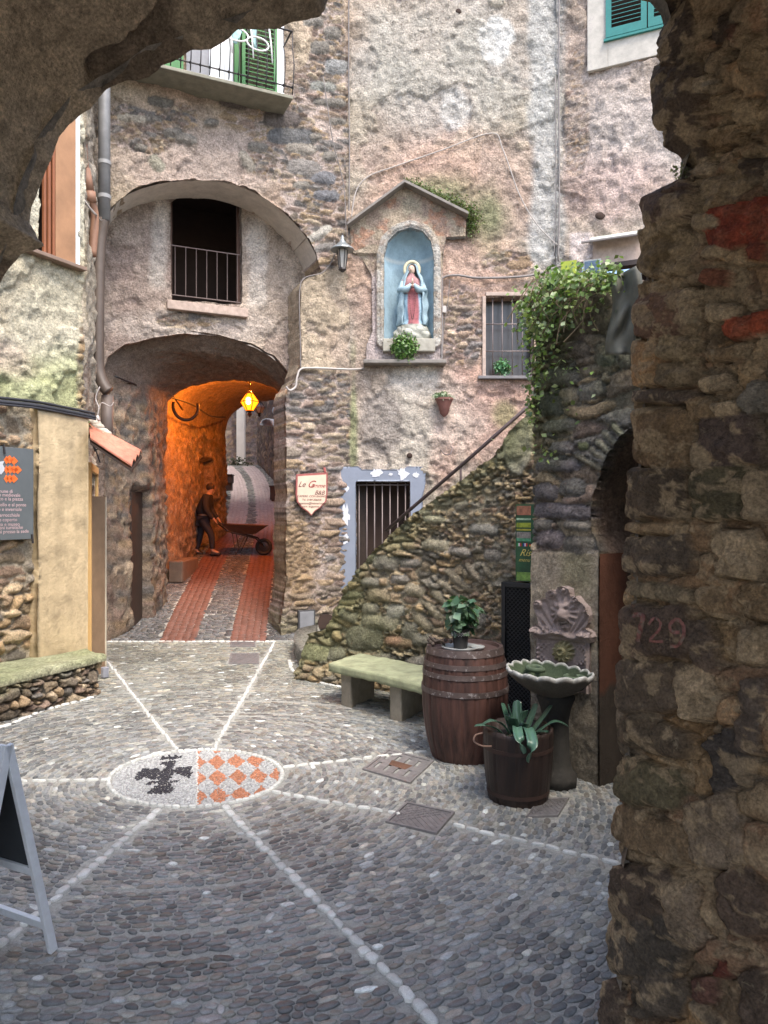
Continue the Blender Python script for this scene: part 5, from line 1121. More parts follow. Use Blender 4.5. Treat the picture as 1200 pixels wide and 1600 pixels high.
# ================================================================== IVY BLOCK WITH FOUNTAIN PILLAR
ib = thing('ivy_block', IW.pt(.5, 0, -.3), 'tall dark rubble block with plastered pillar, arch opening and ivy on top', 'building')
IARCH = [(936, 1500), (936, 862), (922, 830), (920, 790), (930, 748), (946, 712), (966, 684), (990, 664), (1050, 640), (1200, 660), (1300, 760), (1300, 1500)]
iwk = [(829, 1500), (830, 640), (831, 470), (845, 438), (880, 428), (960, 425), (1000, 440), (1400, 470), (1400, 1500)]
def iw_stone(S, Z, px, py): return sst(850, 872, py + 10 * fbm(px, py, 40., 3, 4)) * -1 + 1
def iw_zone(c, S, Z, px, py, sd):
    p = sst(852, 872, py); c = mixc(c, (.46, .39, .30), p); c = mixc(c, (.27, .235, .18), p * sst(1000, 1180, py + 60 * fbm(px, py, 60., 3, 8)) * .7)
    c = c * (1 - .18 * (p * sst(.1, .5, fbm(px * 5, py * .35, 40., 4, 9))))[..., None]; return mixc(c, (.25, .24, .12), p * band(px, 880, 930, 12, py, 12, 10) * (1 - sst(900, 960, py)) * .5)
def iw_moss(c, S, Z, px, py, sd): 
    c = mixc(c, (.22, .17, .13), blob(px, py, 905, 520, 40, 60, .3, .4, 71) * .6); return mixc(c, (.11, .13, .06), np.clip(blob(px, py, 845, 580, 40, 130, .5, .5, 72) + blob(px, py, 960, 560, 40, 90, .5, .5, 73) * .7, 0, 1) * .6)
h1, cf = make_wall_funcs(iw_stone, .36, .135, .06, (.98, .95, .88), (.30, .255, .2), (.28, .24, .19), (.26, .22, .17), (.22, .19, .15), iw_zone, 1, 501, iw_moss, extra=[(857, 633, 18, 17, 0, (.13, .12, .125)), (868, 728, 36, 10, 2, (.2, .18, .18)), (878, 799, 46, 13, 3, (.19, .17, .175)), (851, 768, 18, 14, 5, (.2, .18, .18)), (892, 762, 22, 14, 0, (.19, .18, .16)), (875, 699, 20, 10, 0, (.2, .18, .17)), (902, 852, 24, 14, 5, (.22, .2, .17)), (856, 843, 21, 15, 0, (.2, .17, .17)), (899, 822, 22, 8, 8, (.22, .2, .17)), (846, 820, 15, 9), (943, 554, 17, 18, 0, (.16, .17, .13)), (973, 556, 13, 20, 0, (.28, .28, .25)), (905, 545, 14, 12, 0, (.15, .14, .11)), (922, 487, 40, 34, 0, (.13, .105, .08)), (916, 721, 24, 6, 30, (.26, .24, .18)), (932, 709, 17, 6, 34, (.28, .26, .2)), (940, 697, 15, 6, 40, (.26, .25, .19)), (950, 684, 17, 6, 42, (.27, .26, .2)), (964, 672, 15, 5, 50, (.24, .24, .17)), (909, 697, 9, 7, 0, (.2, .22, .12)), (850, 590, 15, 10), (880, 590, 20, 14), (870, 665, 26, 10, -8), (920, 610, 24, 14, -20), (850, 500, 16, 20, 0, (.16, .14, .11))])
def hf(S, Z, px, py):
    h, aux = h1(S, Z, px, py); p = sst(856, 866, py); return h * (1 - .85 * p) + p * .03 - .02, aux
wall('wall', IW, -.05, 2.45, -.05, 4.15, .013, hf, cf, m_wall, [IW.poly(IARCH)], IW.poly(iwk), .62, ib, .01, revcol=(.20, .14, .10))
a_ = IW.sz(936, 1000)[0]
V = []; Fq = []; cc = []
for j in range(30):
    for i in range(12):
        z = 1.78 * j / 29; q = float(fbm(np.array([i * .1]), np.array([z * .5]), .3, 3, 7)[0]); V.append(IW.pt(a_ + .016 + .004 * q, z, .012 - .64 * i / 11)); cc.append(tuple((np.array((.085, .036, .022)) if z > .78 + .2 * q and i < 6 else np.array((.045, .035, .027))) * (1 + .5 * q)))
for j in range(29):
    for i in range(11): Fq.append((j * 12 + i, j * 12 + i + 1, (j + 1) * 12 + i + 1, (j + 1) * 12 + i))
mesh_obj('orange_jamb', V, Fq, m_smooth, ib, np.array(cc))
mb = MB(); mb.pbox(IW, .75, 3.6, -.02, 3.6, -2.3, -2.25); mb.pbox(IW, -.02, 2.6, 2.55, 2.62, -2.3, -.45); mb.build('passage', mat('dark_passage', (.05, .04, .03), .95), ib)
mb = MB(); mb.pbox(IW, -.02, 2.6, 3.5, 3.6, -1.6, -.3); mb.build('landing', mat('step_stone', (.28, .27, .22)), ib)
# grey tarp slumped on the wall end
V = []; Fq = []; cc = []
for j in range(26):
    for i in range(16):
        u = i / 15; v = j / 25; px = 952 + 46 * u + 6 * math.sin(v * 5); py = 436 + 118 * v - 22 * u * (1 - v); f_ = .05 + .05 * math.sin(u * 9 + v * 4) * math.sin(v * 6 + 1) + .04 * u; p = IW.P(px, py, .07 + f_); V.append(p); cc.append((.20, .21, .19))
for j in range(25):
    for i in range(15): Fq.append((j * 16 + i, j * 16 + i + 1, (j + 1) * 16 + i + 1, (j + 1) * 16 + i))
o = mesh_obj('tarpaulin', V, Fq, mat('grey_tarp', (.10, .10, .08), .7, 0, .3, 6, .003, 20), None, base=IW.P(975, 500, .1)); o.modifiers.new('thick', 'SOLIDIFY').thickness = .006
tag(o, 'crumpled grey-green sheet hanging at the right end of the ivy', 'tarpaulin')
# ivy
pts = []; nr = []; inn = Vector((*IW.n, 0))
def ivy_add(px, py, n_, cnt, rx, ry, rn):
    for k in range(int(cnt * (.36 if px < 850 else .5))):
        x, y = random.gauss(px, rx), random.gauss(py, ry); pts.append(tuple(IW.P(x, y, max(.01, n_ + random.gauss(0, rn))))); nr.append(tuple(inn + Vector((0, 0, .6))))
for (px, py, n_, cnt, rx, ry, rn) in ((905, 432, .12, 560, 28, 9, .10), (870, 448, .16, 700, 22, 14, .10), (945, 438, .12, 260, 14, 9, .08), (845, 480, .15, 620, 16, 22, .09), (838, 530, .12, 380, 12, 24, .08), (835, 590, .10, 260, 9, 22, .06), (824, 510, .2, 260, 9, 12, .08), (830, 640, .08, 160, 6, 16, .05), (880, 490, .08, 220, 28, 18, .04), (868, 540, .06, 120, 20, 30, .03), (880, 600, .05, 60, 25, 40, .02), (845, 700, .04, 25, 12, 10, .02), (960, 425, .15, 90, 8, 12, .06), (815, 480, .22, 120, 7, 5, .06), (918, 470, .08, 90, 22, 14, .05), (840, 700, .05, 10, 10, 6, .02), (862, 712, .05, 14, 10, 6, .02)): ivy_add(px, py, n_, cnt, rx, ry, rn)
iv = thing('ivy', IW.pt(.3, 3.6, .1), 'leafy ivy spilling over the top left of the dark block', 'ivy')
leaves('foliage', pts, nr, .042, [(.13, .22, .05), (.18, .28, .07), (.08, .13, .04), (.26, .34, .13), (.30, .36, .20), (.14, .17, .06)], iv, spread=1.0, aspect=.8)
mb = MB()
for k in range(38):
    p0 = IW.P(random.uniform(832, 935), random.uniform(430, 470), .05); p1 = p0 + Vector((random.gauss(-.02, .08), 0, -random.uniform(.1, .45))) + inn * random.uniform(0, .15); mb.tube(spline([p0, (p0 + p1) / 2 + inn * random.uniform(0, .12) + Vector((random.gauss(0, .05), 0, 0)), p1], 4), .004, 4)
mb.build('stem', mat('ivy_stem', (.12, .09, .05), .85), iv)

# fountain
fo = thing('wall_fountain', IW.P(868, 1210, .15), 'carved stone wall fountain with lion mask, back plate and scalloped basin', 'fountain')
FO = [(832, 1075), (833, 1000), (829, 990), (832, 978), (841, 975), (838, 962), (833, 950), (838, 938), (852, 936), (853, 927), (862, 921), (868, 925), (871, 918), (880, 916), (889, 920), (891, 932), (900, 931), (908, 942), (916, 950), (920, 962), (918, 974), (913, 982), (922, 988), (926, 996), (921, 1005), (917, 1006), (916, 1085)]
fpoly = IW.off(.06).poly(FO)
def gsp(px, py, cx_, cy_, rx, ry): return np.exp(-((px - cx_) / rx) ** 2 - ((py - cy_) / ry) ** 2)
def fo_h(S, Z, px0, py0):
    px, py = IW.off(.07).px(S, Z); d = -poly_sdf(S, Z, fpoly); h = .045 + 0 * S
    up = 1 - sst(985, 990, py)
    h += .012 * sst(.03, .0, d) * up
    fl = np.sin(np.arctan2(px - 879, 1010 - py) * 34); h += .006 * fl * up * sst(18, 24, np.hypot(px - 879, (py - 957) * .8)) * sst(.0, .02, d)
    h += .055 * gsp(px, py, 879, 958, 13, 17) + .03 * gsp(px, py, 879, 960, 5, 8) + .014 * gsp(px, py, 872, 966, 5, 4) + .014 * gsp(px, py, 886, 966, 5, 4) + .012 * gsp(px, py, 873, 946, 5, 3) + .012 * gsp(px, py, 885, 946, 5, 3) - .02 * gsp(px, py, 873, 952, 2.6, 2.2) - .02 * gsp(px, py, 885, 952, 2.6, 2.2) - .05 * gsp(px, py, 878, 973, 3.2, 3) + .02 * gsp(px, py, 878, 981, 8, 3)
    mane = np.hypot((px - 879) / 1.0, (py - 957) / 1.15); h += .010 * np.sin(np.arctan2(px - 879, py - 957) * 13) * np.exp(-((mane - 17) / 4) ** 2)
    for (cx_, cy_, r_) in ((838, 944, 6), (860, 928, 7), (880, 921, 8), (899, 938, 7), (914, 955, 6), (835, 985, 6), (919, 995, 6), (866, 988, 5), (874, 989, 5), (850, 983, 4), (904, 992, 4)):
        rr = np.hypot(px - cx_, py - cy_) / r_; th = np.arctan2(py - cy_, px - cx_); h += .028 * np.exp(-rr ** 2.5) * (1 + .35 * np.sin(rr * 9 - th))
    h += .030 * np.exp(-((py - 992 - (px - 875) * .13 - 3 * np.sin((px - 832) * .13)) / 4.5) ** 2)
    low = sst(1000, 1003, py - (px - 875) * .1); h = h - .02 * low
    bx = np.minimum(px - 833, 915 - px); h += low * .02 * np.exp(-((bx - 3) / 2.2) ** 2)
    rr = np.hypot(px - 875, (py - 1019) / 1.0); th = np.arctan2(py - 1019, px - 875)
    h += low * (.035 * sst(17, 12, rr + 2.5 * np.cos(th * 12)) * (.6 + .4 * np.abs(np.sin(th * 12 + rr * .3))) + .018 * np.exp(-((rr - 5) / 2) ** 2))
    for (cx_, cy_, sx_, sy_) in ((836, 1006, 1, 1), (836, 1036, 1, -1), (912, 1010, -1, 1), (912, 1040, -1, -1)):
        u_ = (px - cx_) * sx_; v_ = (py - cy_) * sy_; h += low * .022 * np.exp(-((u_ + v_ - 10) / 7) ** 2) * (u_ > 0) * (v_ > 0) * (.5 + .5 * np.sin(u_ * .9) * np.cos(v_ * .8))
    return h, low * sst(.02, .03, h - .03)
def fo_c(S, Z, px, py, a):
    c = np.tile(np.array([.25, .20, .185]), S.shape + (1,)) * (1 + .15 * fbm(S, Z, .1, 3, 4))[..., None]; pxx, pyy = IW.off(.07).px(S, Z)
    return mixc(c, (.27, .24, .13), sst(20, 14, np.hypot(pxx - 875, pyy - 1019)))
wall('back_plate', IW, fpoly[6][0] - .08, fpoly[-3][0] + .08, .6, 1.55, .005, fo_h, fo_c, masonry('carved_stone', .002, 2., .8, .15), [], fpoly, .08, fo, K=2)
bc = IW.P(864, 1052, .27)
n = 96; V = []; Fq = []; cc = []
def rim(a): return 1 + .045 * abs(math.sin(a * 8)) ** .7
BRX, BRN = .35, .33
prof = [(.12, -.185, 0), (.32, -.165, 0), (.58, -.125, .3), (.82, -.065, .6), (.95, -.025, 1), (.985, -.008, 1), (1.0, .018, 1), (.965, .030, 1), (.935, .005, 1), (.75, -.07, .4), (.5, -.11, 0), (.2, -.13, 0), (.02, -.13, 0)]
for (k, z, sc_) in prof:
    for i in range(n):
        a = 2 * math.pi * i / n; back = math.sin(a) > .0; q = 1 + (rim(a) - 1) * sc_ * 1.6; yy = math.sin(a) * (BRN * (.55 if back else 1)); x = math.cos(a) * BRX
        zz = z + (.020 * abs(math.sin(a * 8)) * sc_) ; V.append(bc + Vector((*IW.d, 0)) * x * k * q - Vector((*IW.n, 0)) * yy * k * q + Vector((0, 0, zz)))
        cc.append(tuple(np.array((.42, .42, .40)) * random.uniform(.5, 1.15)) if k > .96 and z > -.006 else ((.05, .07, .04) if (k <= .94 and z > -.14 and z < .02 and prof.index((k, z, sc_)) > 7) else (.10, .085, .07)))
for j in range(len(prof) - 1):
    for i in range(n): Fq.append((j * n + i, j * n + (i + 1) % n, (j + 1) * n + (i + 1) % n, (j + 1) * n + i))
mesh_obj('basin', V, Fq, masonry('carved_stone'), fo, np.array(cc))
for sx_ in (-1, 1):
    cv = MB(); c = bc + Vector((*IW.d, 0)) * (.21 * sx_) + Vector((*IW.n, 0)) * -.03 + Vector((0, 0, -.01)); cv.tube([c + Vector((*IW.d, 0)) * (math.cos(t) * (.09 - .010 * t)) * sx_ * -1 + Vector((*IW.n, 0)) * (math.sin(t) * (.09 - .010 * t)) + Vector((0, 0, .01)) for t in np.linspace(0, 5.5, 30)], .02, 8); cv.build('scroll', mat('mossy_stone', (.07, .10, .06), .8, 0, .3, 20), fo, smooth=True)
mb = MB(); mb.lathe([(.22, -.085), (.005, -.084)], bc, 40, M=Matrix(((IW.d[0], -IW.n[0], 0), (IW.d[1], -IW.n[1], 0), (0, 0, 1))), sx=1.2, sy=.8, cap=False); mb.build('water', mat('green_water', (.06, .07, .035), .08), fo)
pb = bc + Vector((*IW.n, 0)) * -.03; mb = MB(); mb.lathe([(.16, -pb.z), (.165, .08 - pb.z), (.13, .12 - pb.z), (.11, .18 - pb.z), (.10, -.36), (.12, -.26), (.15, -.18), (.13, -.15)], pb, 20, wob=lambda a, z: 1 + .04 * math.sin(a * 8)); mb.build('pedestal', mat('dark_wet_stone', (.03, .027, .023), .8, 0, .3, 10, .006, 25), fo, smooth=True)
mb = MB(); p = IW.P(880, 974, .12); mb.tube([p - Vector((*IW.n, 0)) * .04, p + Vector((*IW.n, 0)) * .03], .012, 8); mb.build('spout', m_black_iron, fo)

# ================================================================== BARREL, TUB, BENCH
m_barrel = mat('barrel_wood', (.060, .028, .022), .55, 0, .7, 16, .002, 80, ((.15, .09, .07), 7, .66), spec=.4, stretch=(1, 1, .12)); m_hoop = mat('barrel_hoop', (.10, .075, .07), .5, .4, .35, 12, .001, 60, ((.34, .31, .31), 22, .56))
ba = thing('wine_barrel', (.70, 6.40, 0), 'big dark red wooden wine barrel used as a table by the bench', 'barrel')
BC = Vector((.70, 6.40, 0)); BH = .95
def brad(z): return .275 + .085 * math.sin(math.pi * min(1, max(0, (z / BH) * .92 + .02))) ** .8 + .022 * z / BH
mb = MB(); nst = 22; V = []; nn_ = nst * 8
zs_ = np.linspace(0, BH, 40); Fq = []
for z in zs_:
    for k in range(nn_):
        a = 2 * math.pi * k / nn_; g = abs(((k % 8) - 4) / 4.); r = brad(z) - .009 * (g > .99) + .0015 * math.sin(int(k / 8) * 2.3); V.append(BC + Vector((r * math.cos(a), r * math.sin(a), z)))
for j in range(39):
    for k in range(nn_): Fq.append((j * nn_ + k, j * nn_ + (k + 1) % nn_, (j + 1) * nn_ + (k + 1) % nn_, (j + 1) * nn_ + k))
mesh_obj('staves', V, Fq, m_barrel, ba)
mb.lathe([(brad(BH), BH), (brad(BH) - .022, BH), (brad(BH) - .03, BH - .03), (.002, BH - .028)], BC, 44, cap=False); mb.build('lid', mat('barrel_lid', (.08, .05, .045), .5, 0, .35, 5, .002, 40, ((.22, .22, .23), 10, .6)), ba)
for (z0, z1) in ((BH - .055, BH + .004), (BH - .155, BH - .115), (BH - .235, BH - .195), (BH - .375, BH - .33)):
    mb = MB(); mb.lathe([(brad(z0) + .001, z0), (brad(z0) + .007, z0), (brad(z1) + .007, z1), (brad(z1) + .001, z1)], BC, 60, cap=False); mb.build('hoop', m_hoop, ba, smooth=True, autos=30)
pc = Vector((.655, 6.33, BH - .028)); t = thing('saucer', pc, 'pale round plate under the pot on the barrel', 'plate'); mb = MB(); mb.lathe([(.09, 0), (.15, .012), (.165, .03), (.16, .033), (.14, .018), (.002, .012)], pc, 36); mb.build('dish', mat('pale_ceramic', (.34, .36, .36), .35, 0, .2, 9), t, smooth=True)
pc2 = Vector((.80, 6.33, BH - .028)); mb = MB(); mb.lathe([(.04, 0), (.055, .012), (.065, .03), (.06, .032), (.05, .015), (.002, .012)], pc2, 24); tag(mb.build('ashtray', mat('pale_ceramic', (.4, .4, .4)), None, smooth=True, base=pc2), 'small glazed dish on the barrel lid right of the pot', 'ashtray')
t = thing('potted_plant', pc + Vector((0, 0, .014)), 'leafy plant in black pot with white chevron band on the barrel', 'plant')
mb = MB(); c = pc + Vector((0, 0, .014)); mb.lathe([(.058, 0), (.072, .14), (.078, .145), (.078, .17), (.07, .17), (.066, .14)], c, 28); mb.build('pot', mat('black_plastic', (.015, .015, .016), .4), t, smooth=True, autos=40)
mb = MB(); mb.tube([c + Vector((.0745 * math.cos(a), .0745 * math.sin(a), .117 + .008 * (k % 2 * 2 - 1))) for k, a in enumerate(np.linspace(0, 2 * math.pi, 41)[:-1])], .0025, 4, closed=True); mb.tube([c + Vector((.076 * math.cos(a), .076 * math.sin(a), .135 + .006 * (k % 2 * 2 - 1))) for k, a in enumerate(np.linspace(0, 2 * math.pi, 41)[:-1])], .002, 4, closed=True); mb.build('pattern', mat('white_print', (.6, .6, .6), .6), t)
pp, nn = cluster(c + Vector((.02, 0, .30)), (.15, .14, .14), 170); pp2, nn2 = cluster(c + Vector((0, -.02, .20)), (.09, .09, .06), 60)
leaves('foliage', np.concatenate([pp, pp2]), np.concatenate([nn, nn2]) * .6 + np.array([0, -.2, .7]), .075, [(.05, .11, .06), (.08, .15, .09), (.12, .20, .13), (.04, .08, .045)], t, spread=.5, aspect=.8)
mb = MB()
for k in range(22): a = random.random() * 6.3; r = random.uniform(.03, .13); e = c + Vector((r * math.cos(a), r * math.sin(a), random.uniform(.22, .40))); mb.tube(spline([c + Vector((0, 0, .13)), (c + e) / 2 + Vector((0, 0, .04)), e], 4), .003, 4)
mb.build('stem', mat('plant_stem2', (.10, .13, .06), .7), t)
mb = MB(); q = BC + Vector((-.27, -.02, BH)); mb.tube(spline([q + Vector((0, .1, -.02)), q + Vector((-.03, .05, .06)), q + Vector((.02, 0, .03)), q + Vector((.06, -.06, .05)), q + Vector((.09, .02, .0))], 6), .012, 6)
for k in range(10): mb.ball(q + Vector((random.gauss(.03, .04), random.gauss(.02, .05), .02 + .02 * random.random())), .018, 5)
tag(mb.build('dried_twigs', mat('dry_plant', (.06, .045, .035), .8), None, smooth=True, base=q), 'dark dry twisted twigs lying on the left edge of the barrel lid', 'twigs')

m_tub = mat('tub_wood', (.026, .016, .013), .5, 0, .5, 16, .002, 60, spec=.4, stretch=(1, 1, .12))
TC = Vector((.985, 5.44, 0)); tb = thing('wooden_tub', TC, 'dark brown wooden tub planter with a rope side handle', 'tub')
TH = .52; V = []; Fq = []; nn_ = 18 * 8
def trad(z): return .215 + .038 * z / TH + .012 * math.sin(math.pi * z / TH)
tz = list(np.linspace(0, TH, 16)); rings = [(trad(z), z) for z in tz] + [(trad(TH) - .02, TH), (trad(TH) - .03, TH - .07), (.01, TH - .06)]
for (rr, z) in rings:
    for k in range(nn_):
        a = 2 * math.pi * k / nn_; g = abs(((k % 8) - 4) / 4.); r = rr - .005 * (g > .99) * (rr > .2) + .002 * math.sin(int(k / 8) * 2.7) * (rr > .2); V.append(TC + Vector((r * math.cos(a), r * math.sin(a), z + (.006 * math.sin(int(k / 8) * 1.9) if z > TH - .01 else 0))))
for j in range(len(rings) - 1):
    for k in range(nn_): Fq.append((j * nn_ + k, j * nn_ + (k + 1) % nn_, (j + 1) * nn_ + (k + 1) % nn_, (j + 1) * nn_ + k))
mesh_obj('staves', V, Fq, m_tub, tb)
for z in (.07, TH - .13):
    mb = MB(); mb.lathe([(trad(z), z - .014), (trad(z) + .004, z - .014), (trad(z) + .004, z + .014), (trad(z), z + .014)], TC, 50, cap=False); mb.build('hoop', mat('tub_hoop', (.05, .028, .022), .6, .3, .3), tb, smooth=True, autos=30)
mb = MB(); q = TC + Vector((-trad(.42), -.05, .43)); mb.tube(spline([q + Vector((.04, -.09, -.01)), q + Vector((-.02, -.07, -.015)), q + Vector((-.075, -.02, .0)), q + Vector((-.06, .04, .03)), q + Vector((.02, .07, .04))], 6), .007, 6); mb.build('rope_handle', mat('rope', (.18, .11, .08), .8), tb, smooth=True)
mb = MB(); mb.lathe([(.21, 0), (.12, .02), (.01, .03)], TC + Vector((0, 0, TH - .07)), 20, cap=False); mb.build('soil', mat('soil', (.03, .022, .016), .95, 0, .3, 20, .01, 40), tb)
# clivia: broad strap leaves
lv = thing('strap_leaf_plant', TC + Vector((0, 0, TH - .06)), 'broad blue-green strap leaved plant growing in the wooden tub', 'plant')
def strap(name, base, ctrl, wd, par, col):
    P = spline([base] + ctrl, 8); V = []; Fq = []; cc = []; n = len(P)
    for i, p in enumerate(P):
        t = i / (n - 1); d = (P[min(i + 1, n - 1)] - P[max(i - 1, 0)]).normalized(); side = d.cross(Vector((0, 0, 1)))
        wd_ = wd * 1.45; side = side.normalized() if side.length > .15 else Vector((1, 0, 0)); up = side.cross(d); w2 = wd_ * (.35 + .65 * math.sin(math.pi * min(1, .05 + t * .72)) ** .9) * (1 if t < .86 else max(.03, math.sqrt(max(0, 1 - ((t - .86) / .14) ** 2))))
        for k, s_ in enumerate((-1, -.5, 0, .5, 1)): V.append(p + side * s_ * w2 + up * (.16 * w2 * abs(s_) * 2)); q = 1.25 if s_ == 0 else 1; cc.append(tuple(x * q for x in col))
    for i in range(n - 1):
        for k in range(4): Fq.append((i * 5 + k, i * 5 + k + 1, (i + 1) * 5 + k + 1, (i + 1) * 5 + k))
    return V, Fq, cc
B0 = TC + Vector((0, 0, TH - .06)); Vv = []; Ff = []; Cc = []
def lf(dx, dy, dz, tx, ty, tz_, wd, col=(.07, .15, .085)):
    global Vv, Ff, Cc
    v, f, c = strap('leaf', B0 + Vector((dx * .15, dy * .15, 0)), [B0 + Vector((dx, dy, dz)), B0 + Vector(((dx + tx) / 2 * 1.08, (dy + ty) / 2 * 1.08, max(dz, tz_) * 1.03)), B0 + Vector((tx, ty, tz_))], wd, lv, col); b = len(Vv); Vv += v; Ff += [tuple(i + b for i in q) for q in f]; Cc += c
for (path, Yb_, wd_, cl_) in (([(800, 1162), (776, 1140), (757, 1134), (741, 1135)], 5.3, .022, 1.3), ([(802, 1160), (786, 1134), (768, 1127), (750, 1136)], 5.35, .026, 1.2), ([(806, 1160), (793, 1128), (784, 1098)], 5.5, .027, 1.3), ([(806, 1160), (799, 1126), (793, 1100)], 5.45, .028, 1.1), ([(810, 1160), (808, 1122), (809, 1094)], 5.5, .03, .9), ([(814, 1160), (828, 1128), (839, 1099)], 5.5, .028, 1.), ([(818, 1160), (842, 1130), (863, 1102)], 5.5, .026, .9), ([(820, 1160), (846, 1140), (868, 1128), (889, 1136)], 5.42, .024, 1.1), ([(812, 1156), (808, 1136), (811, 1154), (818, 1178)], 5.12, .030, 1.9), ([(816, 1156), (824, 1138), (832, 1162), (826, 1192)], 5.1, .032, 1.8), ([(805, 1158), (797, 1132), (790, 1118)], 5.4, .033, .8), ([(814, 1158), (818, 1128), (822, 1110)], 5.4, .034, .8), ([(808, 1160), (788, 1148), (770, 1146)], 5.35, .026, .8), ([(818, 1160), (838, 1146), (856, 1144)], 5.3, .026, .8), ([(812, 1158), (803, 1138), (800, 1122)], 5.35, .034, .7)):
    v, f, c_ = strap('leaf', W(*path[0], TC.y - .02), [W(x_, y_, Yb_ if k_ else (Yb_ + TC.y) / 2) for k_, (x_, y_) in enumerate(path[1:])], wd_ * .8, lv, tuple(q * cl_ for q in (.045, .095, .065))); bb_ = len(Vv); Vv += v; Ff += [tuple(q + bb_ for q in w2_) for w2_ in f]; Cc += c_
ml = leafmat('waxy_leaf', .28, .1); mesh_obj('foliage', Vv, Ff, ml, lv, np.array(Cc)).modifiers.new('thick', 'SOLIDIFY').thickness = .002

bn = thing('stone_bench', (0.0, 8.1, 0), 'mossy green slab bench on two stone legs against the stair wall', 'bench')
m_slab = mat('mossy_bench_slab', (.29, .31, .19), .85, 0, .35, 7, .004, 35, ((.22, .23, .16), 12, .6))
m_leg = mat('bench_leg', (.26, .23, .18), .9, 0, .25, 8, .006, 25)
q = [G(513, 1036, .45), G(562, 1020, .45), G(720, 1052, .45), G(705, 1092, .45)]
mb = MB(); 
q = [q[0], q[1], q[1] + (q[2] - q[1]) * .95, q[0] + (q[1] * 0 + (q[2] - q[1]) * .95)]
N1, N2 = 30, 8; V = []; Fq = []; cc = []
rough_box('seat', [p - Vector((0, 0, .09)) for p in q] + [p for p in q], .025, .011, m_slab, bn)
for f0 in (.10, .62):
    mb = MB(); dd = (q[2] - q[1]); w_ = (q[1] - q[0]); a = q[0] + dd * f0 + w_ * .12; b = q[0] + dd * f0 + w_ * .88; dn = dd.normalized() * .16
    pts4 = [a, a + dn, b + dn, b]; rough_box('leg', [Vector((p.x, p.y, -.02)) for p in pts4] + [Vector((p.x, p.y, .36)) for p in pts4], .03, .012, m_leg, bn)

# ================================================================== LEFT HOUSE
lh = thing('corner_house', (-3.9, 8.8, 0), 'sunlit house corner at left with yellow-green plaster and a cream pier', 'house')
LWIN = [(60, 396), (67, 150), (114, 150), (118, 411)]
zsplit = LW.sz(60, 637)[1]
def lw_stone(S, Z, px, py): return (Z < zsplit) * 1.0 + .55 * blob(px, py, 130, 560, 14, 90, .4, .5, 81)
def lw_zone(c, S, Z, px, py, sd):
    c = mixc(c, (.42, .46, .22), blob(px, py, 60, 600, 110, 55, .5, .6, 82) * .75); c = mixc(c, (.60, .45, .36), blob(px, py, 20, 560, 40, 30, .5, .5, 83) * .6); return mixc(c, (.62, .58, .44), blob(px, py, 80, 500, 60, 70, .5, .5, 84) * .6)
hf, cf = make_wall_funcs(lw_stone, .24, .13, .10, (1.25, 1.12, .92), (.60, .53, .38), (.60, .56, .44), (.46, .38, .26), (.46, .40, .30), lw_zone, 1.2, 601)
wall('wall', LW, -1.5, LW.len - .03, -.05, 9.0, .022, hf, cf, m_wall2, [LW.poly(LWIN)], None, .25, lh, .01)
hf, cf = make_wall_funcs(lambda S, Z, px, py: (Z < 4.2) * .0, .24, .12, .08, (1.1, 1, .9), (.50, .43, .33), (.45, .40, .33), (.36, .3, .24), (.36, .3, .24), None, 1.3, 651)
wall('side_wall', LX, .0, 2.3, -.05, 9.0, .03, hf, cf, m_wall2, [[(.35, -1), (.35, 2.75), (1.35, 2.75), (1.35, -1)]], None, .25, lh, .01)
def lwq(px, py, n_=0): return LW.off(n_).sz(px, py)
mb = MB(); a0, z1 = lwq(57, 636, .1); a1 = lwq(134, 640, .1)[0]
mbp = MB(); hfp, cfp = (lambda S, Z, px, py: (S * 0 + .125 + .012 * fbm(S, Z, .6, 3, 5) + .003 * fbm(S, Z, .1, 3, 6) + .02 * sst(a1 - .03, a1, S) * 0, None), lambda S, Z, px, py, aux: np.tile(np.array([.56, .44, .27]), S.shape + (1,)) * (1 + .20 * fbm(S, Z, .5, 4, 7) + .16 * fbm(S * 5, Z * .35, .3, 4, 8) - .22 * sst(.5, .0, Z - .3 + .3 * fbm(S, Z, .3, 3, 9)) - .18 * sst(.10, .2, fbm(S, Z, .18, 4, 10)))[..., None])
wall('pier', LW, a0, a1 + .05, 0, z1, .03, hfp, cfp, m_smooth, [], [(a0 + .012 * math.sin(i * 1.3), z) for i, z in enumerate(np.linspace(-.2, z1 - .01, 14))] + [(a1 + .015, z1 - .01), (a1 + .015, -.2)], .3, lh)
# door in the side, beige leaves half open
mb = MB(); mb.pbox(LX, .30, 1.4, -.02, 2.8, -.5, -.45); mb.build('door_recess', m_dark, lh)
mb = MB(); mb.pbox(LX, .02, .12, 0, 2.72, .02, .07); mb.pbox(LX, 1.35, 1.45, 0, 2.72, .02, .06); mb.pbox(LX, .12, 1.35, 2.62, 2.72, .02, .07); mb.build('door_frame', mat('ochre_frame', (.60, .38, .15), .6, 0, .1), lh, bevel=.006)
mb = MB(); b = LX.pt(.18, 0, .02); nv = Vector((*LX.n, 0)); dv = Vector((*LX.d, 0)); e = b + nv * .18 + dv * .30; mb.hexa([b, e, e + dv * .04, b + dv * .04, b + Vector((0, 0, 2.3)), e + Vector((0, 0, 2.3)), e + dv * .04 + Vector((0, 0, 2.3)), b + dv * .04 + Vector((0, 0, 2.3))]); dl = mb.build('door_leaf', mat('brown_door', (.26, .17, .10), .55, 0, .15, 5), lh, bevel=.006)
mb = MB(); mb.beam(e + dv * .045 + Vector((0, 0, .02)), e + dv * .045 + Vector((0, 0, 2.3)), .03, .03); mb.build('edge_strip', mat('cream_edge', (.60, .54, .42), .6), dl)
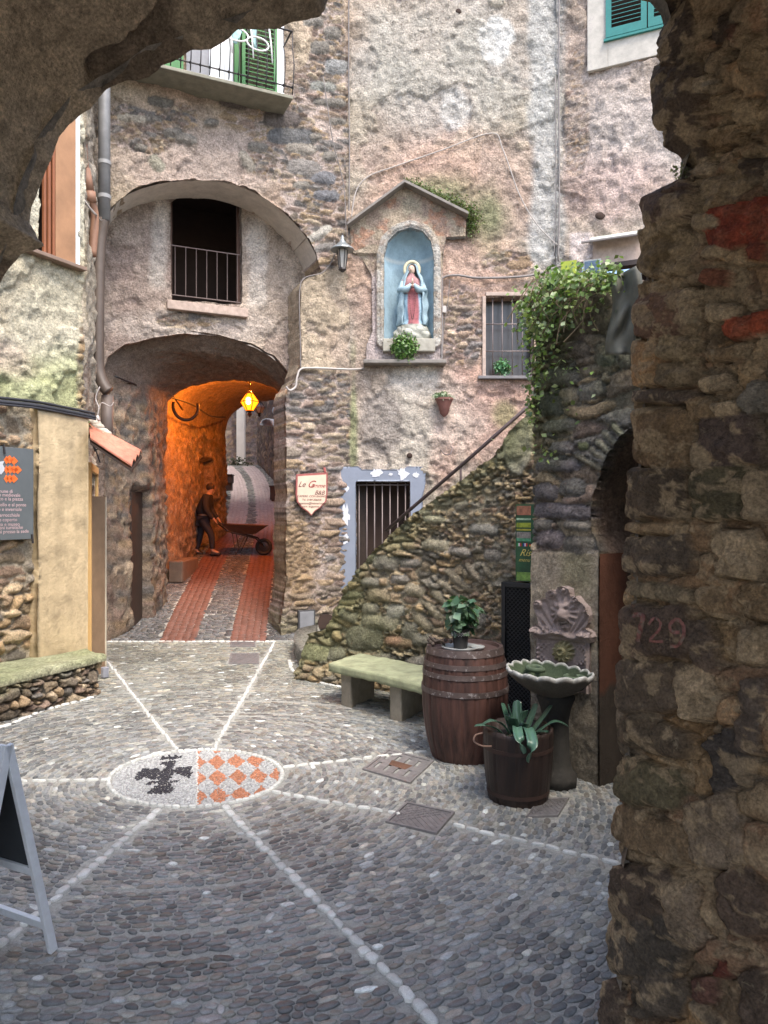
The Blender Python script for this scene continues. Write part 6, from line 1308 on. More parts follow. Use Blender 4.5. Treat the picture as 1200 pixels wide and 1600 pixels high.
mb = MB(); mb.tube([LX.pt(.14, 0.02, .22), LX.pt(.14, .14, .22)], .05, 8); mb.build('door_stop', mat('grey_stop', (.25, .26, .3), .6), lh)
# tiled canopy
cn = MB(); cA = LW.P(140, 668, .02); pA = [W(142, 680, 9.3), W(222, 712, 8.9), W(205, 726, 8.55), W(140, 686, 8.75)]
mt = mat('terracotta_tile', (.50, .20, .13), .8, 0, .25, 14, .002, 50, ((.62, .52, .40), 9, .62)); t = thing('tiled_canopy', pA[0], 'small terracotta tiled canopy sticking out at the house corner', 'canopy')
pA = [W(137, 662, 9.45), W(222, 706, 9.35), W(206, 727, 8.75), W(141, 684, 8.80)]
for k in range(3):
    u0, u1 = k / 3, (k + 1) / 3; m_ = 9
    V = []; Fq = []
    for i in range(m_):
        tt = i / (m_ - 1); w_ = u0 + (u1 - u0) * tt; lift = .05 * math.sin(math.pi * tt); a = pA[0].lerp(pA[3], w_) + Vector((0, 0, lift)); b = pA[1].lerp(pA[2], w_) + Vector((0, 0, lift)); V += [a, b, a - Vector((0, 0, .016)), b - Vector((0, 0, .016))]
    for i in range(m_ - 1):
        o_ = i * 4; Fq += [(o_, o_ + 4, o_ + 5, o_ + 1), (o_ + 2, o_ + 3, o_ + 7, o_ + 6), (o_, o_ + 2, o_ + 6, o_ + 4), (o_ + 1, o_ + 5, o_ + 7, o_ + 3)]
    mesh_obj('tile', V, Fq, mt, t)
mb = MB(); mb.slab([p - Vector((0, 0, .05)) for p in pA], Vector((0, 0, -.03))); mb.build('board', m_wood_dark, t)
mb = MB(); mb.tube([pA[0] + Vector((0, 0, -.08)), pA[0] + Vector((.10, -.02, -.35)), pA[0] + Vector((.35, -.05, -.18))], .012, 5); mb.tube([pA[0] + Vector((0.02, 0, -.1)), pA[0] + Vector((.16, 0, -.5))], .008, 5); mb.build('bracket', m_black_iron, t)
# mortar hump with moss above canopy
V = []; pp, nn = cluster(W(133, 672, 9.15), (.08, .08, .10), 500); nnn = nn; tag(leaves('moss_tuft', pp, nn, .03, [(.20, .26, .08), (.14, .18, .06)], base=W(133, 672, 9.15)), 'tuft of green moss at the root of the tiled canopy', 'moss', kind='stuff')
mb = MB(); c = W(150, 672, 9.35); 
for k in range(14): mb.ball(W(140 + k * 2.2, 655 + k * 2.4, 9.35) + Vector((random.gauss(0, .02), 0, random.gauss(0, .01))), (.07, .07, .05 - .001 * k), 7)
mb.build('mortar', mat('pale_mortar', (.50, .45, .36), .95, 0, .2, 12, .01, 30), t, smooth=True)
# window of left house
a0, zb = lwq(62, 396); a1 = lwq(117, 410)[0]; zt = lwq(90, 150)[1]
mb = MB(); a2 = lwq(84, 300)[0]; mb.pbox(LW, a2, a1 - .02, zb + .02, zt, .0, .035); mb.build('shutter', mat('orange_brown_wood', (.34, .18, .09), .55, 0, .2, 3, .001, 60), lh, bevel=.004)
mb = MB(); a3 = lwq(66, 300)[0]
for k in range(3): u = a3 + (a2 - a3) * (k / 3.); mb.pbox(LW, u + .01, u + (a2 - a3) / 3 - .01, zb + .02, zt, -.02 + .015 * k, .02 + .01 * k)
mb.build('window_frame', mat('dark_orange_wood', (.24, .085, .035), .55, 0, .2, 4), lh, bevel=.004)
mb = MB(); mb.pbox(LW, a1 - .015, a1 + .035, zb - .03, zt, -.02, .045); mb.build('window_trim', m_wpaint, lh)
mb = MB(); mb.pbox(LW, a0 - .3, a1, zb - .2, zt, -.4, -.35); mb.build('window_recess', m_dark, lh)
mb = MB(); mb.pbox(LW, a0 - .25, a1 + .10, zb - .045, zb + .0, -.02, .10); mb.build('window_sill', mat('brown_sill', (.22, .15, .11), .7), lh, bevel=.006)
# pipes
m_pipe = mat('grey_pipe', (.22, .22, .22), .5, .1, .2, 5, wear=((.40, .40, .40), 18, .68)); m_pipeb = mat('brown_pipe', (.30, .16, .10), .6, 0, .2); m_piped = mat('dark_pipe', (.10, .075, .06), .55, 0, .2)
dp = thing('downpipe', LF.P(163, 500, .1), 'grey rainwater downpipe turning dark below its joint left of the big arch', 'downpipe')
Yp = 10.75
mb = MB(); mb.tube([W(163, -60, Yp), W(163, 170, Yp), W(163, 345, Yp)], .085, 14); mb.build('upper_pipe', m_pipe, dp, smooth=True)
for py in (255, 308):
    mb = MB(); mb.tube([W(163, py + 3, Yp), W(163, py - 3, Yp)], .095, 14); mb.build('collar', mat('pipe_collar', (.30, .30, .30), .5), dp, smooth=True, autos=30)
mb = MB(); mb.tube(spline([W(162, 342, Yp), W(156, 380, Yp), W(154, 450, Yp - .05), W(153, 560, Yp - .1), W(156, 588, Yp - .12), W(163, 604, Yp - .15), W(169, 612, Yp - .15)], 5), .085, 12); mb.build('lower_pipe', m_piped, dp, smooth=True)
mb = MB(); mb.tube([W(168, 618, Yp - .1), W(166, 700, Yp - .1)], .085, 12); mb.build('end_pipe', mat('stub_pipe', (.13, .10, .085), .6), dp, smooth=True)
p2 = thing('waste_pipe', W(134, 300, 9.4), 'brown clay waste pipe with elbow beside the window at upper left', 'pipe')
mb = MB(); mb.tube(spline([W(128, 100, 9.45), W(129, 195, 9.45), W(131, 250, 9.45), W(136, 285, 9.45), W(141, 310, 9.5), W(148, 340, 9.6), W(144, 400, 9.6)], 6), .055, 10); mb.build('run', m_pipeb, p2, smooth=True)
mb = MB(); mb.tube([W(133, 265, 9.45), W(139, 298, 9.47)], .068, 10); mb.tube([W(140, 300, 9.48), W(142, 316, 9.5)], .075, 10); mb.build('collar', m_pipeb, p2, smooth=True)
mb = MB(); mb.tube(spline([W(119, 100, 9.2), W(119, 240, 9.2), W(123, 290, 9.2), (W(133, 315, 9.2)), W(151, 336, 9.5)], 6), .010, 6); mb.tube(spline([W(117, 190, 9.15), W(121, 235, 9.15), W(123, 290, 9.15), (W(140, 325, 9.2)), W(158, 345, 9.9)], 6), .010, 6); tag(mb.build('wall_cable', m_cable_l, None, smooth=True, base=W(123, 290, 9.2)), 'pair of slack cables looping beside the brown waste pipe', 'cable')
mb = MB(); pth = [LW.P(-90, 620, .1), LW.P(0, 628, .1), LW.P(57, 634, .12), LW.P(100, 642, .12), LW.P(130, 648, .12), LW.P(148, 652, .12)]; mb.tube(spline(pth, 5), .028, 8); mb.tube([p + Vector((0, 0, .045)) for p in spline(pth, 5)], .016, 6); mb.tube([p + Vector((0.02, -.02, -.03)) for p in spline(pth, 5)], .012, 6)
tag(mb.build('cable_bundle', mat('black_cable', (.03, .03, .035), .5), None, smooth=True, base=LW.P(57, 634, .12)), 'thick black cable bundle across the left house above the sign', 'cable')
mb = MB(); q = LW.P(152, 650, .15); mb.tube(spline([q, q + Vector((.02, 0, .1)), q + Vector((-.02, 0, .22)), q + Vector((.03, 0, .36))], 5), .008, 5); mb.tube(spline([q, q + Vector((.05, 0, .16)), q + Vector((.16, 0, .12)), q + Vector((.2, 0, .17))], 5), .006, 5); mb.tube([q, q + Vector((.03, -.02, -.06))], .02, 6); tag(mb.build('cable_end', m_cable_l, None, smooth=True, base=q), 'pale frayed cable ends sticking up at the house corner', 'cable')
# info sign
isg = thing('information_sign', LW.P(20, 850, .13), 'dark grey information board with orange lozenge emblem and small text', 'sign')
a1, z1 = lwq(52, 702, .13); _, z0 = lwq(52, 842, .13); a0 = a1 - 1.25
mb = MB(); mb.pbox(LW, a0, a1, z0, z1, .12, .135); mb.build('panel', mat('grey_board', (.115, .13, .135), .45, 0, .12, 3), isg, bevel=.003)
m_or = mat('orange_paint', (.80, .16, .03), .5, 0, .12, 20); mb = MB()
def lz(px, py, rx, ry):
    a, z = lwq(px, py, .137); k = rx / 1155 * 8.3 * 2.2; k2 = ry / 1155 * 8.3
    mb.slab([LW.pt(a - k, z, .137), LW.pt(a, z - k2, .137), LW.pt(a + k, z, .137), LW.pt(a, z + k2, .137)], Vector((*LW.n, 0)) * .002)
for (px, py) in ((10, 719), (15, 718), (21.5, 720), (15.5, 733.5), (22, 733.5), (27.5, 734), (10, 734), (15.5, 748), (21.5, 748), (10, 748)): lz(px, py, 3.3 if px > 11 else 2, 6.5)
mb.build('emblem', m_or, isg)
m_txt = mat('pink_letter', (.55, .40, .40), .6)
for i, (s_, py, xx) in enumerate((('Comune di', 768, 20), ('centro storico medievale', 774, 32), ('il borgo antico e la piazza', 780, 36), ('visita guidata al castello e al ponte', 789, 41), ('orario estivo e invernale', 796, 34), ('la chiesa parrocchiale', 805, 31), ('il carruggio coperto', 812, 27), ('palazzo e museo', 819, 31), ('informazioni turistiche', 824, 36), ('prenotazioni presso la sede', 830, 45))): stext(LW, s_, xx, py, .055, .137, m_txt, isg, 0, 'RIGHT')
mb = MB(); mb.slab([LW.pt(lwq(1.5, 733, .137)[0] + a, lwq(3, 733, .137)[1] + z, .137) for a, z in ((-.07, -.02), (0, -.06), (.05, 0), (.02, .05), (.04, .09), (-.01, .08), (-.03, .03))], Vector((*LW.n, 0)) * .002); mb.build('eagle_emblem', mat('emblem_white', (.5, .52, .55), .5), isg)
mb = MB()
for px, py in ((6, 702), (50, 842)): p = LW.P(px, py, .14); mb.tube([p + Vector((-.04, 0, .03)), p + Vector((0, 0, .05)), p + Vector((.01, 0, -.05))], .012, 5)
mb.build('clip', m_black_iron, isg)
# low stone seat along the left wall
lb = thing('low_stone_seat', (-3.7, 7.6, 0), 'low rubble stone seat with a mossy slab top along the left wall', 'bench')
BL = Plane((-4.36, 6.05), (-3.32, 8.53)); BE = Plane((-3.32, 8.53), (-3.72, 9.10))
def bl_moss(c, S, Z, px, py, sd): return mixc(c, (.20, .22, .11), sst(.25, .4, Z + .1 * fbm(S, Z, .2, 3, 3)) * .5)
hf, cf = make_wall_funcs(lambda S, Z, px, py: 1 + 0 * S, .19, .095, .11, (1.02, .95, .85), (.3, .28, .24), (.3, .28, .24), (.3, .28, .24), (.10, .09, .07), None, 1, 701, bl_moss)
wall('front', BL, 0, BL.len, -.03, .37, .012, hf, cf, m_wall2, parent=lb, thick=.3); wall('end', BE, 0, BE.len, -.03, .37, .015, hf, cf, m_wall2, parent=lb, thick=.2)
edge = spline([BL.pt(0, .37, .04), BL.pt(.8, .37, .055), BL.pt(1.6, .37, .03), BL.pt(BL.len + .02, .37, .05), BE.pt(.12, .37, .05), BE.pt(BE.len, .37, .02)], 8); wl_ = [LW.pt(3.9, .37, -.05), LW.pt(.2, .37, -.05)]
top = []
for i, p in enumerate(edge): top.append(p + Vector((.018 * float(fbm(np.array([i * .31]), np.array([0.]), .5, 3, 3)[0]), 0, 0)))
V = []; Fq = []; cc = []; L_n = len(top); K_ = 14
for i, p in enumerate(top):
    w0 = LW.pt(max(.0, min(LW.len, (p - LW.pt(0, 0)).dot(Vector((*LW.d, 0))))), .37, -.06)
    for j in range(K_):
        q = p.lerp(w0, j / (K_ - 1)); n_ = float(fbm(np.array([q.x]), np.array([q.y]), .35, 4, 8)[0]); V.append(q + Vector((0, 0, .075 + .018 * n_ - (.02 if j == 0 else 0)))); t_ = .5 + n_; cc.append((.38 + .12 * t_, .41 + .10 * t_, .23 + .1 * t_))
for i in range(L_n - 1):
    for j in range(K_ - 1): Fq.append((i * K_ + j, (i + 1) * K_ + j, (i + 1) * K_ + j + 1, i * K_ + j + 1))
b0 = len(V)
for i, p in enumerate(top): V.append(p + Vector((0, 0, -.005))); cc.append((.30, .29, .2))
for i in range(L_n - 1): Fq.append((i * K_, b0 + i, b0 + i + 1, (i + 1) * K_))
mesh_obj('slab_top', V, Fq, m_wall, lb, np.array(cc))

# ================================================================== A-FRAME CHALKBOARD
Tn = Vector((-1.68, 3.30, 1.06)); dv = Vector((-.9, .44, 0)).normalized(); pv = Vector((.44, .9, 0)).normalized(); m_frame = mat('sign_frame_white', (.62, .66, .70), .55, 0, .12, 12, .001, 60)
sb = thing('chalkboard_sign', (-1.85, 3.4, 0), 'black chalkboard A-frame with pale frame cut off at the left edge', 'sign')
for sgn in (1, -1):
    foot = Tn + pv * .24 * sgn; foot.z = .012; upv = (Tn - foot); nrm = dv.cross(upv).normalized()
    mb = MB()
    for off in (0, .58): mb.beam(foot + dv * off, Tn + dv * off, .024, .042, up=nrm)
    for f0 in (.13, .40, .97): a = foot + upv * f0; mb.beam(a + dv * .022, a + dv * .558, .042 if f0 < .9 else .05, .022, up=nrm)
    p_ = mb.build('frame', m_frame, sb, bevel=.003)
    mb = MB(); a = foot + upv * .42; b = foot + upv * .95; mb.slab([a + dv * .02, a + dv * .56, b + dv * .56, b + dv * .02], nrm * .008); mb.build('board', mat('chalkboard', (.02, .025, .03), .6, 0, .2), sb)

# ================================================================== PERSON WITH WHEELBARROW
def skin(name, verts, edges, radii, m, parent, sub_=2):
    org = ORG[parent.name]; me = bpy.data.meshes.new(name); me.from_pydata([tuple(Vector(v) - org) for v in verts], edges, []); o = bpy.data.objects.new(name, me); C.objects.link(o); o.parent = parent; ORG[o.name] = org
    md = o.modifiers.new('skin', 'SKIN'); md.use_smooth_shade = True
    for i, r in enumerate(radii): me.skin_vertices[0].data[i].radius = (r, r) if not hasattr(r, '__len__') else r
    me.skin_vertices[0].data[0].use_root = True
    s = o.modifiers.new('sub', 'SUBSURF'); s.levels = sub_; s.render_levels = sub_; me.materials.append(m); return o
px0 = W(319, 868, 17.6); gz = float(zr(17.6)); PB = Vector((px0.x, 17.6, gz))
pe = thing('person', PB, 'person in dark jacket and jeans leaning forward, pushing a wheelbarrow', 'person')
def q3(x, y, z): return PB + Vector((x, y, z))
# walking to the right (+x), leaning over the handles; y is depth
J = dict(pel=q3(-.05, 0, .92), sp=q3(-.02, 0, 1.10), ch=q3(.06, 0, 1.32), nk=q3(.12, 0, 1.47), hd=q3(.17, -.01, 1.58), ht=q3(.19, -.01, 1.70))
vs = [J['pel'], J['sp'], J['ch'], J['nk'], J['hd'], J['ht']]; ed = [(0, 1), (1, 2), (2, 3), (3, 4), (4, 5)]; ra = [(.15, .12), (.14, .11), (.17, .12), .055, .088, .07]
for s_ in (1, -1):
    b = len(vs); fwd = (s_ == -1)
    if fwd: pts = [q3(.0, -.10, .86), q3(.20, -.10, .50), q3(.22, -.10, .12), q3(.38, -.10, .06)]
    else: pts = [q3(-.08, .10, .86), q3(-.12, .10, .48), q3(-.22, .10, .10), q3(-.10, .10, .04)]
    vs += pts; ed += [(0, b), (b, b + 1), (b + 1, b + 2), (b + 2, b + 3)]; ra += [.10, .07, .045, .04]
    b = len(vs); vs += [q3(.08, .20 * -s_, 1.38), q3(.10, .25 * -s_, 1.10), q3(.30, .22 * -s_, .84)]; ed += [(2, b), (b, b + 1), (b + 1, b + 2)]; ra += [.065, .05, .034]
    w_ = b + 2
    for f_ in range(4): c_ = len(vs); vs += [q3(.345, (.22 + .018 * (f_ - 1.5)) * -s_, .80 - .004 * f_), q3(.375, (.22 + .018 * (f_ - 1.5)) * -s_, .765)]; ed += [(w_, c_), (c_, c_ + 1)]; ra += [.012, .009]
    c_ = len(vs); vs += [q3(.33, (.18) * -s_, .80)]; ed += [(w_, c_)]; ra += [.012]
skin('body', vs, ed, ra, mat('skin', (.42, .25, .17), .55), pe)
m_jk = mat('dark_jacket', (.022, .020, .024), .85, 0, .25, 12); m_jn = mat('jeans', (.03, .03, .04), .9, 0, .25, 20)
vs = [J['pel'] + Vector((0, 0, .02)), J['sp'], J['ch'], J['nk'] + Vector((-.02, 0, -.02))]; ed = [(0, 1), (1, 2), (2, 3)]; ra = [(.22, .19), (.22, .19), (.25, .2), .09]
for s_ in (1, -1): b = len(vs); vs += [q3(.08, .20 * -s_, 1.38), q3(.10, .25 * -s_, 1.10), q3(.27, .225 * -s_, .87)]; ed += [(2, b), (b, b + 1), (b + 1, b + 2)]; ra += [.10, .08, .052]
skin('jacket', vs, ed, ra, m_jk, pe)
vs = [J['pel'] + Vector((0, 0, -.02))]; ed = []; ra = [(.165, .135)]
for s_ in (1, -1):
    b = len(vs); pts = [q3(.0, -.10, .84), q3(.20, -.10, .50), q3(.22, -.10, .14)] if s_ == -1 else [q3(-.08, .10, .84), q3(-.12, .10, .48), q3(-.21, .10, .13)]
    vs += pts; ed += [(0, b), (b, b + 1), (b + 1, b + 2)]; ra += [.115, .085, .062]
skin('trousers', vs, ed, ra, m_jn, pe)
for s_ in (1, -1):
    a, b = (q3(.20, -.10, .05), q3(.42, -.10, .045)) if s_ == -1 else (q3(-.24, .10, .07), q3(-.05, .10, .04)); mb = MB(); mb.tube(spline([a - (b - a) * .12, a, (a + b) / 2, b], 3), [.03, .05, .052, .052, .05, .05, .046, .045, .04, .02][:10], 10); mb.build('shoe', mat('dark_shoe', (.03, .022, .02), .6), pe, smooth=True)
mb = MB(); mb.ball(J['hd'] + Vector((-.02, 0, .05)), (.105, .09, .10), 12); mb.build('hair', mat('dark_hair', (.03, .02, .015), .7), pe, smooth=True)
mb = MB(); hf_ = J['hd'] + Vector((.09, 0, .02)); mb.ball(hf_, (.022, .012, .02), 6); mb.ball(hf_ + Vector((-.02, -.03, .025)), (.01, .008, .008), 5); mb.ball(hf_ + Vector((-.02, .03, .025)), (.01, .008, .008), 5); mb.build('face', mat('skin_dark', (.30, .17, .12), .55), pe, smooth=True)
wb = thing('wheelbarrow', q3(1.0, 0, 0), 'rusty wheelbarrow with a wide tray pushed up the alley', 'wheelbarrow')
mb = MB(); T0 = q3(.98, 0, .62); m_tray = mat('rusty_tray', (.10, .055, .035), .6, .2, .3, 8)
top4 = [T0 + Vector((x, y, z)) for x, y, z in ((-.50, -.33, .14), (.50, -.36, .10), (.50, .36, .10), (-.50, .33, .14))]; bot4 = [T0 + Vector((x, y, -.10)) for x, y in ((-.28, -.2), (.22, -.2), (.22, .2), (-.28, .2))]
V = top4 + bot4 + [T0 + (p - T0) * .96 + Vector((0, 0, .008)) for p in top4] + [p + Vector((0, 0, .012)) for p in bot4]
Fq = [(4, 7, 6, 5), (0, 4, 5, 1), (1, 5, 6, 2), (2, 6, 7, 3), (3, 7, 4, 0), (12, 13, 14, 15), (8, 9, 13, 12), (9, 10, 14, 13), (10, 11, 15, 14), (11, 8, 12, 15), (0, 1, 9, 8), (1, 2, 10, 9), (2, 3, 11, 10), (3, 0, 8, 11)]
mesh_obj('tray', V, Fq, m_tray, wb, None, False)
for s_ in (-1, 1):
    mb = MB(); mb.tube([q3(.34, .22 * s_, .80), q3(.62, .24 * s_, .58), q3(1.25, .16 * s_, .42), q3(1.42, .06 * s_, .24)], .018, 8); mb.tube([q3(.72, .22 * s_, .52), q3(.80, .24 * s_, .03), q3(1.02, .2 * s_, .48)], .014, 6); mb.build('shaft', m_black_iron, wb, smooth=True)
for s_ in (-1, 1): mb = MB(); mb.tube([q3(.30, .22 * s_, .832), q3(.44, .225 * s_, .722)], .024, 8); mb.build('handle', mat('rubber', (.02, .02, .02), .7), wb, smooth=True)
wc = q3(1.42, 0, .21); mb = MB(); mb.tube([wc + Vector((.16 * math.cos(a), 0, .16 * math.sin(a))) for a in np.linspace(0, 2 * math.pi, 25)[:-1]], .045, 8, closed=True); wo_ = mb.build('wheel', mat('rubber'  , (.02, .02, .02)), wb, smooth=True)
mb = MB(); mb.lathe([(.02, -.04), (.12, -.02), (.12, .02), (.02, .04)], wc, 16, M=Matrix.Rotation(R(90), 3, 'X')); mb.build('rim', m_black_iron, wo_)

# ================================================================== NEAR ARCHWAY (the camera stands in it)
na = thing('archway_building', (0, 2.0, 0), 'dark rubble archway in the foreground framing the courtyard view', 'archway')
YE = 2.6
sil = [(-330, 2000), (-320, 1200), (-250, 760), (-150, 620), (-60, 520), (-15, 462), (2, 440), (18, 412), (35, 398), (58, 391), (70, 385), (58, 372), (46, 350), (50, 320), (62, 292), (78, 250), (92, 215), (108, 192), (122, 185), (150, 160), (165, 142), (185, 131), (205, 125), (232, 122), (252, 104), (283, 89), (300, 78), (330, 76), (352, 62), (372, 46), (400, 47), (432, 44), (455, 34), (480, 30), (500, 26), (508, 14), (512, 0), (530, -30), (600, -58), (700, -78), (800, -78), (900, -52), (960, -14), (990, 3), (1015, 7), (1040, 18), (1050, 24), (1036, 48), (1034, 62), (1022, 90), (1028, 110), (1022, 132), (1026, 160), (1024, 182), (1036, 208), (1040, 228), (1056, 238), (1074, 252), (1083, 268), (1070, 280), (1048, 288), (1022, 302), (1007, 312), (1006, 340), (1003, 362), (1004, 400), (1000, 440), (1002, 465), (990, 482), (992, 520), (988, 560), (990, 600), (984, 640), (988, 700), (990, 726), (978, 736), (980, 790), (977, 830), (974, 850), (976, 905), (968, 935), (964, 975), (966, 1020), (962, 1060), (958, 1110), (958, 1150), (966, 1180), (958, 1220), (960, 1262), (957, 1290), (964, 1330), (972, 1346), (952, 1352), (947, 1375), (950, 1405), (962, 1430), (948, 1462), (944, 1490), (950, 1512), (962, 1524), (945, 1534), (940, 1560), (940, 1640), (936, 1900)]
P = np.array([tuple(W(a, b, YE))[::2] for a, b in sil])
dl_ = np.concatenate([[0], np.cumsum(np.hypot(*np.diff(P, axis=0).T))]); NQ = int(dl_[-1] / .0075); qq = np.linspace(0, dl_[-1], NQ); P = np.stack([np.interp(qq, dl_, P[:, 0]), np.interp(qq, dl_, P[:, 1])], 1)
P += .006 * np.stack([fbm(qq, qq * 0, .05, 3, 1), fbm(qq, qq * 0, .05, 3, 2)], 1)
def smooth(P, w_):
    k = np.exp(-np.linspace(-2, 2, w_) ** 2); k /= k.sum(); pad = w_ // 2; Q = np.concatenate([np.repeat(P[:1], pad, 0), P, np.repeat(P[-1:], pad, 0)]); return np.stack([np.convolve(Q[:, i], k, 'valid')[:len(P)] for i in (0, 1)], 1)
PS = smooth(P, 89); T_ = np.gradient(smooth(P, 177), axis=0); T_ /= np.linalg.norm(T_, axis=1)[:, None]; NO = np.stack([-T_[:, 1], T_[:, 0]], 1)   # outward (away from the opening)
cen = np.array([0., 2.]); sg_ = np.sign(((PS - cen) * NO).sum(1).mean()); NO *= sg_
ts = np.concatenate([np.linspace(0, .75, 100), np.linspace(.76, 1.3, 40), np.linspace(1.32, 3.5, 70)]); NT = len(ts)
Qg, Tg = np.meshgrid(qq, ts, indexing='ij'); bl = sst(.0, .28, Tg)[..., None]; bl2 = np.clip(Tg / .12, 0, 1)
splay = np.where(Tg < .75, Tg * .56, .42 + (Tg - .75) * .10)
base2 = P[:, None, :] * (1 - bl) + PS[:, None, :] * bl + NO[:, None, :] * splay[..., None]
st_, r1, r2, sm = stones(Tg * 1.0, Qg, .30, .17, 801, .5); st2, q1, q2, sm2 = stones(Tg, Qg, .11, .07, 811, .5)
Zb = base2[..., 1]; Xb = base2[..., 0]; soff = sst(.25, -.25, Xb) * 1.0          # the soffit is mostly plastered on the left
lostp = sst(.10, .16, fbm(Qg, Tg, .7, 4, 821)) * soff
small = sst(.0, .12, fbm(Qg, Tg, .6, 4, 831)); chip = 1 - np.abs(fbm(Qg, Tg, .13, 5, 845)) * 4; hs_ = (st_ * .095 * (.4 + .9 * r2)) * (1 - small * .7) + st2 * .04 * small + .02 * fbm(Qg, Tg, .2, 4, 841) + .022 * fbm(Qg, Tg, .06, 4, 842) - .014 * np.clip(chip, 0, 1) + .012 * sst(.05, .09, fbm(Qg, Tg, .16, 4, 846))
hp = .05 * fbm(Qg, Tg, .8, 4, 851) + .014 * fbm(Qg, Tg, .10, 4, 852) - .03 * lostp - .008 * np.clip(1 - np.abs(fbm(Qg, Tg, .4, 4, 853)) * 10, 0, 1)
hh_ = (hs_ * (1 - soff) + hp * soff) * bl2
PwB = 600 + F * Xb / (YE - Tg); PzB = 800 - F * (Zb - H) / (YE - Tg)
D_ = (.12, .09, .07); T1 = (.28, .20, .12); L1 = (.38, .30, .205); O1 = (.15, .13, .08)
NEAR = [(1062, 50, 32, 52, 0, D_), (1062, 150, 46, 52, 0, (.12, .09, .07)), (1078, 228, 40, 38, 0, D_), (1135, 45, 12, 22, 20, D_), (1130, 97, 15, 20, 20, D_), (1162, 55, 18, 20, 0, (.16, .09, .065)), (1188, 80, 16, 32, 0, T1), (1145, 160, 22, 16, -10, T1), (1112, 130, 12, 14), (1150, 214, 30, 18, -12, T1), (1108, 262, 20, 13, -20, L1), (1190, 265, 15, 15, 0, D_), (1180, 175, 18, 20, 0, L1),
  (1050, 320, 46, 30, -14, (.14, .095, .075)), (1040, 392, 42, 42, -5, (.24, .175, .10)), (1036, 448, 38, 10, -8, T1), (1040, 492, 52, 36, -4, (.165, .10, .07)), (1013, 568, 27, 36, 0, (.42, .26, .135)), (1070, 545, 28, 20, 5, (.28, .22, .14)), (1070, 585, 30, 20, 0, (.25, .19, .12)), (1045, 620, 54, 11, 2, D_), (1043, 682, 52, 46, 0, (.21, .145, .085)), (1030, 770, 50, 40, 0, (.12, .09, .065)), (1028, 826, 50, 9, 2, T1), (1034, 868, 58, 32, 0, (.115, .09, .07)), (1040, 925, 58, 13, 8, (.22, .18, .12)), (1030, 988, 60, 42, 0, (.125, .09, .07)), (1104, 1010, 22, 42, -12, D_), (1020, 1072, 56, 40, 2, (.15, .115, .085)), (1098, 1080, 30, 46, -20, L1), (1032, 1152, 62, 24, 16, (.17, .13, .09)), (1022, 1226, 62, 34, 14, O1), (1030, 1306, 74, 30, 22, (.20, .145, .09)), (1003, 1398, 50, 48, 10, D_), (1012, 1478, 64, 50, 0, (.10, .085, .07)), (960, 1568, 22, 42, 0, D_), (1040, 1560, 44, 34, 0, (.14, .115, .09)),
  (1152, 690, 48, 42, -6, (.115, .085, .075)), (1135, 772, 45, 44, 0, O1), (1192, 775, 16, 40, 0, L1), (1160, 866, 34, 38, 0, L1), (1192, 940, 20, 30, 0, T1), (1190, 1010, 22, 30, 0, L1), (1150, 1188, 30, 46, -20, (.075, .065, .06)), (1192, 1120, 22, 60, 0, (.15, .12, .1)), (1130, 1300, 42, 60, -20, (.24, .19, .14)), (1172, 1410, 34, 52, -10, (.15, .11, .085)), (1112, 1548, 20, 22, 0, (.17, .09, .07)), (1190, 1565, 24, 50, 0, D_), (1082, 1430, 26, 56, -18, (.33, .26, .19)), (1195, 620, 18, 26), (1128, 600, 22, 13, -10, L1), (1150, 553, 26, 11, -14, T1), (1110, 640, 22, 18, 0, T1), (1155, 640, 22, 12, -8, L1), (1140, 490, 22, 16, 0, L1), (1125, 940, 20, 24, 0, T1), (1110, 720, 14, 30, 0, L1), (1120, 350, 26, 14, 0, L1), (1130, 395, 14, 10, 0, L1), (1090, 480, 12, 30, 0, L1),
  (1182, 348, 74, 36, -15, (.27, .06, .035)), (1190, 508, 38, 18, -14, (.30, .07, .035)), (1130, 435, 15, 13, 0, (.24, .08, .05)), (1190, 393, 14, 14, 0, (.24, .07, .045)), (1145, 1515, 11, 15, 0, (.22, .07, .05))]
exm, exh, exc, exb = placed(PwB, PzB, NEAR, 700, .15, 5.5, .16); exm = exm * (Xb > .3); wob_ = .010 * fbm(Qg, Tg, .10, 4, 871) + .014 * fbm(Qg, Tg, .045, 4, 872) - .010 * np.clip(1 - np.abs(fbm(Qg, Tg, .12, 5, 873)) * 6, 0, 1)
hh_ = np.where(Xb > .3, (hh_ * .5 - .01 - .022 * np.exp(-((exb - 1.06) / .06) ** 2)) * (1 - exm) + exm * (exh * .036 + .012 + wob_ * 1.5) * (.35 + .65 * bl2), hh_)
X = Xb - NO[:, None, 0] * hh_; Z = Zb - NO[:, None, 1] * hh_; Yg = YE - Tg
cst = stonecol(r1, r2, (.95, .78, .58)) * 1.05; cmo = np.tile(np.array([.27, .205, .14]), Qg.shape + (1,)) * (1 + .3 * fbm(Qg, Tg, .15, 4, 861))[..., None]
wear_ = sst(.08, .2, fbm(Qg, Tg, .09, 4, 866)) * .55
cst = mixc(cst, (.42, .33, .22), wear_ * (r2 > .35)); mm_ = (sm * (1 - small) + sm2 * small * .7)[..., None]; c = cst * mm_ + cmo * (1 - mm_)
c = c * (1 - soff[..., None]) + soff[..., None] * mixc(np.tile(np.array([.43, .355, .27]), Qg.shape + (1,)) * (1 + .22 * fbm(Qg, Tg, .5, 4, 871))[..., None], (.17, .13, .10), lostp * .8)
c = c * (1 - exm[..., None]) + exc * (1 + .3 * fbm(Qg, Tg, .12, 4, 881))[..., None] * exm[..., None]
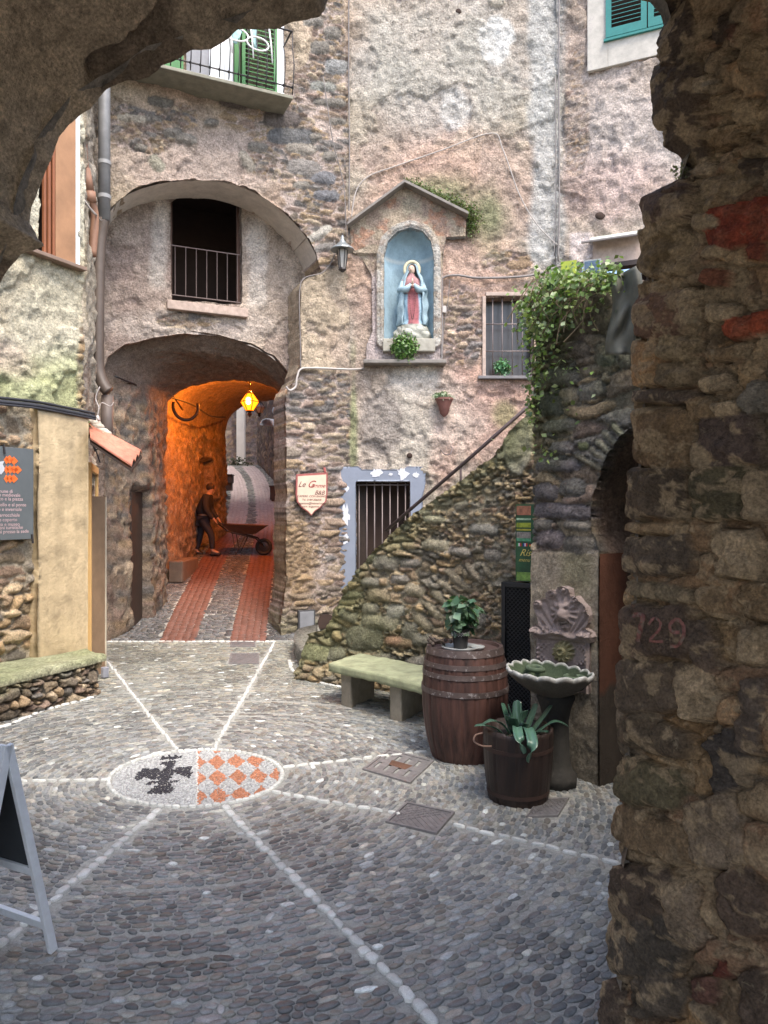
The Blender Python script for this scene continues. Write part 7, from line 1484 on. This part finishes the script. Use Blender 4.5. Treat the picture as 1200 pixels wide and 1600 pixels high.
lime = sst(.13, .16, fbm(Qg, Tg, .045, 5, 882) + .35 * fbm(Qg, Tg, .3, 3, 883)) * (Xb > .3) * (1 - .85 * exm * (exc[..., 0] > 2.6 * exc[..., 1])); c = mixc(c, (.42, .33, .22), lime * .65) * np.array([1.08, 1.0, .90])
# red bricks built into the right jamb, and the painted number
Pw = (600 + F * X / Yg); Pz = (800 - F * (Z - H) / Yg)
jam = (Xb > .3)
V = np.stack([X, Yg, Z], -1).reshape(-1, 3); idx = np.arange(len(V)).reshape(Qg.shape); fq = np.stack([idx[:-1, :-1], idx[1:, :-1], idx[1:, 1:], idx[:-1, 1:]], -1).reshape(-1, 4)
mesh_obj('passage_lining', V, fq, masonry('dark_rubble', .026, 2.6, .85, .5, (((.36, .29, .19), 6, .60), ((.42, .34, .24), 22, .62)), .3, grain=.42), na, c.reshape(-1, 3))
# painted number as thin strokes lying on the stone face
from mathutils.bvhtree import BVHTree
jm = (Xb.mean(1) > .3); jidx = np.where(jm)[0]; sub_ = idx[jidx.min():jidx.max(), :90]; fj = np.stack([sub_[:-1, :-1], sub_[1:, :-1], sub_[1:, 1:], sub_[:-1, 1:]], -1).reshape(-1, 4)
used = np.unique(fj); rm_ = -np.ones(len(V), int); rm_[used] = np.arange(len(used)); bvh = BVHTree.FromPolygons(V[used].tolist(), rm_[fj].tolist())
camv = Vector((0, 0, H))
for stroke, wd in (([(988, 961), (1004, 962), (1001, 980), (996, 1003)], .017), ([(1013, 976), (1022, 966), (1032, 973), (1029, 985), (1016, 1001), (1036, 1002)], .010), ([(1062, 988), (1050, 987), (1047, 976), (1057, 968), (1067, 976), (1068, 992), (1060, 1008), (1047, 1010)], .013)):
    mb = MB(); P3 = [Vector((a, b, 0)) for a, b in stroke]; S3 = spline(P3, 6); row = []
    for i, p in enumerate(S3):
        d = (S3[min(i + 1, len(S3) - 1)] - S3[max(i - 1, 0)]).normalized(); s_ = Vector((-d.y, d.x, 0)) * wd * 420 / 2 * (.8 + .4 * random.random()); pr = []
        for q in (p - s_, p, p + s_):
            dr = (W(q.x, q.y, 2.0) - camv).normalized(); hit = bvh.ray_cast(camv, dr)
            pr.append((hit[0] - dr * .004) if hit[0] else W(q.x, q.y, 2.4))
        row.append(pr)
    for a, b in zip(row[:-1], row[1:]):
        mb.add([a[0], a[1], a[2], b[0], b[1], b[2]], [(0, 1, 4, 3), (1, 2, 5, 4)])
    mb.build('painted_digit', mat('faded_red_paint', (.19, .075, .06), .9, 0, .5, 60, .003, 60, ((.16, .115, .085), 45, .50)), na)
# unseen outer face and roof of this building, height set for courtyard light
FN = Plane((-7.0, YE + .02), (7.0, YE + .02))
ho = [(p[0] + 7.0 + n_[0] * .03, p[1] + n_[1] * .03) for p, n_ in zip(PS[::12], NO[::12])]
hfN = (lambda S, Z, px, py: (-.01 - .03 * stones(S, Z, .3, .14, 55)[0], None)); FB = Plane((7.0, YE + .02), (-7.0, YE + .02))
ho2 = [(14.0 - a, b) for a, b in ho]
hfb, cfb = make_wall_funcs(None, .3, .14, .06, (1, .9, .8), (.40, .35, .29), (.38, .33, .27), (.3, .25, .2), (.3, .25, .2), None, 1, 951)
wall('unseen_outer_face', FB, 0, 14, -.05, 4.9, .07, lambda S, Z, px, py: (plaster_h(S, Z, 1, 3)[0] * .4 - .03, (np.zeros(S.shape), plaster_h(S, Z, 1, 3)[1], S * 0 + .5, S * 0 + .5, S * 0 + .5, S * 0)), cfb, m_wall, [ho2], None, .05, na, K=1)
mb = MB(); mb.box((0, .85, 5.0), (14, 3.4, .2)); mb.build('roof', mat('roof_tiles', (.30, .17, .11), .85), na)
mb = MB(); mb.box((-4.6, -.95, 2.4), (5.2, .12, 5.1)); mb.box((4.0, -.95, 2.4), (6.0, .12, 5.1)); mb.box((-.5, -.95, 4.4), (3.0, .12, 1.2)); mb.build('unseen_back_wall', mat('back_render', (.42, .37, .30), .9), na)  # unseen wall added behind the camera, opening sized to set the archway light
# house closing the courtyard on the right, out of frame behind the jamb
rs = thing('side_house', (4.2, 7, 0), 'plain house wall beyond the right jamb', 'house'); mb = MB(); mb.box((4.6, 7.4, 2.4), (.3, 9.6, 4.8)); mb.build('wall', mat('side_render', (.46, .40, .33), .9, 0, .2, 3, .01, 10), rs)
# weeds on the jamb
c = W(1062, 268, 2.58); pp, nn = cluster(c, (.035, .03, .03), 60); tag(leaves('jamb_weed', pp, nn, .012, [(.2, .22, .12), (.3, .3, .2)], base=c), 'tiny weed growing from the right jamb of the foreground arch', 'weed')
